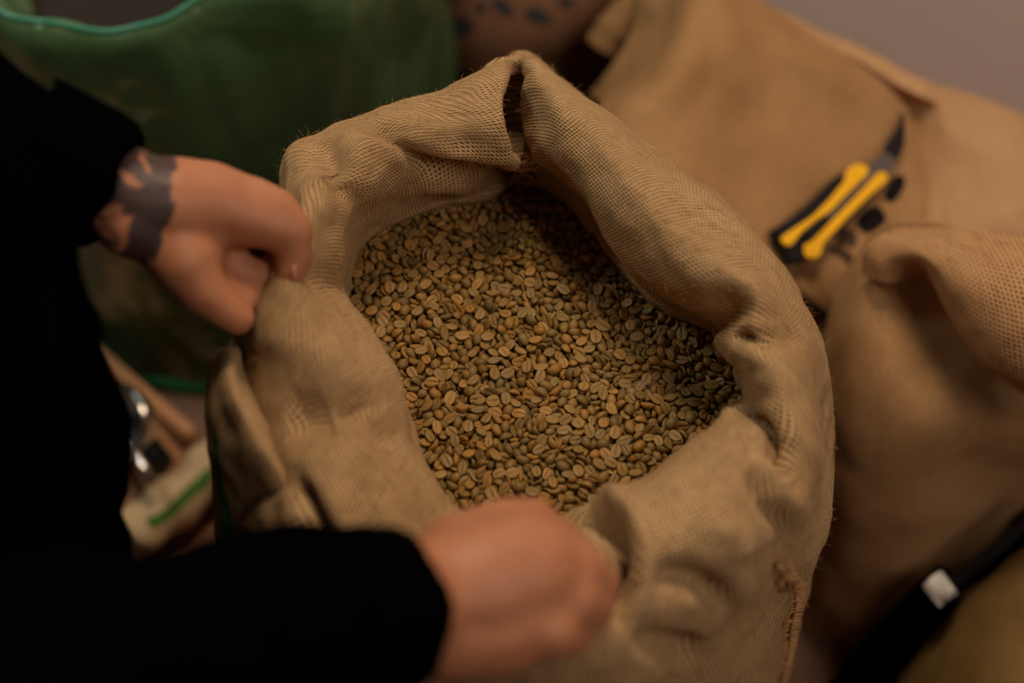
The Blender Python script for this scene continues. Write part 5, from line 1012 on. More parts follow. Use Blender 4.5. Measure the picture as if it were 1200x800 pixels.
253,426,209,20,2,-86,60,171,414,243,-7,77,10,45,-419,418,232,34,58,30,55,-246,414,246,7,45,52,51,228,422,227,50,-9,29,50,19,424,227,43,-68,-48,54,-310,408,272,74,-49,-1,45,195,422,233,-5,-5,30,51,-209,419,253,87,13,-7,49,-5,431,222,-6,33,-67,58,142,420,263,-27,-1,-33,51,-158,419,269,48,-38,2,61,
-109,422,261,-15,11,-6,47,-401,417,277,62,-68,14,51,79,427,253,11,-87,-7,47,-269,431,245,-5,79,7,45,-292,426,259,-89,31,-2,48,215,446,206,18,-3,15,54,-324,431,247,-47,-11,20,48,-393,434,241,-79,2,4,47,-92,439,253,-11,-9,88,51,-247,444,251,21,86,-31,53,-140,439,265,-5,-85,0,54,60,445,252,-24,2,32,46,
118,442,261,30,-41,-14,49,-25,441,265,11,85,5,60,-346,449,245,-12,-2,-9,53,138,454,233,37,-86,-5,45,-168,451,244,22,57,64,52,89,451,244,-54,57,16,51,-63,443,266,-71,57,1,55,-197,442,270,82,-6,4,51,16,457,235,23,-23,-39,47,-377,463,225,-31,82,12,56,-381,454,256,10,0,-13,51,-299,472,209,41,-32,-26,54,
-115,457,249,-67,-62,-20,51,182,465,230,-66,-30,-14,47,38,455,259,62,-54,-39,49,-272,465,235,-9,8,-48,52,237,462,248,11,90,20,60,-214,462,253,47,23,11,52,-31,469,239,45,-65,43,57,-4,471,235,-62,-68,-12,46,-349,483,207,-82,21,20,57,-156,469,247,24,91,0,47,211,480,220,-66,-7,-41,51,-329,465,261,29,89,1,48,
126,478,227,-17,-56,-73,51,160,479,227,10,24,55,54,71,477,241,8,-68,-4,49,-228,477,241,72,47,1,51,-266,494,200,28,-53,5,52,181,493,205,52,-53,-3,55,93,480,241,-39,-75,1,47,-242,492,213,26,13,-23,52,-318,485,235,-60,-62,22,43,-339,484,239,16,3,37,45,-90,476,263,51,-74,-24,57,-106,494,226,25,18,12,49,
-13,498,225,-21,-71,36,53,42,498,233,18,-67,61,46,-36,492,250,62,26,34,52,110,504,219,45,-45,-14,45,-204,502,224,79,-14,-19,60,128,501,233,-27,-62,29,51,13,506,223,79,35,-36,54,-57,499,245,39,-13,50,48,155,506,227,6,87,-5,47,-134,500,243,2,40,12,47,-149,499,254,-46,-42,41,52,195,514,215,67,-62,3,52,
-177,502,253,-5,-6,-28,50,-295,508,238,-11,-5,-38,55,43,515,223,-3,67,-55,47,66,528,205,56,62,14,43,-272,519,231,25,-3,-12,47,-84,522,232,-31,16,-72,47,-113,526,230,-20,-14,-49,53,181,536,209,-51,-41,4,56,88,524,241,66,-30,-29,53,-219,532,224,18,4,-35,55,-237,525,248,34,80,25,51,24,530,236,64,56,-5,47,
-155,544,200,50,17,14,56,-186,532,235,-8,-13,5,52,-5,520,267,-25,8,-51,54,110,531,240,-31,-82,-2,47,141,533,239,-17,84,30,44,-43,538,230,-59,-63,16,47,53,535,245,-49,-18,-4,54,41,550,215,26,6,41,51,-138,543,240,10,-71,-11,51,-71,544,247,7,5,-14,49,-106,553,230,42,-13,-60,47,-177,558,225,-9,-91,-7,50,
-18,550,246,-24,57,-16,45,78,554,236,70,46,-7,52,175,563,230,41,58,9,52,-85,572,216,83,-20,17,54,99,568,225,-20,54,-13,53,123,577,217,54,51,14,54,22,571,238,-90,-16,-5,52,53,580,218,25,86,6,54,-119,571,248,-39,-32,30,53,-141,582,218,-15,17,30,60,151,582,221,24,72,15,51,-26,587,209,29,41,-58,47,
-56,580,228,-19,64,-16,50,81,578,260,77,-39,9,53,-114,596,219,-79,6,16,54,-2,589,241,13,20,7,50,-90,588,247,66,41,11,55,137,606,215,-58,12,5,55,-44,611,203,13,23,47,46,93,621,208,1,-15,-4,55,19,617,240,-81,37,21,52,45,625,221,-26,-3,-7,40,-32,624,229,8,-91,18,45,79,646,203,0,-15,-44,42,
51,646,210,7,1,-24,52,0,644,213,-18,-64,-62,57,50,659,179,2,92,11,53,-67,-589,109,-81,-26,-4,52,27,-606,113,-47,-43,28,50,35,-463,116,58,-16,7,54,-147,-524,110,76,-22,0,53,-134,-265,115,-53,30,-1,51,-104,-603,107,74,45,0,48,-104,-554,111,-57,-56,5,54,-112,-514,103,0,0,-83,51,-186,-524,112,7,84,-12,56,
-185,-467,104,0,0,-36,59,-192,-434,110,77,-23,4,53,-177,-406,111,-16,71,-47,50,-145,-558,101,0,0,-62,47,-310,-221,111,52,67,21,55,-273,-378,108,-22,-71,42,42,-288,-316,111,26,-79,-12,54,-275,-264,115,-1,-78,-48,53,-228,-438,105,85,41,0,45,-343,-113,186,-8,79,-13,46,-328,-83,209,-35,76,16,51,-320,-55,198,68,32,33,49,
-331,-9,221,56,44,18,53,-338,40,208,-27,47,-46,46,-366,84,187,-86,5,8,52,-365,116,207,-4,6,-46,52,-375,156,204,75,-40,7,48,-371,203,204,52,62,7,51,-371,298,190,-13,-90,7,46,-375,327,199,-64,3,-36,45,-365,367,218,78,-42,-11,60,-383,413,206,26,-12,-57,50,-408,208,222,-42,-60,43,53,-413,338,210,7,0,-32,49,
-417,413,186,5,-93,9,50,-360,-94,170,-7,-83,-18,52,-376,-44,199,90,-8,-20,53,-363,-9,189,26,-54,-62,54,-363,42,186,86,13,-11,49,-465,325,192,67,-41,-5,50,-412,-6,171,-41,-63,15,47,-412,21,186,54,-38,4,47,-405,77,189,31,-83,15,47,-410,106,196,5,-7,41,47,-413,157,213,-13,2,53,54,-274,280,211,-8,11,82,59,
-275,335,181,-12,18,49,46,-279,472,205,-36,-76,7,46,-294,492,158,10,-16,21,44,-269,-366,146,64,36,-3,48,-270,-336,157,7,-18,-16,52,-293,-36,198,-22,-13,13,59,-277,0,197,-71,-52,22,53,-278,87,209,54,-20,-35,51,-285,127,197,77,-38,16,47,-273,172,187,-7,52,64,47,-273,204,227,-5,21,-73,58,-266,237,235,-7,69,-16,52,
-323,404,223,-51,-64,-41,51,-299,-297,154,49,-69,-5,50,-300,-237,168,-28,64,-51,46,-288,-206,162,76,37,3,50,-280,-161,191,20,70,4,54,-280,-115,207,22,81,30,57,-276,-83,186,3,-6,74,56,-315,124,207,-4,17,-59,49,-312,215,179,26,-23,-20,40,-321,254,193,-27,-32,-41,47,-319,279,194,-75,-29,16,49,-327,323,206,10,12,-1,41,
-320,365,208,-69,-36,37,41,-201,-252,185,-54,-65,1,52,-201,-209,200,66,47,-1,52,-201,-156,195,39,-24,-12,47,-190,-130,188,5,26,23,52,-204,-86,216,-89,7,25,49,-221,378,219,63,-24,-14,47,-232,419,213,-59,42,-15,52,-233,450,208,11,13,-36,52,-248,512,203,18,-5,-65,47,-209,-499,162,21,42,-79,53,-207,-448,171,-21,0,15,46,
-198,-379,204,-69,-10,6,49,-236,46,191,6,19,57,42,-236,88,224,-8,26,58,48,-239,125,199,38,-57,-4,44,-240,162,191,44,-3,2,47,-224,211,184,-1,32,46,45,-235,238,212,-44,-57,15,57,-243,298,226,0,0,20,52,-243,327,184,2,90,-7,53,-242,-202,192,-30,-33,81,51,-240,-169,202,51,74,17,52,-237,-116,201,63,12,7,47,
-244,-93,205,-6,50,58,50,-238,-52,212,-24,-28,13,45,-236,-1,208,-26,84,11,45,-156,-46,191,-22,13,-7,52,-154,32,197,-12,9,8,59,-163,79,210,-59,66,-18,50,-172,122,204,43,-71,9,56,-156,154,211,-17,-5,68,51,-154,207,217,2,1,44,55,-162,254,221,38,73,12,62,-167,280,217,-61,-4,-8,49,-153,-372,175,11,-41,62,46,
-164,-287,213,41,-12,-38,41,-162,-250,208,81,-40,16,58,-163,-214,205,-76,10,-11,52,-157,-152,188,36,48,-10,48,-158,-129,204,34,-24,-60,43,-150,-79,202,6,78,-42,55,-194,409,190,10,84,-15,51,-205,455,202,12,8,-51,46,-205,522,157,-37,22,54,48,-173,-557,192,62,-35,-49,39,-165,-451,182,57,-1,8,48,-204,0,210,40,-13,-10,41,
-200,39,204,79,-21,0,44,-189,80,206,33,23,74,52,-202,118,205,-26,3,49,54,-184,164,210,93,6,-3,49,-204,254,196,31,-73,-5,54,-193,293,208,6,-28,64,52,-123,205,196,-37,72,32,60,-101,247,210,-73,-45,-14,61,-117,288,212,69,3,10,57,-112,328,221,-51,-62,22,50,-109,414,211,-11,34,-45,49,-113,451,193,-16,-14,-63,52,
-118,493,193,15,-69,-32,54,-107,-120,192,-2,-76,-7,52,-124,-49,188,50,76,-14,48,-119,6,220,26,19,40,53,-118,37,198,-73,-29,-19,54,-115,76,211,-60,-44,29,51,-117,160,169,71,-26,2,48,-115,-447,195,23,76,1,53,-130,-370,192,-61,51,14,44,-115,-254,204,16,-57,-40,45,-107,-215,217,-94,0,0,51,-112,-165,211,1,-93,10,50,
-151,330,203,13,91,6,54,-154,371,191,47,-58,14,43,-163,416,211,59,65,1,57,-167,500,205,2,-53,-57,53,-128,-602,159,-37,27,52,47,-135,-545,175,35,73,-40,51,-135,-504,190,-23,-68,-61,51,-74,325,210,40,26,72,52,-74,373,193,53,19,-31,54,-64,411,196,-73,-52,16,47,-87,457,217,-19,2,-14,50,-75,556,169,-15,17,-20,57,
-84,601,190,-21,31,-28,55,-15,-638,155,77,38,9,48,-35,-589,193,45,-44,-49,55,-78,6,217,-26,0,47,44,-79,31,215,8,-23,-8,46,-70,85,198,56,54,5,52,-82,121,208,-79,7,3,50,-79,157,225,-18,14,-7,51,-73,200,208,8,19,-52,50,-66,241,194,72,-14,-4,54,-76,298,191,-21,9,18,48,-78,-325,217,-62,40,37,43,
-81,-274,202,62,28,9,48,-70,-244,182,-16,-45,56,45,-62,-208,208,-34,42,56,45,-71,-167,213,46,-68,4,54,-67,-75,193,-65,-51,33,42,-65,-44,212,-74,40,2,54,-116,517,205,69,29,-16,50,-86,-614,170,-63,22,-49,50,-90,-586,184,7,-3,-22,51,-70,-529,190,71,-39,-10,47,-81,-493,191,11,2,-4,50,-78,-460,189,-45,-77,-14,50,
-80,-400,196,-32,-85,-4,45,-68,-375,197,-4,40,-8,50,-482,288,189,40,75,34,50,-443,29,184,-57,-47,41,48,-461,65,170,-74,-41,18,56,-445,119,190,-28,70,-33,47,-463,149,177,16,-3,-4,55,-446,200,179,-45,33,1,47,-454,256,186,-25,-2,14,48,-435,286,191,-14,36,-61,53,596,35,156,-18,-55,54,49,657,-270,132,18,33,-47,52,
655,-218,180,-9,-7,-91,51,651,-178,160,-5,14,43,57,640,-145,140,-69,49,-14,51,656,-108,189,-53,-43,-43,49,-492,189,184,79,20,17,52,-499,238,185,28,-7,-22,51,566,41,151,28,-64,25,53,610,-313,156,29,-88,11,56,599,-273,190,-16,-20,54,50,609,-237,179,-26,-24,12,51,614,-190,177,-38,75,9,47,603,-63,166,14,-74,54,48,
615,-46,164,-18,46,66,51,558,-277,184,-74,-22,-39,52,559,-224,162,60,-31,-28,51,577,-201,182,13,-28,-71,50,554,-143,165,12,3,30,47,567,-97,197,44,45,27,50,574,-8,192,83,-32,1,49,-34,445,198,52,-41,-19,50,-43,497,188,-48,54,2,48,-26,543,185,-16,-31,-49,48,-48,587,170,-48,35,-14,50,-35,637,185,-7,60,-58,57,
6,-623,197,-1,2,38,52,4,-583,184,-10,2,-6,41,-1,-543,217,70,-41,-29,49,-40,118,205,2,-10,-5,49,-21,207,203,-22,84,-6,49,-26,236,191,-45,66,-20,53,-23,320,202,27,15,-1,54,-35,414,194,-83,40,0,51,-25,-206,193,-31,66,22,45,-30,-156,239,-35,68,32,44,-40,-132,209,-53,62,-8,46,-36,-96,195,-31,70,-33,49,
-28,-41,177,-16,17,-20,53,-31,6,212,-81,-22,-20,47,-35,88,211,52,73,12,46,-42,-547,191,84,-10,-14,54,-27,-507,185,37,-53,-43,49,-49,-466,220,-22,21,46,57,-48,-361,183,-29,-65,0,53,-33,-297,203,-12,-68,51,53,20,588,203,40,19,-47,48,81,-633,121,-46,18,27,44,47,-583,179,4,-18,-9,47,36,-540,188,84,-17,-8,49,
49,-478,191,-8,-24,12,46,51,-405,158,-29,-10,-56,46,5,198,210,-23,87,13,51,-2,246,200,-68,40,1,43,13,282,187,6,-89,-23,46,9,324,208,-53,13,0,45,13,380,175,3,-78,6,56,-2,471,193,-15,-86,4,50,3,498,177,-16,-2,15,50,4,543,168,11,-3,70,50,12,-161,188,18,-47,36,52,14,-120,189,74,52,19,46,
2,-95,197,25,54,7,50,11,-45,196,-22,11,76,50,2,31,216,21,83,-15,53,9,84,203,-24,7,-63,49,14,164,191,25,-82,-11,51,4,-503,208,11,15,-90,54,3,-458,235,39,38,25,44,-5,-416,201,-1,-21,39,50,19,-242,197,55,-4,-12,52,6,-201,211,-1,24,90,53,80,-500,181,-94,6,1,46,95,-462,207,41,-68,27,47,
90,-422,193,-48,-36,44,54,89,-359,184,74,49,-12,49,94,-335,212,-29,-9,3,56,73,-283,205,14,-5,-31,55,98,-228,203,-15,-5,-57,48,89,-206,200,51,-66,39,52,55,403,203,-76,25,-18,51,44,457,205,22,-19,-62,52,46,508,183,-56,74,-13,48,42,612,164,82,24,38,51,85,-584,178,-66,45,-4,46,75,-541,186,-1,-6,7,46,
53,2,202,16,-6,76,45,45,110,200,26,0,53,47,57,270,216,-19,-48,18,52,38,324,202,90,-3,2,46,41,372,186,-9,55,-34,48,51,-384,187,40,-2,-33,52,47,-327,210,-12,17,-56,55,53,-292,179,-73,31,-14,44,56,-207,193,88,29,-7,43,58,-162,209,-90,12,10,46,55,-131,185,-68,34,-25,48,45,-46,212,-1,5,49,53,
124,-370,200,27,2,-55,50,129,-294,212,19,34,59,45,134,-257,185,6,-55,-60,51,134,-209,218,68,6,-7,46,127,-166,207,27,-19,-80,57,122,-122,210,76,45,14,55,133,-73,203,9,76,29,45,89,530,187,-10,-80,8,47,93,569,169,-20,84,13,49,102,624,175,-42,69,-11,61,120,-577,179,-2,-23,-80,52,139,-547,205,-57,23,-4,45,
129,-502,225,72,-42,-29,44,94,151,202,-23,-61,56,51,96,200,195,-82,-29,-14,43,90,260,213,41,-19,-40,45,86,293,217,-36,-73,43,57,95,368,209,-10,3,-59,47,89,417,204,-9,3,36,48,78,458,204,10,5,-12,49,95,487,182,85,-14,28,48,95,-175,185,18,0,86,51,84,-145,209,18,3,77,52,84,-82,188,52,56,-13,43,
83,-36,204,-22,45,74,45,83,1,193,-1,-29,5,45,85,47,185,85,-12,-2,43,87,79,198,28,79,31,52,94,123,201,7,1,86,47,169,-161,205,33,80,8,51,170,-126,194,26,-1,10,46,173,-81,230,-9,14,-81,60,167,-56,176,30,-18,23,43,156,1,192,-71,4,-15,45,165,34,200,-78,9,1,51,167,-544,192,-60,59,-9,47,
172,-502,210,-17,-69,33,47,164,-458,177,2,-24,81,53,168,-414,199,-60,-58,10,45,173,-358,188,83,16,-38,44,174,-323,186,-69,-32,-6,51,176,-292,197,84,41,-7,49,181,-254,196,33,-8,75,47,136,288,190,1,12,10,53,129,367,204,-26,-76,11,51,136,413,207,23,87,22,52,136,515,190,-26,-86,-9,53,137,575,171,23,-6,-27,54,
175,-578,165,60,44,-2,50,120,-51,218,77,-5,-22,55,134,55,192,-15,-65,35,49,141,77,206,-23,-56,-5,52,143,128,214,-28,-80,-18,47,133,153,216,36,-73,38,59,124,207,206,72,-38,4,55,124,240,223,25,57,51,50,223,-3,220,-11,73,-37,56,205,40,210,-8,-73,-40,43,212,83,200,-51,8,35,52,208,135,205,0,-6,-74,48,
212,163,205,-31,-81,7,47,212,203,188,14,-90,9,48,218,255,217,27,-81,-16,46,206,274,200,15,-5,-15,45,223,-328,162,-5,-73,-46,50,217,-257,193,-82,35,0,46,208,-164,189,54,-67,-19,44,202,-122,203,18,-11,-84,53,215,-87,207,61,-12,-6,53,209,-43,200,-22,2,62,56,162,497,172,2,-13,60,48,181,553,181,-48,-41,0,45,
228,-582,178,28,-67,19,54,208,-537,208,-49,59,-18,50,214,-499,196,-30,-70,17,49,211,-458,175,11,-29,50,40,206,-411,184,51,71,15,57,171,121,186,1,-14,-67,47,173,157,214,-20,37,27,44,178,202,188,4,83,-45,48,183,329,175,32,-6,70,45,181,367,192,42,66,23,50,178,399,204,1,1,-26,51,163,459,195,-48,-65,30,52,
267,301,212,58,52,11,48,270,360,187,-56,17,18,50,268,417,176,13,-9,-47,52,301,-548,175,-45,67,10,47,301,-496,167,-17,8,3,49,292,-454,189,6,-2,31,54,298,-428,204,2,-87,30,47,301,-384,183,-70,13,-1,44,258,-86,191,-64,-64,9,44,255,-39,219,12,11,56,47,252,-8,204,66,-38,-18,47,251,29,217,12,-5,-34,52,
254,113,225,13,24,-56,48,255,173,219,-67,47,5,49,261,212,187,11,-79,4,47,252,257,201,-70,37,-45,46,249,-409,196,-83,-39,14,45,253,-375,203,-3,-2,-34,53,250,-334,187,-15,-54,32,42,262,-286,186,54,51,24,48,264,-251,193,-68,34,-14,49,268,-211,177,22,16,-8,49,254,-165,219,10,-25,83,56,247,-118,194,-45,-48,15,53,
207,321,202,-41,22,-11,49,221,413,184,10,-87,25,41,220,454,174,-18,86,27,56,220,495,197,43,66,30,47,275,-559,150,27,73,13,50,257,-506,179,70,-52,-14,52,519,-189,188,9,21,-76,53,523,-138,178,-32,-4,-22,57,519,-64,189,71,-55,8,48,552,-347,165,-36,-25,45,53,480,-23,182,-7,66,-56,58,469,16,181,-38,7,-34,50,
522,-262,178,10,15,43,58,522,-231,208,-68,-16,-14,52,482,-349,164,24,-23,5,49,476,-316,171,-2,3,-57,47,473,-263,193,23,-43,-35,47,476,-225,196,-57,-34,52,54,479,-190,175,11,-6,-39,46,486,-144,199,-18,-24,-4,50,487,-92,176,-28,-46,34,42,479,-56,185,21,25,58,51,427,-102,211,-7,-1,8,55,431,-63,195,40,-71,29,59,
438,-23,191,30,0,-63,53,436,20,190,-10,10,76,53,433,88,179,-37,-67,44,46,434,118,182,56,69,1,60,433,149,174,-34,72,34,47,327,-160,217,-11,-19,83,46,327,-87,198,8,81,25,48,331,-5,191,-65,-64,-13,43,337,49,183,91,-1,23,55,334,122,187,26,-4,10,58,345,-521,178,71,3,12,49,339,-465,162,-34,30,-6,45,
331,-378,197,-78,45,-25,56,327,-337,198,-62,43,-14,54,342,-295,204,0,-8,9,55,335,-244,190,-67,-35,28,50,328,-202,185,-9,0,-26,42,306,6,194,-2,-29,55,49,285,92,195,72,55,-7,49,306,211,190,-5,13,79,54,298,248,188,-10,-3,-92,45,306,274,186,45,-23,-34,52,295,-325,209,46,-19,-28,48,306,-252,203,-19,-79,-27,39,
295,-200,184,5,-85,-15,53,295,-162,203,-84,-23,-3,47,294,-119,186,-31,-8,-16,48,290,-39,224,43,27,14,46,410,-243,176,-29,-74,-4,49,419,-205,202,41,-24,-17,43,410,-156,195,89,14,12,49,407,-79,197,11,82,13,47,412,-34,179,-21,5,41,48,415,-7,195,40,74,28,50,374,125,196,53,6,18,52,388,189,187,-84,40,1,49,
384,214,177,12,-17,24,55,421,-331,204,1,17,-26,54,374,-243,185,-5,81,-36,53,368,-212,185,-14,-29,51,52,374,-163,197,-3,6,3,51,358,-125,203,-31,80,21,57,372,-51,211,7,8,-50,46,372,4,209,4,81,24,49,380,31,191,78,1,19,50,339,184,210,47,-20,57,57,353,210,195,62,13,3,49,340,253,194,12,9,-54,39,
367,-420,172,39,-16,10,46,379,-372,197,-46,-11,32,46,367,-333,193,-13,-2,10,43,378,-291,188,19,-12,-14,57,500,-122,186,74,18,-9,50,503,-92,169,-34,-60,29,45,510,-31,207,85,-17,1,49,494,1,197,66,-24,0,50,491,47,198,-19,-90,4,48,540,-322,175,-59,63,1,44,534,-285,186,12,-78,-43,47,462,107,185,-14,18,21,45,
460,145,179,-2,-1,57,49,509,-328,193,-16,-12,-86,60,508,-252,215,62,45,13,44,498,-213,198,22,-3,-65,57,499,-163,180,-78,-33,3,53,458,-244,209,-9,14,-46,54,460,-198,202,-37,14,-29,51,465,-168,193,-9,28,-49,53,444,-128,209,20,26,-81,43,462,-73,186,8,9,69,46,448,-38,213,-25,42,-76,50,453,-6,225,11,21,53,45,
457,44,180,-32,82,13,50,412,39,184,-17,-26,79,41,410,136,205,-19,81,-22,49,434,175,172,35,-63,24,51,461,-419,175,-9,81,6,50,460,-337,182,84,-29,2,49,461,-295,189,61,69,21,53,675,-178,135,61,4,-60,55,-483,130,173,-8,-74,17,45,-450,184,200,-65,19,8,43,-469,222,203,31,-75,-6,52,-462,270,199,-17,-22,-37,43,
-462,304,191,53,-2,-2,46,-487,346,208,9,-21,28,50,628,-290,191,-74,3,-3,50,640,-248,160,28,14,52,49,629,-211,197,-78,-52,6,50,633,-156,187,52,-53,-22,54,612,-126,165,75,-4,10,48,622,-79,166,-4,-85,-12,53,642,-43,182,39,8,-58,50,631,-7,161,2,-28,58,48,580,-293,197,-37,-68,-3,51,584,-252,196,-20,10,-65,48,
583,-228,167,22,-36,51,46,588,-172,197,3,2,12,56,576,-140,190,48,78,17,50,577,-70,188,-5,40,-30,49,576,-37,184,19,-22,-88,58,581,24,194,-24,40,-41,54,542,-202,184,53,-60,-3,46,557,-177,211,-54,48,36,51,544,-115,167,68,53,8,51,552,-87,184,-39,-17,56,40,544,-28,177,73,-31,4,50,527,3,202,3,63,28,55,
542,40,185,70,40,28,55,-356,-72,191,-47,-74,28,43,-353,-28,234,-51,11,-17,47,-362,16,212,-18,-15,-59,52,-338,102,219,1,5,4,46,-347,149,203,34,-79,-20,55,-356,177,220,0,-14,33,51,-343,213,199,-8,22,-24,50,-381,215,225,-8,-11,19,45,-383,277,201,-12,-83,8,43,-393,317,204,-81,-43,-8,48,-396,359,215,81,-12,17,51,
-406,440,214,61,-60,-26,48,-342,-136,199,-21,62,41,53,-395,-15,207,-25,11,42,47,-388,54,254,-40,69,-6,53,-386,126,222,63,15,19,50,-396,179,218,8,-18,-39,48,-425,60,203,-35,-25,-71,44,-436,153,209,-38,50,-65,41,-426,196,208,-23,-42,-27,47,-428,312,231,-9,4,-51,55,450,-401,152,54,18,33,44,437,-350,183,-29,46,-54,49,
445,-315,159,7,0,8,46,429,-285,190,68,-25,5,52,426,-226,185,9,61,-69,46,429,-178,194,7,-5,13,61,434,-155,172,-57,66,5,44,396,-98,179,-14,11,52,49,390,-59,163,-33,-2,0,52,390,-24,204,-6,-87,4,57,405,26,170,54,-21,-18,40,414,65,169,-52,-16,1,50,390,109,179,1,0,-49,50,405,184,156,26,78,1,57,
401,-441,171,70,57,-26,51,381,-407,181,-16,60,46,51,412,-355,169,-5,12,20,43,403,-323,174,38,-32,-46,44,392,-275,175,10,-20,19,54,395,-209,201,65,-62,-17,50,387,-182,175,68,-13,7,43,352,-19,189,7,7,-77,51,345,24,169,34,-6,-68,49,365,65,178,-70,-54,22,48,368,92,160,-63,-52,-21,54,361,148,179,83,-26,14,61,
361,189,166,50,-58,8,50,378,247,189,-70,3,-37,54,396,-470,144,-77,-27,-1,49,-265,-187,210,11,16,-86,47,-270,-141,229,7,-10,-16,41,-258,-69,226,61,64,21,55,-304,188,199,-30,-19,56,47,-295,230,221,22,25,26,52,-295,305,208,12,15,37,54,-309,341,209,-74,-51,2,46,-290,389,229,-81,-9,-13,42,-296,439,220,0,-11,4,49,
-307,-153,200,-39,-81,2,52,-301,-68,215,-9,11,-80,43,-303,19,246,49,-46,-23,45,-299,56,211,-59,55,-16,51,-283,142,234,-34,-66,56,51,-348,271,205,1,0,-28,55,-354,320,220,62,4,39,49,-338,344,232,60,-60,-11,50,-334,383,227,68,-29,-11,45,-354,440,213,15,-90,18,53,-210,156,211,-27,-19,-62,51,-228,180,212,-14,69,-54,47,
-215,222,218,-55,-16,46,48,-215,284,229,2,21,47,48,-222,-268,209,63,-67,5,46,-215,-180,198,53,-67,-4,49,-220,-150,227,23,-41,-48,49,-207,-115,229,4,-81,6,54,-223,-68,224,2,-4,16,46,-258,346,215,54,-74,-17,47,-246,385,232,-13,9,-48,56,-256,438,205,9,18,41,51,-245,538,170,-14,65,9,53,-235,-383,157,34,-27,-29,49,
-252,-29,224,-7,8,-34,55,-258,52,218,-11,-88,-19,50,-256,148,220,59,70,-18,46,-262,187,223,-12,59,-48,50,-177,227,199,-18,12,-51,56,-194,264,220,-19,5,-67,45,-180,316,234,3,-93,-5,48,-175,353,210,-70,-53,9,52,-173,387,219,-39,13,65,49,-184,437,233,-10,1,72,48,-180,470,217,19,-1,76,51,-176,522,205,-3,18,91,47,
-171,-116,204,-44,18,75,46,-182,-23,228,78,-37,27,50,-176,13,227,76,-40,-11,48,-173,48,226,-49,-11,26,54,-173,92,239,70,14,7,46,-170,140,231,75,-52,-10,43,-177,190,218,82,-21,17,50,-176,-360,207,-69,-45,17,46,-186,-272,220,17,-14,-74,43,-219,313,232,-64,-61,24,54,-217,354,231,-11,-92,-3,50,-205,393,231,-79,28,4,54,
-214,433,220,19,-9,61,47,-211,484,205,-17,-10,-74,40,-179,-508,215,-12,-1,-49,59,360,-309,180,-55,67,-6,40,354,-262,156,53,72,-10,51,348,-191,180,73,-13,9,46,354,-94,201,-58,-62,9,47,343,-54,178,70,63,3,55,317,74,193,50,-69,-29,46,320,94,190,-45,25,32,49,326,231,190,20,-4,76,58,333,313,177,-6,-2,-31,57,
368,-501,156,36,-2,-19,46,365,-447,158,21,3,42,44,320,-311,175,-32,-9,-83,47,319,-284,177,-14,-37,-2,47,311,-227,200,67,-10,-8,54,317,-177,173,11,-89,5,53,315,-139,179,-10,9,14,54,313,-62,182,-3,21,15,50,308,-29,177,51,-58,-16,53,271,190,191,-67,-27,-3,50,280,233,189,-7,-51,64,57,320,-532,163,-8,1,-43,49,
313,-471,176,-57,-20,-13,57,320,-442,186,-67,-28,20,50,322,-397,163,63,53,1,41,302,-350,187,10,14,41,45,-135,399,203,-35,76,-19,40,-135,435,223,0,92,-10,43,-136,461,215,14,-21,36,49,-104,-602,181,-35,1,-37,48,-94,-559,204,2,-47,-22,45,-110,-514,202,-8,48,-45,46,-137,58,201,-78,-8,-8,50,-136,84,225,77,42,12,49,
-144,178,206,-22,13,7,50,-131,242,220,-30,-3,-31,45,-135,-268,217,24,-19,-15,52,-137,-111,213,74,-27,-32,52,-144,-65,217,-4,-40,-72,47,-143,-21,233,-33,61,53,52,-140,18,218,-14,45,-76,44,-188,565,183,-22,79,29,47,-154,-572,192,52,62,-15,56,-141,-521,205,-29,-68,-6,42,-138,-436,216,-74,11,15,45,-133,-311,216,-1,28,-86,46,
-66,-603,188,13,-34,-57,46,-52,-571,205,-72,38,-16,46,-62,-519,223,-85,27,6,55,-61,-493,217,25,-14,-42,42,-114,174,204,57,-36,30,50,-99,223,228,11,-2,-11,48,-94,272,244,-8,-61,-68,49,-102,357,220,40,-56,-3,48,-100,391,207,76,52,0,45,-105,475,212,-17,63,-52,51,-94,-113,219,-10,18,-47,53,-86,-67,221,-78,26,-6,38,
-97,15,240,-14,8,-54,54,-88,67,202,46,-37,-8,56,-98,101,224,-41,36,-18,46,-105,-359,223,-23,83,12,47,-103,-266,212,14,-79,-4,43,-93,-235,227,-5,-54,-63,50,273,-239,171,62,59,34,54,268,-137,195,-26,-1,-82,56,271,-107,175,18,18,-64,45,270,-58,187,77,36,15,43,276,-24,202,-72,-53,-21,47,280,28,181,29,-8,-32,48,
268,68,203,20,91,-1,53,283,128,183,8,-32,-27,54,243,481,151,48,-16,-33,54,280,-530,154,-20,-44,25,58,272,-488,185,31,62,48,50,262,-441,162,-71,51,-3,45,280,-401,191,78,-29,4,47,274,-365,182,37,56,60,53,279,-302,176,8,75,-12,51,288,-270,184,-54,-64,11,50,225,69,211,22,-80,-13,53,232,307,201,-68,-57,9,60,
238,357,187,-16,-38,72,46,231,397,189,-8,43,-50,47,254,450,165,28,75,6,55,237,-273,175,-78,-26,0,40,236,-226,185,-24,84,29,48,215,-134,178,1,-10,21,49,216,-62,174,-16,-5,83,52,233,-26,185,-32,64,-16,54,232,29,184,41,-47,-12,57,-20,-595,192,39,29,27,48,-4,-570,235,-70,29,25,53,-24,-534,216,-63,32,7,45,
-23,-356,199,-65,-10,-9,43,-52,359,186,-32,-65,-46,46,-60,388,233,46,1,14,50,-56,446,224,-54,-76,-5,54,-53,475,211,14,9,64,49,-62,518,234,58,9,30,50,-48,561,185,44,18,-70,61,-57,622,167,-13,12,-7,45,-47,-15,201,-21,18,3,46,-67,261,217,-76,28,-22,49,-68,-346,212,-28,82,-9,50,-65,-192,227,11,56,-22,43,
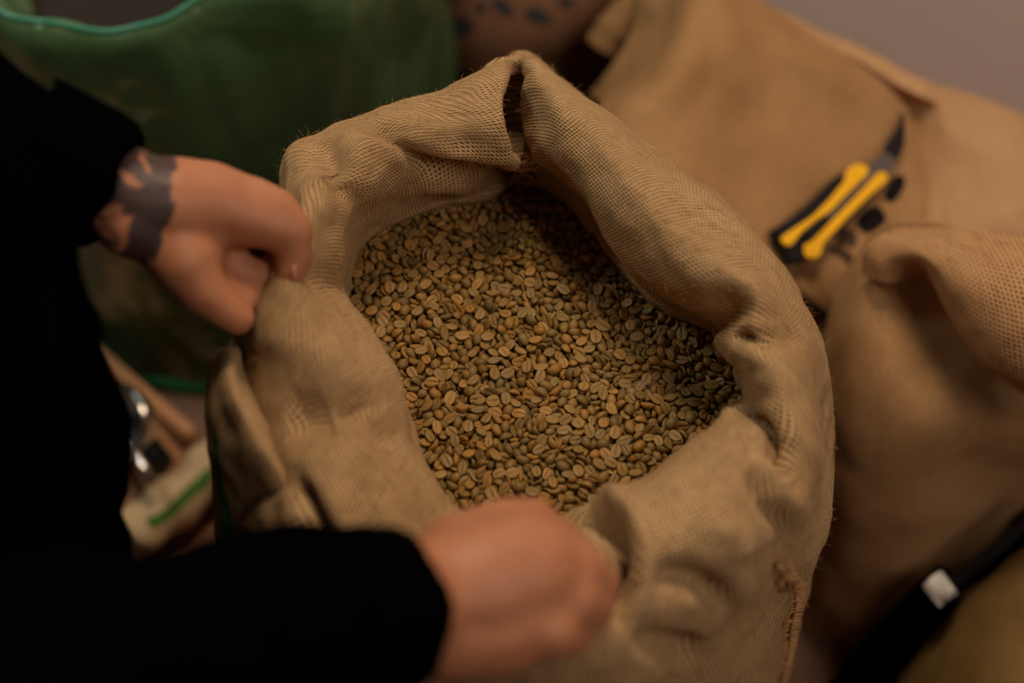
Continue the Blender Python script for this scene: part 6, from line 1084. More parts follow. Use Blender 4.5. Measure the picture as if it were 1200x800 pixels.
-51,-101,232,-16,-8,48,50,-59,-77,248,26,73,-39,51,33,-510,215,57,46,-44,40,34,-362,215,-69,-59,13,49,32,-286,217,-56,19,43,44,-9,402,206,13,-11,-61,48,-9,526,218,-81,-33,35,55,-15,565,211,3,-6,4,55,-32,604,155,72,16,53,44,32,-603,202,0,7,58,52,33,-569,219,1,-86,-35,56,-10,63,228,-27,-52,37,48,
-13,103,221,46,81,12,51,6,146,231,-69,28,8,46,-4,171,228,-17,-42,-7,50,-3,303,199,90,3,-8,52,-28,-283,221,52,31,-41,47,-8,-222,230,17,-7,9,52,-10,-182,242,-1,6,14,52,-11,-54,212,-40,-51,45,48,-12,-23,217,16,-1,12,50,214,478,160,-1,4,90,52,204,537,169,39,-27,-13,52,255,-571,125,-1,14,10,52,
237,-513,152,-38,-56,2,43,228,-421,211,-45,36,-44,51,225,-389,169,-9,11,57,58,234,-347,175,-16,-26,-86,53,232,-302,160,31,21,36,52,190,60,199,-8,-15,-58,54,191,98,184,85,-23,23,49,193,150,184,-42,-6,26,51,183,263,163,19,-5,-46,54,193,306,195,49,72,5,50,210,355,198,-6,90,17,52,204,381,189,76,43,17,48,
198,-268,170,0,-1,8,45,202,-233,187,85,23,-2,50,205,-195,187,76,-5,-4,54,182,-146,184,0,-7,-13,46,183,-104,186,7,-5,5,48,191,-60,171,-82,16,-38,48,181,-21,182,-11,6,-15,58,181,11,215,-60,6,-13,47,145,527,155,-78,-25,-3,46,204,-563,173,0,6,-29,54,202,-514,185,46,-10,-10,48,182,-484,163,25,30,63,52,
185,-438,162,8,24,-17,51,178,-403,168,10,-2,-17,44,202,-306,174,-3,12,-7,57,69,-409,179,-47,-42,51,46,69,-353,206,43,-15,-63,49,51,-266,223,-1,31,-52,53,75,-187,211,-29,-87,-13,47,24,487,208,-4,-20,-45,47,16,523,177,-30,66,37,47,21,557,190,28,-15,-37,52,34,605,193,25,-12,-49,55,26,645,209,-29,34,-24,58,
71,-612,219,-9,-81,-17,46,65,-557,230,38,66,-8,51,74,-522,223,6,9,33,47,34,144,209,14,-76,17,48,35,191,190,-15,27,-49,49,20,271,217,-25,70,-22,45,36,429,194,-69,-33,-35,51,28,-174,217,58,10,19,41,23,-74,215,11,1,-77,49,33,-15,216,51,-76,2,48,105,-421,214,29,-45,-20,47,108,-151,217,10,-86,-12,43,
80,593,206,-20,17,-47,53,65,624,186,-25,-21,-40,42,99,-624,160,-25,80,-23,49,100,-558,208,8,-4,14,59,118,-529,225,-24,74,-19,51,62,314,200,31,-81,-23,48,61,350,214,-38,-16,22,54,53,485,215,-18,-1,13,45,72,-117,221,-14,89,1,47,67,14,221,35,87,0,44,75,64,220,-34,-72,12,51,63,100,213,-43,-81,17,40,
141,104,198,29,-74,18,55,142,187,189,-26,10,31,55,151,221,194,-15,28,81,59,164,300,218,-77,-41,18,49,161,350,169,-17,-85,12,50,146,484,179,17,52,17,52,163,-314,165,22,-72,-33,48,143,-275,194,-80,7,8,44,157,-233,191,41,-18,-28,53,149,-181,197,-7,-7,-18,59,150,-104,200,7,-84,7,53,144,-24,197,-34,-56,37,50,
134,23,190,-3,-12,23,46,126,615,176,49,-72,-9,47,154,-598,150,-12,75,3,48,148,-557,159,-19,-4,12,50,152,-510,173,-85,7,7,53,139,-441,190,70,-14,-4,42,142,-390,184,-76,-12,-9,52,144,-362,171,67,-54,1,51,107,166,186,-17,-78,15,49,101,229,183,39,3,39,53,103,300,176,-29,-46,74,48,112,353,167,-52,-54,10,53,
121,441,208,83,-15,-9,52,110,463,213,-21,69,53,51,149,-355,199,-9,-7,-76,40,137,-192,233,72,-58,7,41,152,-54,207,-46,-75,13,40,136,554,217,-20,-13,28,49,139,-608,178,63,-67,3,55,151,-574,196,8,-86,-16,53,156,-516,211,64,61,23,45,148,-429,209,-33,-87,9,44,142,-404,211,-61,27,7,50,119,267,235,64,-3,-11,54,
109,394,225,-60,59,-5,49,105,424,223,-17,15,-20,46,95,-60,225,0,1,-44,45,100,-28,220,32,42,71,46,109,15,225,-50,49,-9,49,109,52,219,41,70,26,50,111,126,233,42,81,-8,54,192,-181,220,-42,-71,23,43,194,-147,225,37,-78,-3,50,186,-105,227,-4,-5,-66,48,195,-20,226,-64,-60,-13,51,184,99,211,-15,-7,39,44,
185,-525,229,-57,-16,-31,60,195,-470,175,-35,-85,10,45,205,-317,208,1,20,-60,44,191,-262,220,36,4,33,47,139,310,228,-20,80,20,52,148,344,228,-21,-4,-84,51,159,373,211,-48,66,40,47,154,431,219,19,1,-43,53,161,527,204,52,-25,-36,50,165,566,178,6,20,-9,49,184,-555,203,-16,54,-31,51,154,19,230,-85,-13,-19,52,
156,57,197,81,-6,-22,47,164,98,224,-29,40,-38,51,165,137,239,60,44,55,51,153,234,230,-21,2,28,53,149,270,223,39,27,29,51,210,26,223,-39,64,41,51,237,53,233,-76,-44,-7,45,238,138,231,-86,13,-9,47,240,193,212,-4,10,17,48,238,224,216,-23,80,10,52,252,325,231,55,-60,-31,44,233,-310,210,-87,5,10,49,
235,-242,204,-42,-68,0,43,227,-139,216,7,19,-20,56,230,-109,229,-1,-19,-9,45,233,-68,221,-73,-35,21,58,185,479,166,-36,15,-11,40,183,522,160,-47,77,-5,49,261,-572,178,60,8,11,48,249,-524,163,68,14,-29,42,230,-474,199,-66,24,6,50,244,-348,222,-18,-50,47,45,182,182,217,12,-26,-88,49,191,220,210,21,-5,12,51,
193,261,220,-39,65,13,56,188,309,235,-62,-62,-2,51,206,339,230,15,78,-31,45,199,380,224,-42,66,-27,42,197,422,200,85,29,8,43,115,-196,187,-51,24,43,55,112,-148,170,-18,5,-55,49,108,-93,194,-57,47,-25,54,115,-15,195,13,-3,-23,54,119,136,188,-14,12,84,49,101,-521,181,-2,-6,44,55,103,-492,201,27,-47,-30,43,
115,-430,169,-11,15,26,49,109,-398,169,-4,-13,50,56,112,-347,173,-36,-39,20,53,115,-309,200,-2,-1,47,54,94,-256,191,27,87,-16,46,118,-222,181,65,32,44,52,68,439,188,-30,-70,53,59,69,517,168,4,1,-74,44,74,554,186,12,2,-35,53,67,583,175,7,-36,56,47,83,642,154,26,27,46,51,105,-601,144,-72,-19,-13,55,
91,-564,162,-79,24,-1,43,79,105,190,38,-13,-26,49,63,136,188,-88,-18,5,52,77,180,194,63,-24,-1,49,76,222,191,26,-23,-8,57,78,273,191,4,-73,-30,45,72,337,177,-48,-41,-8,56,297,343,185,-7,-5,-17,46,273,385,189,56,63,4,49,319,-515,197,19,78,12,48,306,-402,208,-38,-62,19,48,277,13,209,-84,4,8,43,
270,99,226,8,-16,-61,44,272,143,215,32,-81,19,56,284,180,222,-66,-48,-27,56,273,221,227,-61,-48,-19,50,274,268,216,-13,11,-18,50,265,-319,205,-11,-18,36,50,283,-229,219,-27,12,-41,51,270,-183,221,-78,5,31,47,283,-140,218,-9,27,-29,48,270,-116,225,-36,-10,3,54,248,401,221,-67,58,22,43,222,429,167,24,-81,-41,39,
239,473,201,20,-18,-11,47,275,-535,225,-38,18,-26,59,265,-434,200,3,-6,9,46,349,-63,224,-18,-84,33,48,344,17,214,11,7,-7,46,361,91,204,-80,-20,-11,45,349,159,211,73,-13,19,49,370,-499,213,-2,81,10,54,356,-360,212,4,-6,2,52,355,-266,200,51,74,-10,49,347,-180,206,18,72,-52,44,320,25,192,-8,-14,-93,44,
308,107,181,41,25,28,39,322,271,191,-52,14,-43,52,317,300,198,-69,10,-31,49,323,-267,225,-56,54,-18,49,313,-215,220,13,38,82,51,317,-184,217,-1,10,51,51,317,-132,225,-11,93,-3,50,316,-11,220,9,6,-25,41,437,-144,222,-59,50,15,49,411,205,199,14,90,1,52,434,-439,181,0,81,-39,46,434,-408,200,65,-39,-17,52,
445,-267,198,42,-14,-13,51,394,-179,215,0,-37,-83,49,393,-56,232,18,10,16,59,400,-9,238,14,-79,-22,42,394,11,209,-29,-21,45,44,366,199,198,38,38,-11,41,365,229,209,76,41,-16,39,398,-490,177,-39,53,66,54,385,-434,190,18,-38,-36,45,395,-388,177,79,-47,2,47,391,-346,192,14,-92,-2,50,387,-315,208,-84,-1,-10,49,
74,-268,177,41,77,20,53,65,-104,184,-22,75,24,51,74,-66,210,-46,-59,38,48,50,-21,177,-21,77,18,44,63,67,175,-21,5,13,53,64,-606,182,9,-90,-3,49,61,-565,193,71,-40,7,49,58,-521,189,7,18,-89,49,62,-475,175,35,61,12,51,81,-441,167,49,-26,-29,50,79,-387,180,53,-17,-34,57,68,-325,184,46,32,49,54,
23,218,193,-32,-63,7,48,39,258,183,-55,16,16,49,31,298,211,63,29,-10,48,23,346,189,-41,72,-12,49,19,442,176,36,-59,-35,49,29,-142,183,33,-85,3,51,24,-75,179,-66,57,-5,51,22,-25,177,-40,15,-16,48,19,22,179,-88,-29,-1,43,15,54,186,41,71,-17,54,14,115,219,35,3,36,53,516,29,198,-89,-21,14,51,
556,-153,207,10,-9,7,54,513,-310,211,-24,11,9,43,521,-94,195,-8,-40,67,50,515,-54,217,-3,10,86,45,522,-11,218,-34,-36,73,45,484,25,208,5,30,72,55,421,118,220,-79,-8,-3,42,479,-254,235,-8,-9,-62,47,17,-523,188,26,-73,-49,49,22,-470,185,-1,35,-20,56,16,-437,182,18,-79,3,50,17,-393,186,7,-88,-20,47,
25,-343,186,32,-73,-16,61,26,-302,181,57,-41,-9,57,17,-266,206,-73,-45,-15,53,40,-221,175,-31,-59,54,43,-10,270,179,-32,26,-20,51,-9,451,194,9,-63,40,58,-28,515,184,-16,-20,50,55,43,-610,152,-31,30,-76,52,24,-564,176,-86,-4,4,54,-17,-89,181,-15,69,-9,47,-24,-68,178,-62,8,10,51,-12,-17,182,-68,44,14,58,
-15,16,191,7,-16,-36,46,-14,74,190,37,-79,-12,47,-18,145,198,75,48,24,54,-22,182,198,-3,12,7,55,-3,222,187,-36,-79,28,43,-16,-432,175,56,-15,-15,48,-12,-386,172,-56,-69,8,44,-29,-343,165,-14,-14,8,45,-16,-326,213,44,-60,-23,50,-18,-268,210,60,-27,11,49,-14,-184,192,33,10,4,58,-22,-152,195,22,-2,-36,51,
-450,168,213,-14,91,20,49,-458,341,216,80,-40,-11,50,-444,370,224,82,36,2,46,664,-155,182,38,77,22,53,649,-128,187,80,-16,13,50,-503,211,195,-18,-5,47,47,-482,246,223,6,-75,34,53,-490,270,221,4,37,71,60,-458,26,157,-23,40,-9,40,-450,77,200,-4,15,-20,54,-457,128,209,55,2,25,46,607,-147,186,-87,-8,16,43,
623,-86,213,50,-39,-40,53,630,-27,202,0,-45,-46,53,608,14,182,24,-9,67,55,650,-275,179,21,15,-50,52,661,-245,192,21,1,-19,51,668,-177,216,-59,-11,-19,52,552,-15,217,-37,68,6,47,603,-315,208,53,-49,2,55,603,-285,229,-2,-13,58,47,605,-217,196,74,-42,31,45,-332,-199,199,-63,-65,-25,41,-345,-155,192,-4,56,67,46,
-321,68,233,-86,-10,-12,59,-370,171,242,13,-13,-20,44,-365,250,240,4,15,52,61,-369,296,222,-6,0,-43,43,-413,377,225,69,50,-18,47,-363,51,241,-12,-7,36,58,-354,81,236,-39,-6,11,52,-413,39,214,45,13,-64,44,-417,130,230,21,-9,5,54,-419,172,248,-11,-1,44,56,-404,266,203,-34,5,49,44,-407,289,221,-48,68,-1,51,
-46,388,181,6,1,-2,57,-57,441,182,40,79,-13,46,-60,522,185,86,25,7,53,-9,-601,156,-57,40,-41,48,-17,-560,193,38,40,-5,55,-12,-525,186,-44,-63,-35,55,-15,-475,190,-79,-5,5,51,-54,21,205,5,0,-10,51,-56,48,223,-62,32,-38,56,-50,150,194,33,47,-53,58,-60,180,202,39,19,34,54,-60,271,188,-76,-22,-23,52,
-51,315,214,41,6,-42,51,-56,342,196,-40,-32,-55,49,-63,-307,191,9,-19,-88,60,-45,-261,190,66,60,18,53,-48,-226,190,-84,7,6,59,-46,-185,202,-4,-50,31,57,-67,-101,183,8,17,28,54,-47,-68,196,25,-43,-23,50,-92,538,176,41,-11,-18,51,-114,567,186,13,-81,-11,53,-57,-611,159,-34,1,48,56,-71,-556,179,-2,-12,-73,46,
-50,-510,177,5,0,24,47,-47,-482,191,-1,10,-77,48,-62,-437,198,-66,-7,-3,44,-56,-393,219,-90,-5,17,50,-282,334,229,53,50,26,48,-273,364,232,9,4,24,48,-275,408,232,18,85,-31,54,-290,501,203,55,69,-15,48,-246,-403,184,57,-11,-28,53,-274,-54,207,-1,44,-48,43,-274,32,216,27,-7,73,45,-320,463,218,41,77,-17,47,
-311,508,186,-36,-6,-68,56,-294,-199,201,-50,-76,14,56,-297,-134,200,3,-26,49,42,-282,-83,231,17,2,-63,52,-322,203,214,54,71,-13,52,-315,326,241,-3,5,-69,45,-307,371,226,12,-71,19,44,-196,-251,224,-89,6,12,45,-238,330,228,-45,71,-14,49,-242,69,252,22,-11,-15,50,-90,148,207,64,-32,-9,55,-95,187,209,25,51,22,57,
-83,226,178,3,30,54,58,-91,317,190,35,36,22,54,-80,352,194,-6,-8,-79,44,-89,433,207,-7,7,67,51,-103,-301,186,-16,-1,41,54,-109,-274,173,0,-7,24,43,-96,-191,199,83,-12,2,53,-88,-146,185,-57,-57,17,54,-102,-97,174,-12,-33,21,47,-91,-63,186,-76,-44,3,55,-143,568,161,42,73,16,60,-115,-617,152,3,-17,-8,53,
-107,-545,175,62,37,19,52,-91,-518,198,13,-37,-41,47,-104,-472,182,-7,17,-86,53,-93,-430,188,7,3,-45,60,-104,-391,184,-79,-47,-18,48,-95,-339,187,35,29,7,56,-146,102,192,-45,-80,-18,50,-136,131,188,17,-9,37,52,-135,229,206,67,-4,-13,51,-138,266,185,-89,3,6,51,-134,311,194,61,-26,24,57,-129,341,189,36,53,22,51,
-124,382,181,25,-65,-33,59,-140,518,193,61,-56,-35,53,-153,39,239,-13,-17,-83,50,-195,415,223,73,-47,18,39,-197,542,186,-79,-6,6,51,-158,-546,216,16,25,24,48,-193,207,240,-11,91,3,56,-147,-346,181,77,-45,13,50,-145,-306,184,-75,-3,1,53,-149,-280,181,-11,-70,10,51,-132,-236,204,90,-14,9,53,-141,-126,170,68,61,-10,50,
-125,-95,188,-68,24,7,48,-140,-15,188,25,89,13,46,-158,392,165,-59,-29,5,50,-183,436,185,11,-7,27,56,-162,568,188,-54,51,-23,48,-156,-547,149,-38,59,-47,42,-153,-519,181,-88,17,28,44,-137,-457,177,53,-42,-14,49,-139,-394,183,8,36,56,49,-180,-98,179,48,-57,-41,54,-179,-69,184,-41,-30,6,58,-169,-19,199,66,48,24,52,
-190,17,190,-31,-19,-61,47,-191,99,177,-30,64,31,53,-185,143,189,-13,66,-54,49,-183,306,180,1,70,-40,45,-177,-429,171,44,-82,0,50,-182,-396,179,17,-31,-54,53,-193,-343,197,9,-7,29,55,-179,-271,181,48,53,10,52,-173,-196,181,10,5,-15,45,-178,-151,172,35,-48,-41,52,-120,190,223,-91,-11,-3,52,-114,242,253,50,-43,-15,42,
-115,299,240,-26,11,43,48,-110,-131,241,-66,-63,-8,45,-116,-96,237,-59,67,19,46,-134,-584,166,22,36,3,44,-124,-538,205,14,-70,26,45,-119,-498,207,3,32,26,40,-124,-382,222,-45,32,4,42,-151,378,218,-22,-7,-38,49,-219,279,199,-5,-79,18,50,-218,312,173,75,43,-33,52,-221,509,181,-33,22,-25,44,-180,-514,172,1,23,36,50,
-221,-100,176,50,65,23,60,-219,-64,192,54,76,6,48,-221,-17,198,14,-9,-65,47,-221,23,185,-8,-11,36,53,-223,62,198,46,59,52,52,-221,97,169,42,13,-1,48,-219,147,176,-30,-34,-57,56,-208,182,193,-22,-26,33,43,-267,513,143,-62,-29,-64,40,-237,-413,125,6,12,-28,48,-239,-351,158,21,-1,21,51,-237,-306,196,-4,-12,-3,55,
-228,-231,195,13,-2,-5,60,-213,-204,163,-75,-48,10,49,-260,105,189,81,36,-13,53,-265,139,192,41,78,-17,43,-249,230,182,20,-66,5,53,-260,267,186,68,-59,12,47,-264,304,186,8,2,-13,52,-248,387,190,-72,-47,19,58,-250,475,175,-22,-2,-73,56,-81,352,237,68,-57,30,43,-86,-249,205,-40,-11,-24,42,-71,44,255,63,-60,34,46,
-72,-585,229,-59,-20,10,53,-83,-542,228,27,-4,-10,49,-81,-409,238,69,10,21,47,-69,-630,211,9,-43,38,53,-261,-217,168,-69,-50,-15,47,-255,-145,197,4,22,-82,54,-253,-104,159,-26,-42,-72,50,-256,-61,185,4,13,-43,41,-255,-22,187,92,-1,-16,48,-242,19,198,-17,71,-20,44,-270,56,183,-6,-71,-3,46,-308,469,167,-37,-79,13,48,
-264,-303,151,53,-34,-68,53,-260,-277,156,0,27,-27,49,-305,-68,178,13,-6,13,43,-318,-24,196,-13,-23,21,56,-304,9,203,58,74,-5,55,-293,78,178,0,-11,-40,47,-293,105,187,39,5,-24,49,-299,153,183,35,34,-5,51,-311,237,197,-39,-19,-54,50,-338,431,180,-23,7,-65,49,-321,-219,155,82,-31,-8,51,-319,-181,175,-89,-28,-11,52,
-321,-150,174,-63,-51,18,41,-315,-108,186,15,-3,-5,54,-38,251,216,6,81,11,48,-31,344,222,73,19,-9,49,-37,-41,223,-19,-8,88,47,-30,134,230,60,-53,5,44,-37,-377,197,-33,-61,19,44,-61,412,236,81,-14,-20,52,-70,473,244,65,40,24,45,-83,498,230,0,-22,-53,40,-66,549,213,-50,77,13,50,-66,582,183,-56,69,13,43,
-34,-635,184,-3,93,8,50,-30,-589,254,4,3,55,56,-34,-547,242,-67,-37,0,54,20,375,220,-70,8,-2,44,-8,-647,210,-47,20,17,46,8,-597,214,42,-82,-1,43,12,-551,242,77,8,-29,51,-351,-32,176,18,-15,-10,56,-334,18,177,-25,15,-45,50,-330,70,188,-19,-84,-12,51,-344,184,195,-15,80,7,54,-334,235,192,56,-23,-15,52,
-348,269,167,-90,-25,-2,54,-341,303,184,-4,-4,-19,57,-388,-29,174,7,0,40,50,-387,59,197,47,3,3,53,-389,138,183,-67,53,3,47,-382,263,165,1,9,1,54,-386,349,189,20,77,-13,50,-370,-122,166,22,-74,16,54,-425,14,150,-13,15,-43,51,-432,46,181,-25,24,-23,53,-427,82,169,54,-20,-50,53,-419,144,181,-13,87,-15,48,
-437,349,188,-10,23,-29,49,-404,-71,168,27,-35,-27,47,648,-31,145,43,-29,-38,46,638,-6,118,-41,59,13,52,-467,84,148,-58,-39,7,49,-472,181,174,-28,60,-58,52,-468,231,160,-80,-1,19,46,-481,266,162,73,5,-12,53,-496,319,181,-38,-80,-2,53,-475,352,180,11,18,-44,48,53,242,242,24,-77,-48,46,60,44,225,-47,-64,35,53,
52,171,203,-12,80,-17,50,54,213,230,71,31,-22,53,40,-118,211,67,-31,30,46,6,544,218,27,16,78,45,-1,623,208,-23,9,9,56,32,-635,204,-3,-87,12,53,52,-593,225,-68,-58,1,47,48,-529,231,-3,-39,44,45,55,-505,222,-3,-26,-36,50,585,-6,155,-75,50,-17,56,632,-294,140,15,-9,45,48,626,-240,152,-65,-33,29,47,
628,-202,148,-8,-14,-56,50,632,-115,142,-9,-43,62,53,645,-68,127,66,4,-42,53,540,7,168,-81,-1,-31,59,549,60,144,18,-75,-32,51,587,-329,141,80,-20,-14,50,580,-282,154,-63,48,-2,50,580,-252,160,-87,-9,27,53,589,-170,161,50,-79,-5,46,582,-128,164,-67,25,-5,52,500,60,164,60,67,14,54,527,-341,147,-58,50,-37,41,
547,-251,171,84,-5,-25,53,535,-219,165,49,-46,-12,49,541,-176,160,-3,-50,59,53,535,-76,160,30,42,-1,57,536,-45,172,-1,-70,34,51,502,-333,158,83,-8,-13,56,501,-296,169,3,0,-53,56,496,-249,163,-48,41,-58,60,497,-209,149,-68,44,-18,53,487,-126,160,-16,-79,18,40,494,-78,143,-62,-53,-8,42,499,-41,174,-4,-1,-16,49,
499,5,146,-26,-85,-10,61,91,321,208,-43,0,-52,51,84,498,201,-2,-19,-14,55,108,543,210,-75,24,9,52,90,30,227,44,-62,-42,53,88,-170,232,-48,-80,10,46,93,-132,241,-1,9,25,45,94,-82,246,-39,67,-2,43,78,-590,223,28,57,-10,48,89,-541,238,9,-13,-68,50,451,-119,165,-55,-46,60,50,454,-81,157,-71,-57,14,56,
452,-44,156,81,-37,26,51,456,97,165,71,32,-25,47,468,147,144,-83,35,-5,47,407,130,155,-22,-24,36,46,416,159,161,-49,30,49,51,450,-245,176,86,-27,-23,56,447,-207,181,-28,19,-16,58,421,-384,161,78,33,16,54,425,-332,149,15,10,78,48,416,-303,163,31,61,55,51,426,-239,130,54,-15,-17,48,417,-129,171,52,74,12,51,
422,-87,160,12,-6,24,55,419,-49,152,21,1,3,44,372,-38,176,0,-17,-91,52,361,46,151,55,-11,7,51,374,171,143,-45,-35,24,49,428,-421,147,-80,30,0,53,187,-597,190,32,-39,-65,45,167,-549,238,11,71,9,51,142,247,244,-50,25,60,40,137,371,234,-17,6,-59,48,129,35,225,68,4,26,48,111,-597,207,14,-13,30,56,
135,-555,232,30,-13,-5,51,376,-467,152,-45,-30,21,44,381,-373,142,-86,-21,2,57,384,-203,162,1,8,-21,50,363,-165,150,-26,-49,-72,56,370,-112,168,4,-7,-30,52,333,-419,174,-59,5,8,58,340,-328,157,15,-21,-51,59,342,-292,155,6,10,-92,61,344,-123,161,8,7,6,46,330,134,164,-12,82,38,51,291,-45,166,33,50,51,45,
290,-13,173,-37,-51,24,47,292,45,170,-1,30,-34,46,299,87,155,-30,-2,-53,47,347,-517,133,-90,-7,-12,53,300,-412,168,-12,17,-64,45,294,-343,158,-49,-65,14,54,296,-288,150,59,-8,25,48,292,-219,145,-53,-13,10,51,294,-127,152,57,31,-20,43,290,-80,175,5,4,-32,61,223,-562,207,1,33,38,51,237,-538,214,-8,21,-27,51,
169,209,242,-90,-6,26,49,181,437,214,-57,-6,39,53,175,-4,238,-15,28,2,47,167,71,235,42,-69,-39,56,170,-336,208,1,25,-79,49,253,-289,217,35,-3,-81,59,253,-257,219,-46,72,6,46,263,-545,190,-50,30,-19,50,261,-503,221,69,-39,-30,48,215,117,231,13,-55,-62,51,215,8,236,-28,-12,9,50,253,40,169,58,-11,-23,48,
249,237,172,43,-37,-1,54,259,299,167,52,75,-5,58,254,373,157,-36,55,-41,52,304,-543,125,32,-7,-16,54,300,-509,148,25,-76,20,47,259,-541,135,-21,-73,-29,42,259,-497,129,11,6,13,42,249,-461,153,-52,5,-19,52,255,-407,149,68,-52,16,56,251,-378,167,56,74,-5,53,240,-165,178,-71,-26,-2,62,214,58,170,-40,41,-55,49,
198,77,146,94,0,-1,44,216,292,169,-25,16,-41,54,216,328,161,-43,-75,-25,55,223,512,154,16,-45,13,53,226,-537,174,7,-17,56,54,208,-497,158,89,-20,-9,46,209,-442,147,46,4,-81,51,205,-415,140,-42,83,-9,47,206,-368,162,40,11,30,57,215,-280,155,-43,56,-56,50,216,-248,151,11,-3,-16,53,209,-12,170,47,59,-12,49,
299,159,205,-43,-36,2,51,295,-557,207,77,16,21,46,292,-509,211,-24,84,-11,49,174,-220,180,14,-15,-59,50,167,-78,180,-25,86,27,55,162,164,168,-14,-81,-20,50,167,196,155,51,-47,6,43,169,287,181,14,-80,43,51,161,542,148,30,74,30,47,206,-597,154,-47,-6,12,51,175,-536,155,8,92,13,57,158,-492,156,-71,-6,-13,47,
169,-456,140,-74,24,5,46,169,-374,170,-55,-70,31,45,173,-281,163,-36,-75,-7,50,164,-257,161,-57,-11,30,49,121,200,168,38,-75,14,50,119,497,172,-9,21,64,57,182,-600,131,30,11,29,52,123,-292,160,48,-81,-2,52,122,-245,163,-1,4,-78,39,138,-211,166,4,11,-58,52,132,-132,154,-73,4,39,46,124,-4,171,-29,77,11,49,
130,81,169,-6,-67,-17,54,325,140,214,-17,27,88,45,345,283,208,9,1,-90,50,325,-71,221,-26,-46,-62,42,337,-38,223,-44,-44,7,42,299,371,201,-63,-28,-19,50,339,-506,206,-62,-49,50,56,94,462,165,-28,88,17,53,124,-586,140,18,-6,-3,48,125,-542,172,-91,18,12,48,120,-497,193,-59,-49,21,51,118,-462,189,2,-8,-54,50,
128,-359,150,37,-60,-8,42,139,-331,156,-60,-63,-14,43,95,-373,151,-50,-20,38,44,88,-315,175,-3,-5,38,44,92,-292,155,-8,54,62,49,47,285,193,-61,-17,8,53,60,378,164,6,76,13,59,94,-581,135,-10,6,10,43,91,-473,166,48,-69,34,55,87,-418,138,1,19,-72,45,44,-162,174,-19,-8,-55,54,52,-81,172,3,76,-5,62,
45,-50,175,12,-91,5,55,40,3,178,2,-83,-11,50,46,34,184,36,20,46,55,34,81,176,-31,-82,10,45,409,65,238,-32,-14,18,47,370,35,217,-21,-5,34,49,385,218,227,16,3,-81,48,62,-582,154,-10,8,64,48,39,-541,147,61,69,7,48,35,-495,158,0,27,57,51,54,-448,167,-42,-20,-1,52,42,-427,158,17,6,-29,42,
54,-359,168,49,-44,-21,57,50,-322,156,-20,22,-42,49,51,-202,155,91,-8,-5,52,10,1,164,10,-49,-71,45,3,454,135,52,70,12,49,-1,586,160,32,65,52,58,8,643,161,-46,-80,-19,46,50,-626,149,51,15,5,50,1,-413,160,22,-19,-24,50,8,-380,149,74,27,20,47,3,-330,182,-38,79,-12,49,0,-301,178,31,-44,56,44,
3,-217,167,-4,75,17,48,-10,-124,182,-12,-71,6,56,-41,164,163,-49,-14,-23,51,-27,634,140,-12,85,-17,49,13,-633,158,57,-74,2,56,6,-578,144,67,56,-13,49,8,-547,161,9,-51,-58,46,5,-500,169,-45,69,6,57,-1,-458,171,-11,-53,66,54,533,-169,218,40,-48,-7,44,511,-169,211,55,-72,5,40,518,-28,246,-84,33,-20,44,
468,-39,230,9,-73,-15,46,456,41,220,-44,75,13,53,-427,230,237,-24,4,-83,48,-428,261,210,49,74,30,51,-478,171,219,18,-6,37,50,-469,220,242,1,13,10,49,-488,309,225,-21,77,-41,51,-499,324,242,62,48,-50,52,-455,61,248,10,-74,22,53,613,-164,211,-77,46,2,42,626,-142,233,-36,21,79,48,645,-81,196,-64,-28,26,53,
635,-59,211,-8,47,-79,49,673,-196,163,-74,-10,-7,43,-473,105,204,-8,10,-52,48,-481,138,212,-51,-63,29,48,634,-273,222,45,-33,38,44,633,-248,212,14,-5,63,53,633,-190,237,-58,60,-6,51,-34,-320,170,21,37,13,56,-32,-286,150,69,-57,-1,51,-43,-210,156,7,6,-40,44,-68,329,157,21,84,27,51,-32,-621,148,0,-77,-33,51,
-31,-593,140,74,-57,5,49,-42,-538,147,-91,10,2,57,-36,-497,146,-20,-89,-8,50,-34,-452,169,10,81,23,55,-45,-417,175,9,39,50,59,-87,-370,183,-24,32,25,57,-72,-343,153,72,50,-29,47,-76,-282,166,7,85,-26,54,-87,-211,181,5,4,-10,43,-79,-92,160,86,-14,-27,51,-66,-2,180,8,-78,-37,53,-86,251,146,-65,-11,0,55,
-114,292,150,78,-8,25,51,-110,324,168,72,46,21,56,-122,539,175,-34,-75,-5,49,-84,-628,146,69,-9,14,41,-82,-586,152,-88,-1,-8,46,-78,-528,154,-57,-66,20,48,-74,-491,149,-28,-85,-13,60,-82,-461,146,-79,30,3,44,-338,146,238,66,-46,-22,46,-345,221,254,-9,23,35,53,-122,-175,165,-34,4,-24,56,-109,-15,182,68,-51,16,46,
-123,75,173,-34,-73,5,47,-111,122,194,7,-1,-59,59,-121,-569,153,36,56,37,46,-127,-521,147,41,66,-35,48,-120,-497,150,-10,87,10,53,-116,-458,143,22,-34,-54,55,-118,-404,157,65,-37,-10,43,-127,-333,180,27,61,55,56,-157,90,157,27,41,47,47,-163,199,172,-5,-2,52,57,-155,249,166,-33,-7,-14,54,-157,296,193,30,-15,-30,54,
-153,423,168,-82,21,-30,58,-153,486,199,-33,-4,25,55,-159,-403,166,1,-2,91,55,-167,-376,131,5,-14,-38,48,-167,-325,165,38,-57,-21,49,-156,-255,164,-41,70,-10,50,-149,-32,160,22,78,41,48,-297,133,236,-23,-55,48,47,-207,75,198,20,37,53,52,-222,544,170,-27,-43,21,59,-169,-536,162,33,24,19,54,-172,-485,157,18,-21,-87,50,
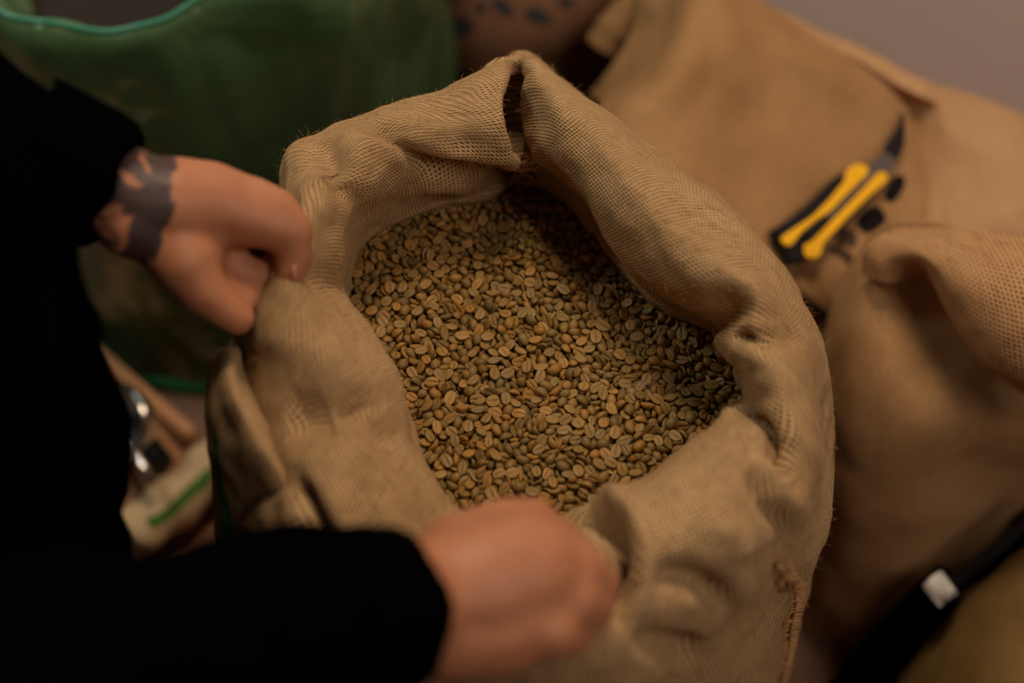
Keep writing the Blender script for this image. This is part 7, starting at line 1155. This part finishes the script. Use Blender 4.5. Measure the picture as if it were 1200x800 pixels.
-167,-449,135,-25,85,10,46,-211,-378,172,-74,-34,9,49,-210,-331,158,5,11,40,49,-205,-283,168,11,21,8,59,-192,-211,162,11,67,-11,45,-202,-131,165,-33,-64,20,52,-203,-38,181,-4,-6,5,54,-246,75,184,15,19,29,60,-237,201,183,-50,-66,42,48,-235,261,176,2,-10,59,59,-225,-480,142,-41,49,17,43,-213,-457,141,70,22,-1,52,
-211,-405,167,2,43,-55,53,-235,-286,149,-43,-76,-18,54,-250,-247,147,-15,43,-22,51,-244,-217,148,8,-40,-37,39,-235,-126,154,-33,32,-65,47,-240,-36,159,14,-85,32,53,-245,35,167,3,8,-13,44,-205,-517,197,51,41,65,49,-260,532,200,15,61,-33,52,-278,122,165,-63,66,-15,43,-279,213,200,12,-84,-21,50,-274,248,177,-23,-52,64,52,
-284,522,183,-54,-59,-24,44,-249,-315,143,78,44,-21,45,-320,206,151,-8,-73,30,47,-316,288,149,6,-13,88,52,-325,423,193,-25,31,-54,44,-298,-255,153,-12,22,84,51,-286,-228,125,22,2,-53,50,-278,-10,155,-2,16,5,48,-335,-151,138,51,54,11,49,-323,-86,162,16,89,16,54,-319,43,165,84,-9,9,54,-404,213,168,74,-54,12,59,
-378,-84,153,-10,25,-57,46,-379,-57,167,78,22,-17,52,-354,38,148,76,23,-1,50,-360,132,160,6,-4,89,58,-371,377,178,-67,-51,-9,51,-124,-519,241,7,-18,63,47,-134,-565,218,-20,28,-9,50,-173,262,251,8,-12,-27,46,-483,208,157,-69,40,-10,55,-484,246,152,48,4,-22,50,-498,289,154,-66,-31,19,54,-454,42,135,18,16,-73,52,
-459,211,165,-55,-28,6,41,-453,291,158,13,-73,51,58,-408,-42,142,-90,-11,8,47,602,-99,145,-64,-52,0,46,619,-67,121,-53,78,-1,51,669,-240,163,-65,-44,-22,48,648,-222,150,-57,-72,11,42,664,-147,122,20,2,56,49,647,-94,149,0,0,-77,51,563,-310,145,1,-1,31,54,564,-194,145,-64,-28,7,52,567,-99,142,-15,8,-58,55,
562,-15,152,39,48,44,45,600,-297,137,35,-71,-39,50,617,-267,169,-5,7,75,52,609,-229,126,-35,-60,-22,56,467,-104,161,44,45,-4,55,484,31,136,77,-6,13,50,469,71,185,81,-13,-7,52,516,-64,147,66,61,-6,52,569,-345,151,26,-35,-17,55,-115,-586,201,-27,73,-25,48,-113,-561,229,-29,-5,58,53,-105,-529,231,-16,50,-47,40,
-138,-209,244,21,12,-19,43,436,-64,140,0,0,17,49,437,53,169,36,-65,-33,54,443,124,135,-45,80,-7,60,491,-364,128,-25,-43,-49,47,473,-275,148,2,-88,14,53,490,-154,149,-65,-31,14,48,393,-149,151,-62,-70,-1,57,437,-390,144,57,44,22,46,447,-360,148,81,4,12,57,353,240,185,44,-23,56,48,385,-489,107,63,68,-4,49,
386,-443,134,11,48,44,44,398,-409,141,35,1,-16,44,390,-316,149,-84,13,24,47,407,-265,150,-8,22,77,54,399,-226,151,55,19,-4,50,320,-264,147,-9,-60,53,55,298,-181,142,43,-73,-17,53,312,63,152,50,-65,-12,51,360,-478,143,-32,-62,35,48,357,-439,142,-80,18,25,43,350,-399,169,85,-10,-5,48,361,-185,142,0,0,1,45,
-52,-608,229,22,11,58,59,-78,-567,212,3,-16,37,40,-60,-533,263,-64,-60,-3,60,-86,404,239,-2,0,44,46,261,-175,153,-16,77,-17,53,267,12,157,-42,10,-6,61,269,60,160,43,-78,20,61,266,140,149,-38,-58,7,53,323,-532,116,17,1,56,45,329,-482,144,46,64,17,49,323,-359,155,9,16,-40,49,242,391,156,59,42,20,57,
275,-508,135,28,-66,-41,47,279,-470,144,-67,-59,-4,56,278,-425,150,-50,34,-34,52,278,-324,161,-58,-22,22,50,224,-195,145,80,-2,9,51,227,12,155,27,-74,18,47,184,-179,160,-35,35,-53,58,197,10,170,-10,-19,-38,59,241,-575,106,-6,-81,6,41,222,-521,133,-42,-66,30,43,240,-485,149,-13,72,-17,58,237,-431,165,-10,-1,-56,53,
224,-394,137,57,62,-12,42,-23,-522,259,-31,8,-11,47,-14,-614,219,-31,75,20,45,-24,-559,276,-48,66,-22,52,196,-555,131,-9,-20,-88,54,200,-520,144,61,64,-19,48,198,-461,125,-26,1,-29,54,176,-430,144,54,-61,-35,47,185,-394,143,-85,-9,-9,51,143,-303,163,71,-26,49,54,146,-276,148,3,0,-13,51,153,212,142,34,-66,-50,50,
157,312,180,-88,4,4,57,106,439,154,-43,-27,61,50,148,-617,117,-48,-11,3,50,132,-520,163,-47,-66,34,42,138,-472,154,11,94,0,54,140,-440,143,-4,-3,-46,54,111,-554,141,15,7,47,55,107,-516,149,-41,79,-1,50,114,-379,137,0,0,-58,50,104,-337,139,-70,-31,9,50,115,-314,144,-16,-73,49,53,105,-271,169,64,44,4,53,
109,104,175,-3,61,-62,56,40,58,218,30,-64,48,40,-18,605,209,5,-81,34,53,-33,-635,224,-89,-11,-2,49,32,-579,246,22,-10,28,50,28,-537,244,18,23,72,53,66,-306,151,8,-24,17,42,72,-52,153,-13,-12,-30,52,67,-20,155,-56,57,-19,56,72,171,150,2,5,59,59,71,604,162,-4,9,-29,58,127,-608,118,56,-50,41,49,
18,-193,161,-73,54,1,54,38,509,139,-1,-77,-19,49,70,-601,138,80,-32,11,47,65,-557,135,-35,5,-10,56,64,-428,145,58,-25,-35,43,22,-597,160,-12,-6,27,47,39,-570,123,23,2,68,51,17,-443,142,5,-91,16,55,33,-382,150,1,9,51,47,24,-355,143,-8,-90,9,50,23,-313,146,81,2,-7,47,38,-269,160,48,23,-32,50,
23,-232,144,87,27,-11,50,-29,-402,150,-68,14,-13,56,-7,-358,150,42,51,31,46,-8,-278,176,55,59,3,51,-25,-105,146,9,44,62,47,-17,520,145,-21,8,85,59,70,-238,224,-68,-4,13,43,66,-631,181,24,32,-6,47,55,-550,249,5,-22,-64,42,83,-519,264,17,-82,-3,50,-60,-188,153,-55,-41,14,59,-43,60,167,-51,-36,2,55,
-55,298,147,76,48,15,47,-73,608,138,7,-12,36,55,-2,-615,121,20,-42,-57,50,-20,-567,148,65,-47,4,47,-49,-620,114,-59,-27,13,53,-52,-573,160,76,31,2,55,-59,-427,153,-52,25,-8,49,-54,-389,156,10,-58,-50,56,-48,-309,155,-15,1,-57,44,-54,-265,140,-13,11,-33,56,-60,-230,153,-33,-77,10,51,-103,-269,136,-14,-4,-8,48,
-93,-24,162,-28,57,-46,54,-89,9,161,77,29,-2,52,-86,175,165,-19,-10,36,54,-103,-584,138,63,-37,-22,38,-87,-559,144,-11,92,-15,53,-98,-515,146,-63,-41,32,52,-103,-425,138,20,-88,-27,52,-93,-385,146,-74,16,5,48,92,-621,201,38,54,7,55,127,-610,226,-60,-17,13,49,101,-516,231,13,73,-8,44,161,-603,220,66,-19,-9,60,
169,-580,227,-22,-83,10,53,145,-528,226,8,-14,4,46,107,594,198,-27,-67,-8,51,-138,-230,152,-74,8,11,49,-135,-153,177,-41,-6,28,55,-133,-57,139,12,12,-77,54,-134,142,152,6,-7,-85,52,-140,302,148,32,75,-20,54,-146,-570,145,70,41,22,53,-151,-501,145,1,1,46,50,-145,-471,152,52,-46,-8,59,-145,-431,142,2,-81,4,51,
-200,-482,142,60,-32,-28,49,-196,-424,147,92,9,-20,49,-191,-393,115,-11,63,-59,48,-185,-339,155,2,21,-45,49,-186,-311,147,0,1,-1,51,-174,-230,160,19,-6,-37,54,-222,-116,118,26,72,17,39,-224,61,146,-44,81,5,55,-220,182,150,59,-68,-21,53,-196,-518,141,-7,-10,-14,49,196,464,205,-52,55,-28,43,197,-574,221,15,17,-39,51,
209,-510,250,66,-65,-5,49,-230,-438,149,-32,79,-22,55,-218,-361,148,21,-62,-61,49,-225,-312,170,-21,81,-10,48,-287,183,158,-65,-6,18,51,-262,-360,105,-66,63,-18,44,-279,-279,127,32,9,-11,54,-271,-247,161,-42,-13,-37,53,-263,-116,149,57,-11,-9,59,-322,-243,123,2,-17,24,46,-309,-192,145,75,15,6,50,-306,-14,156,-42,-24,70,53,
-355,-166,119,-36,-49,28,56,-377,-117,116,29,-3,-5,44,-347,301,147,69,-60,8,47,242,445,205,-34,-23,12,40,280,-508,248,-75,54,-16,58,235,100,238,16,10,45,45,247,-560,186,70,-1,32,52,234,-516,232,-22,-34,-53,53,-469,106,121,-23,5,7,48,-472,288,119,3,19,62,52,-438,24,120,-11,11,22,50,542,-239,126,22,22,14,53,
541,-32,123,-1,-20,23,48,583,-336,107,64,-48,-8,46,573,-292,109,-91,-19,-1,55,632,-286,109,11,-89,-24,52,682,-217,108,55,53,20,46,469,-379,132,7,39,46,59,460,-196,127,35,-35,-3,56,453,-85,110,-71,-55,17,52,540,-323,120,-32,-40,31,52,382,-168,108,54,55,21,46,427,-458,106,43,83,-3,48,425,-372,108,23,-78,-16,46,
470,-414,110,-23,89,6,56,311,-527,234,-82,-35,-8,60,329,-504,109,-73,-10,3,47,332,-414,115,-30,77,13,60,369,-278,118,-40,-48,-1,48,374,-253,122,55,-32,14,54,258,-451,111,-32,78,6,53,249,-418,111,86,15,-12,53,282,-556,103,0,0,82,54,214,-584,113,-65,-2,1,53,215,-536,110,81,5,-9,51,213,-345,111,-54,33,-21,46,
208,-174,108,3,-92,5,49,245,-542,111,-40,-67,21,48,125,-567,114,-17,50,-34,44,131,-538,132,55,72,-2,42,114,-460,147,3,11,-63,40,129,-291,109,-37,-76,7,52,170,-585,112,39,43,35,46,167,-534,111,-50,-66,5,56,166,-491,117,59,61,27,61,345,106,206,-49,53,40,50,46,-487,118,-75,-5,-33,50,84,-533,110,70,52,18,53,
79,-450,114,-48,15,-14,48,89,-324,126,-7,32,-47,53,9,-584,107,81,20,-6,49,7,-491,118,-3,14,-35,51,9,-283,136,36,5,-57,60,51,-634,107,14,88,-20,47,51,-593,105,-80,5,8,42,-29,-638,111,81,-8,-8,54,-37,-579,108,56,-74,-15,50,-38,-414,108,47,-76,13,47,15,-634,105,0,0,86,61,-125,-578,108,78,-53,0,53,
-121,-540,117,-51,-30,21,53,-113,-161,114,-27,-66,33,51,-77,-621,111,-71,34,-10,53,-208,-493,101,0,0,62,51,-219,-466,108,-17,-86,25,46,-209,-414,106,32,-60,-40,40,-198,-377,116,50,-1,-1,51,-207,-293,109,78,22,-5,50,-169,-546,104,0,0,32,56,-163,-493,109,37,-86,-1,56,-298,-292,102,0,0,-4,49,-303,-260,103,0,0,-71,54,
-276,-215,112,-77,10,-16,50,-262,-406,101,0,0,57,46,-246,-375,111,-59,-39,3,46,613,-25,112,86,-9,7,57,657,-258,111,-60,-9,3,47,-504,311,124,-27,42,-28,57,-457,55,109,-67,36,0,47,-411,-54,108,74,-34,-9,49,-420,-19,110,-79,-26,-5,53,-335,-197,113,-10,68,44,44,472,-354,101,0,0,-86,50,611,-315,109,81,10,12,49,
567,58,180,53,2,-33,47,624,-304,227,69,-11,30,47,615,-260,244,-44,83,5,47,632,-222,238,2,-91,3,47,609,-203,254,6,92,6,51,-396,244,234,61,8,17,47,-475,365,247,68,53,-30,48,-429,27,221,55,-14,-63,43,-496,191,230,41,-83,-7,50,-502,224,229,57,-60,-2,47,-479,288,253,-91,0,-12,53,-459,44,219,61,-49,-2,52,
-473,90,247,66,-28,-28,49,-460,115,249,-63,0,0,51,-462,143,235,-57,11,43,46,-484,159,255,18,82,26,54,607,-33,196,9,57,4,42,666,-249,233,2,14,-58,52,681,-217,179,-19,-49,9,50,655,-196,207,-40,-70,0,47,646,-158,214,-66,-52,8,47,638,-119,213,-11,19,80,52,407,-471,108,-76,37,-16,50,448,-441,108,84,-43,0,51,
492,-388,116,-39,-36,33,51,226,-560,119,-46,-18,2,50,231,-436,114,30,59,42,50,301,-520,106,84,-29,-17,42,355,-492,110,-39,-74,20,52,151,229,115,-65,3,-2,55,191,-568,109,80,9,-9,48,188,-512,109,-55,-63,18,52,187,-477,103,0,0,77,54,70,-614,101,0,0,3,50,105,-621,102,0,0,-89,52,102,-551,111,34,-75,-15,55,
149,-586,111,48,77,21,56,143,-548,102,0,0,-57,50,-358,-134,110,11,-87,-27,53,-395,-86,111,-40,-67,27,50,-439,1,109,-24,-86,23,50,-488,155,117,-51,0,22,48,-470,87,101,0,0,-38,48,
], dtype=float).reshape(-1, 7)
bp = bd[:, :3]/np.array([4000, 4000, 1e4]) + np.array([0, 0, .57])
bq = []
for r_ in bd[:, 3:6]/30:
    an = np.linalg.norm(r_); bq.append([math.cos(an/2), *(r_/(an+1e-9)*math.sin(an/2))])
bq = np.array(bq); bs = np.repeat(bd[:, 6:7]/50, 3, axis=1)
kinds = [bean_mesh(s, *d) for s, d in enumerate([(.0092,.0070,.0042),(.0096,.0066,.0044),(.0086,.0072,.0040),(.0092,.0066,.0038),(.0088,.0070,.0043),(.0098,.0070,.0041)])]
bm1 = bean_mat('coffee_bean', True); bm2 = bean_mat('coffee_beans', False)
meshes = []
for V, F, A_ in kinds:
    me = mesh_np('coffee_bean', V, F); at_ = me.attributes.new('face', 'FLOAT', 'POINT'); at_.data.foreach_set('value', A_); me.materials.append(bm1); meshes.append(me)
from mathutils import Quaternion
NI = 300
for i in range(NI):
    o = bpy.data.objects.new('coffee_bean', meshes[i % 6]); COL.objects.link(o)
    o.location = bp[i]; o.rotation_mode = 'QUATERNION'; o.rotation_quaternion = Quaternion(bq[i]); o.scale = bs[i]
    tag(o, 'single green coffee bean in the front part of the heap, nearest the camera', 'coffee bean', 'loose green coffee beans at the front of the heap')
Vs = []; Fs = []; At = []; Rn = []; base = 0
for i in range(NI, NB):
    V, F, A_ = kinds[i % 6]; w_, q_ = bq[i][0], bq[i][1:]; v = V*bs[i]
    v = v + 2*np.cross(q_, np.cross(q_, v) + w_*v) + bp[i]
    Vs.append(v); Fs.append(F + base); At.append(A_); Rn.append(np.full(len(V), rng.random(), dtype=np.float32)); base += len(V)
me = mesh_np('coffee_beans', np.concatenate(Vs), np.concatenate(Fs)); me.materials.append(bm2)
for nm, arr in (('face', np.concatenate(At)), ('rnd', np.concatenate(Rn))):
    a_ = me.attributes.new(nm, 'FLOAT', 'POINT'); a_.data.foreach_set('value', arr.astype(np.float32))
o = bpy.data.objects.new('coffee_beans', me); COL.objects.link(o)
tag(o, 'heap of green coffee beans filling the open sack behind the front ones', 'coffee beans', None, 'stuff')
# bed under the heap, coloured dark for the shade between the beans
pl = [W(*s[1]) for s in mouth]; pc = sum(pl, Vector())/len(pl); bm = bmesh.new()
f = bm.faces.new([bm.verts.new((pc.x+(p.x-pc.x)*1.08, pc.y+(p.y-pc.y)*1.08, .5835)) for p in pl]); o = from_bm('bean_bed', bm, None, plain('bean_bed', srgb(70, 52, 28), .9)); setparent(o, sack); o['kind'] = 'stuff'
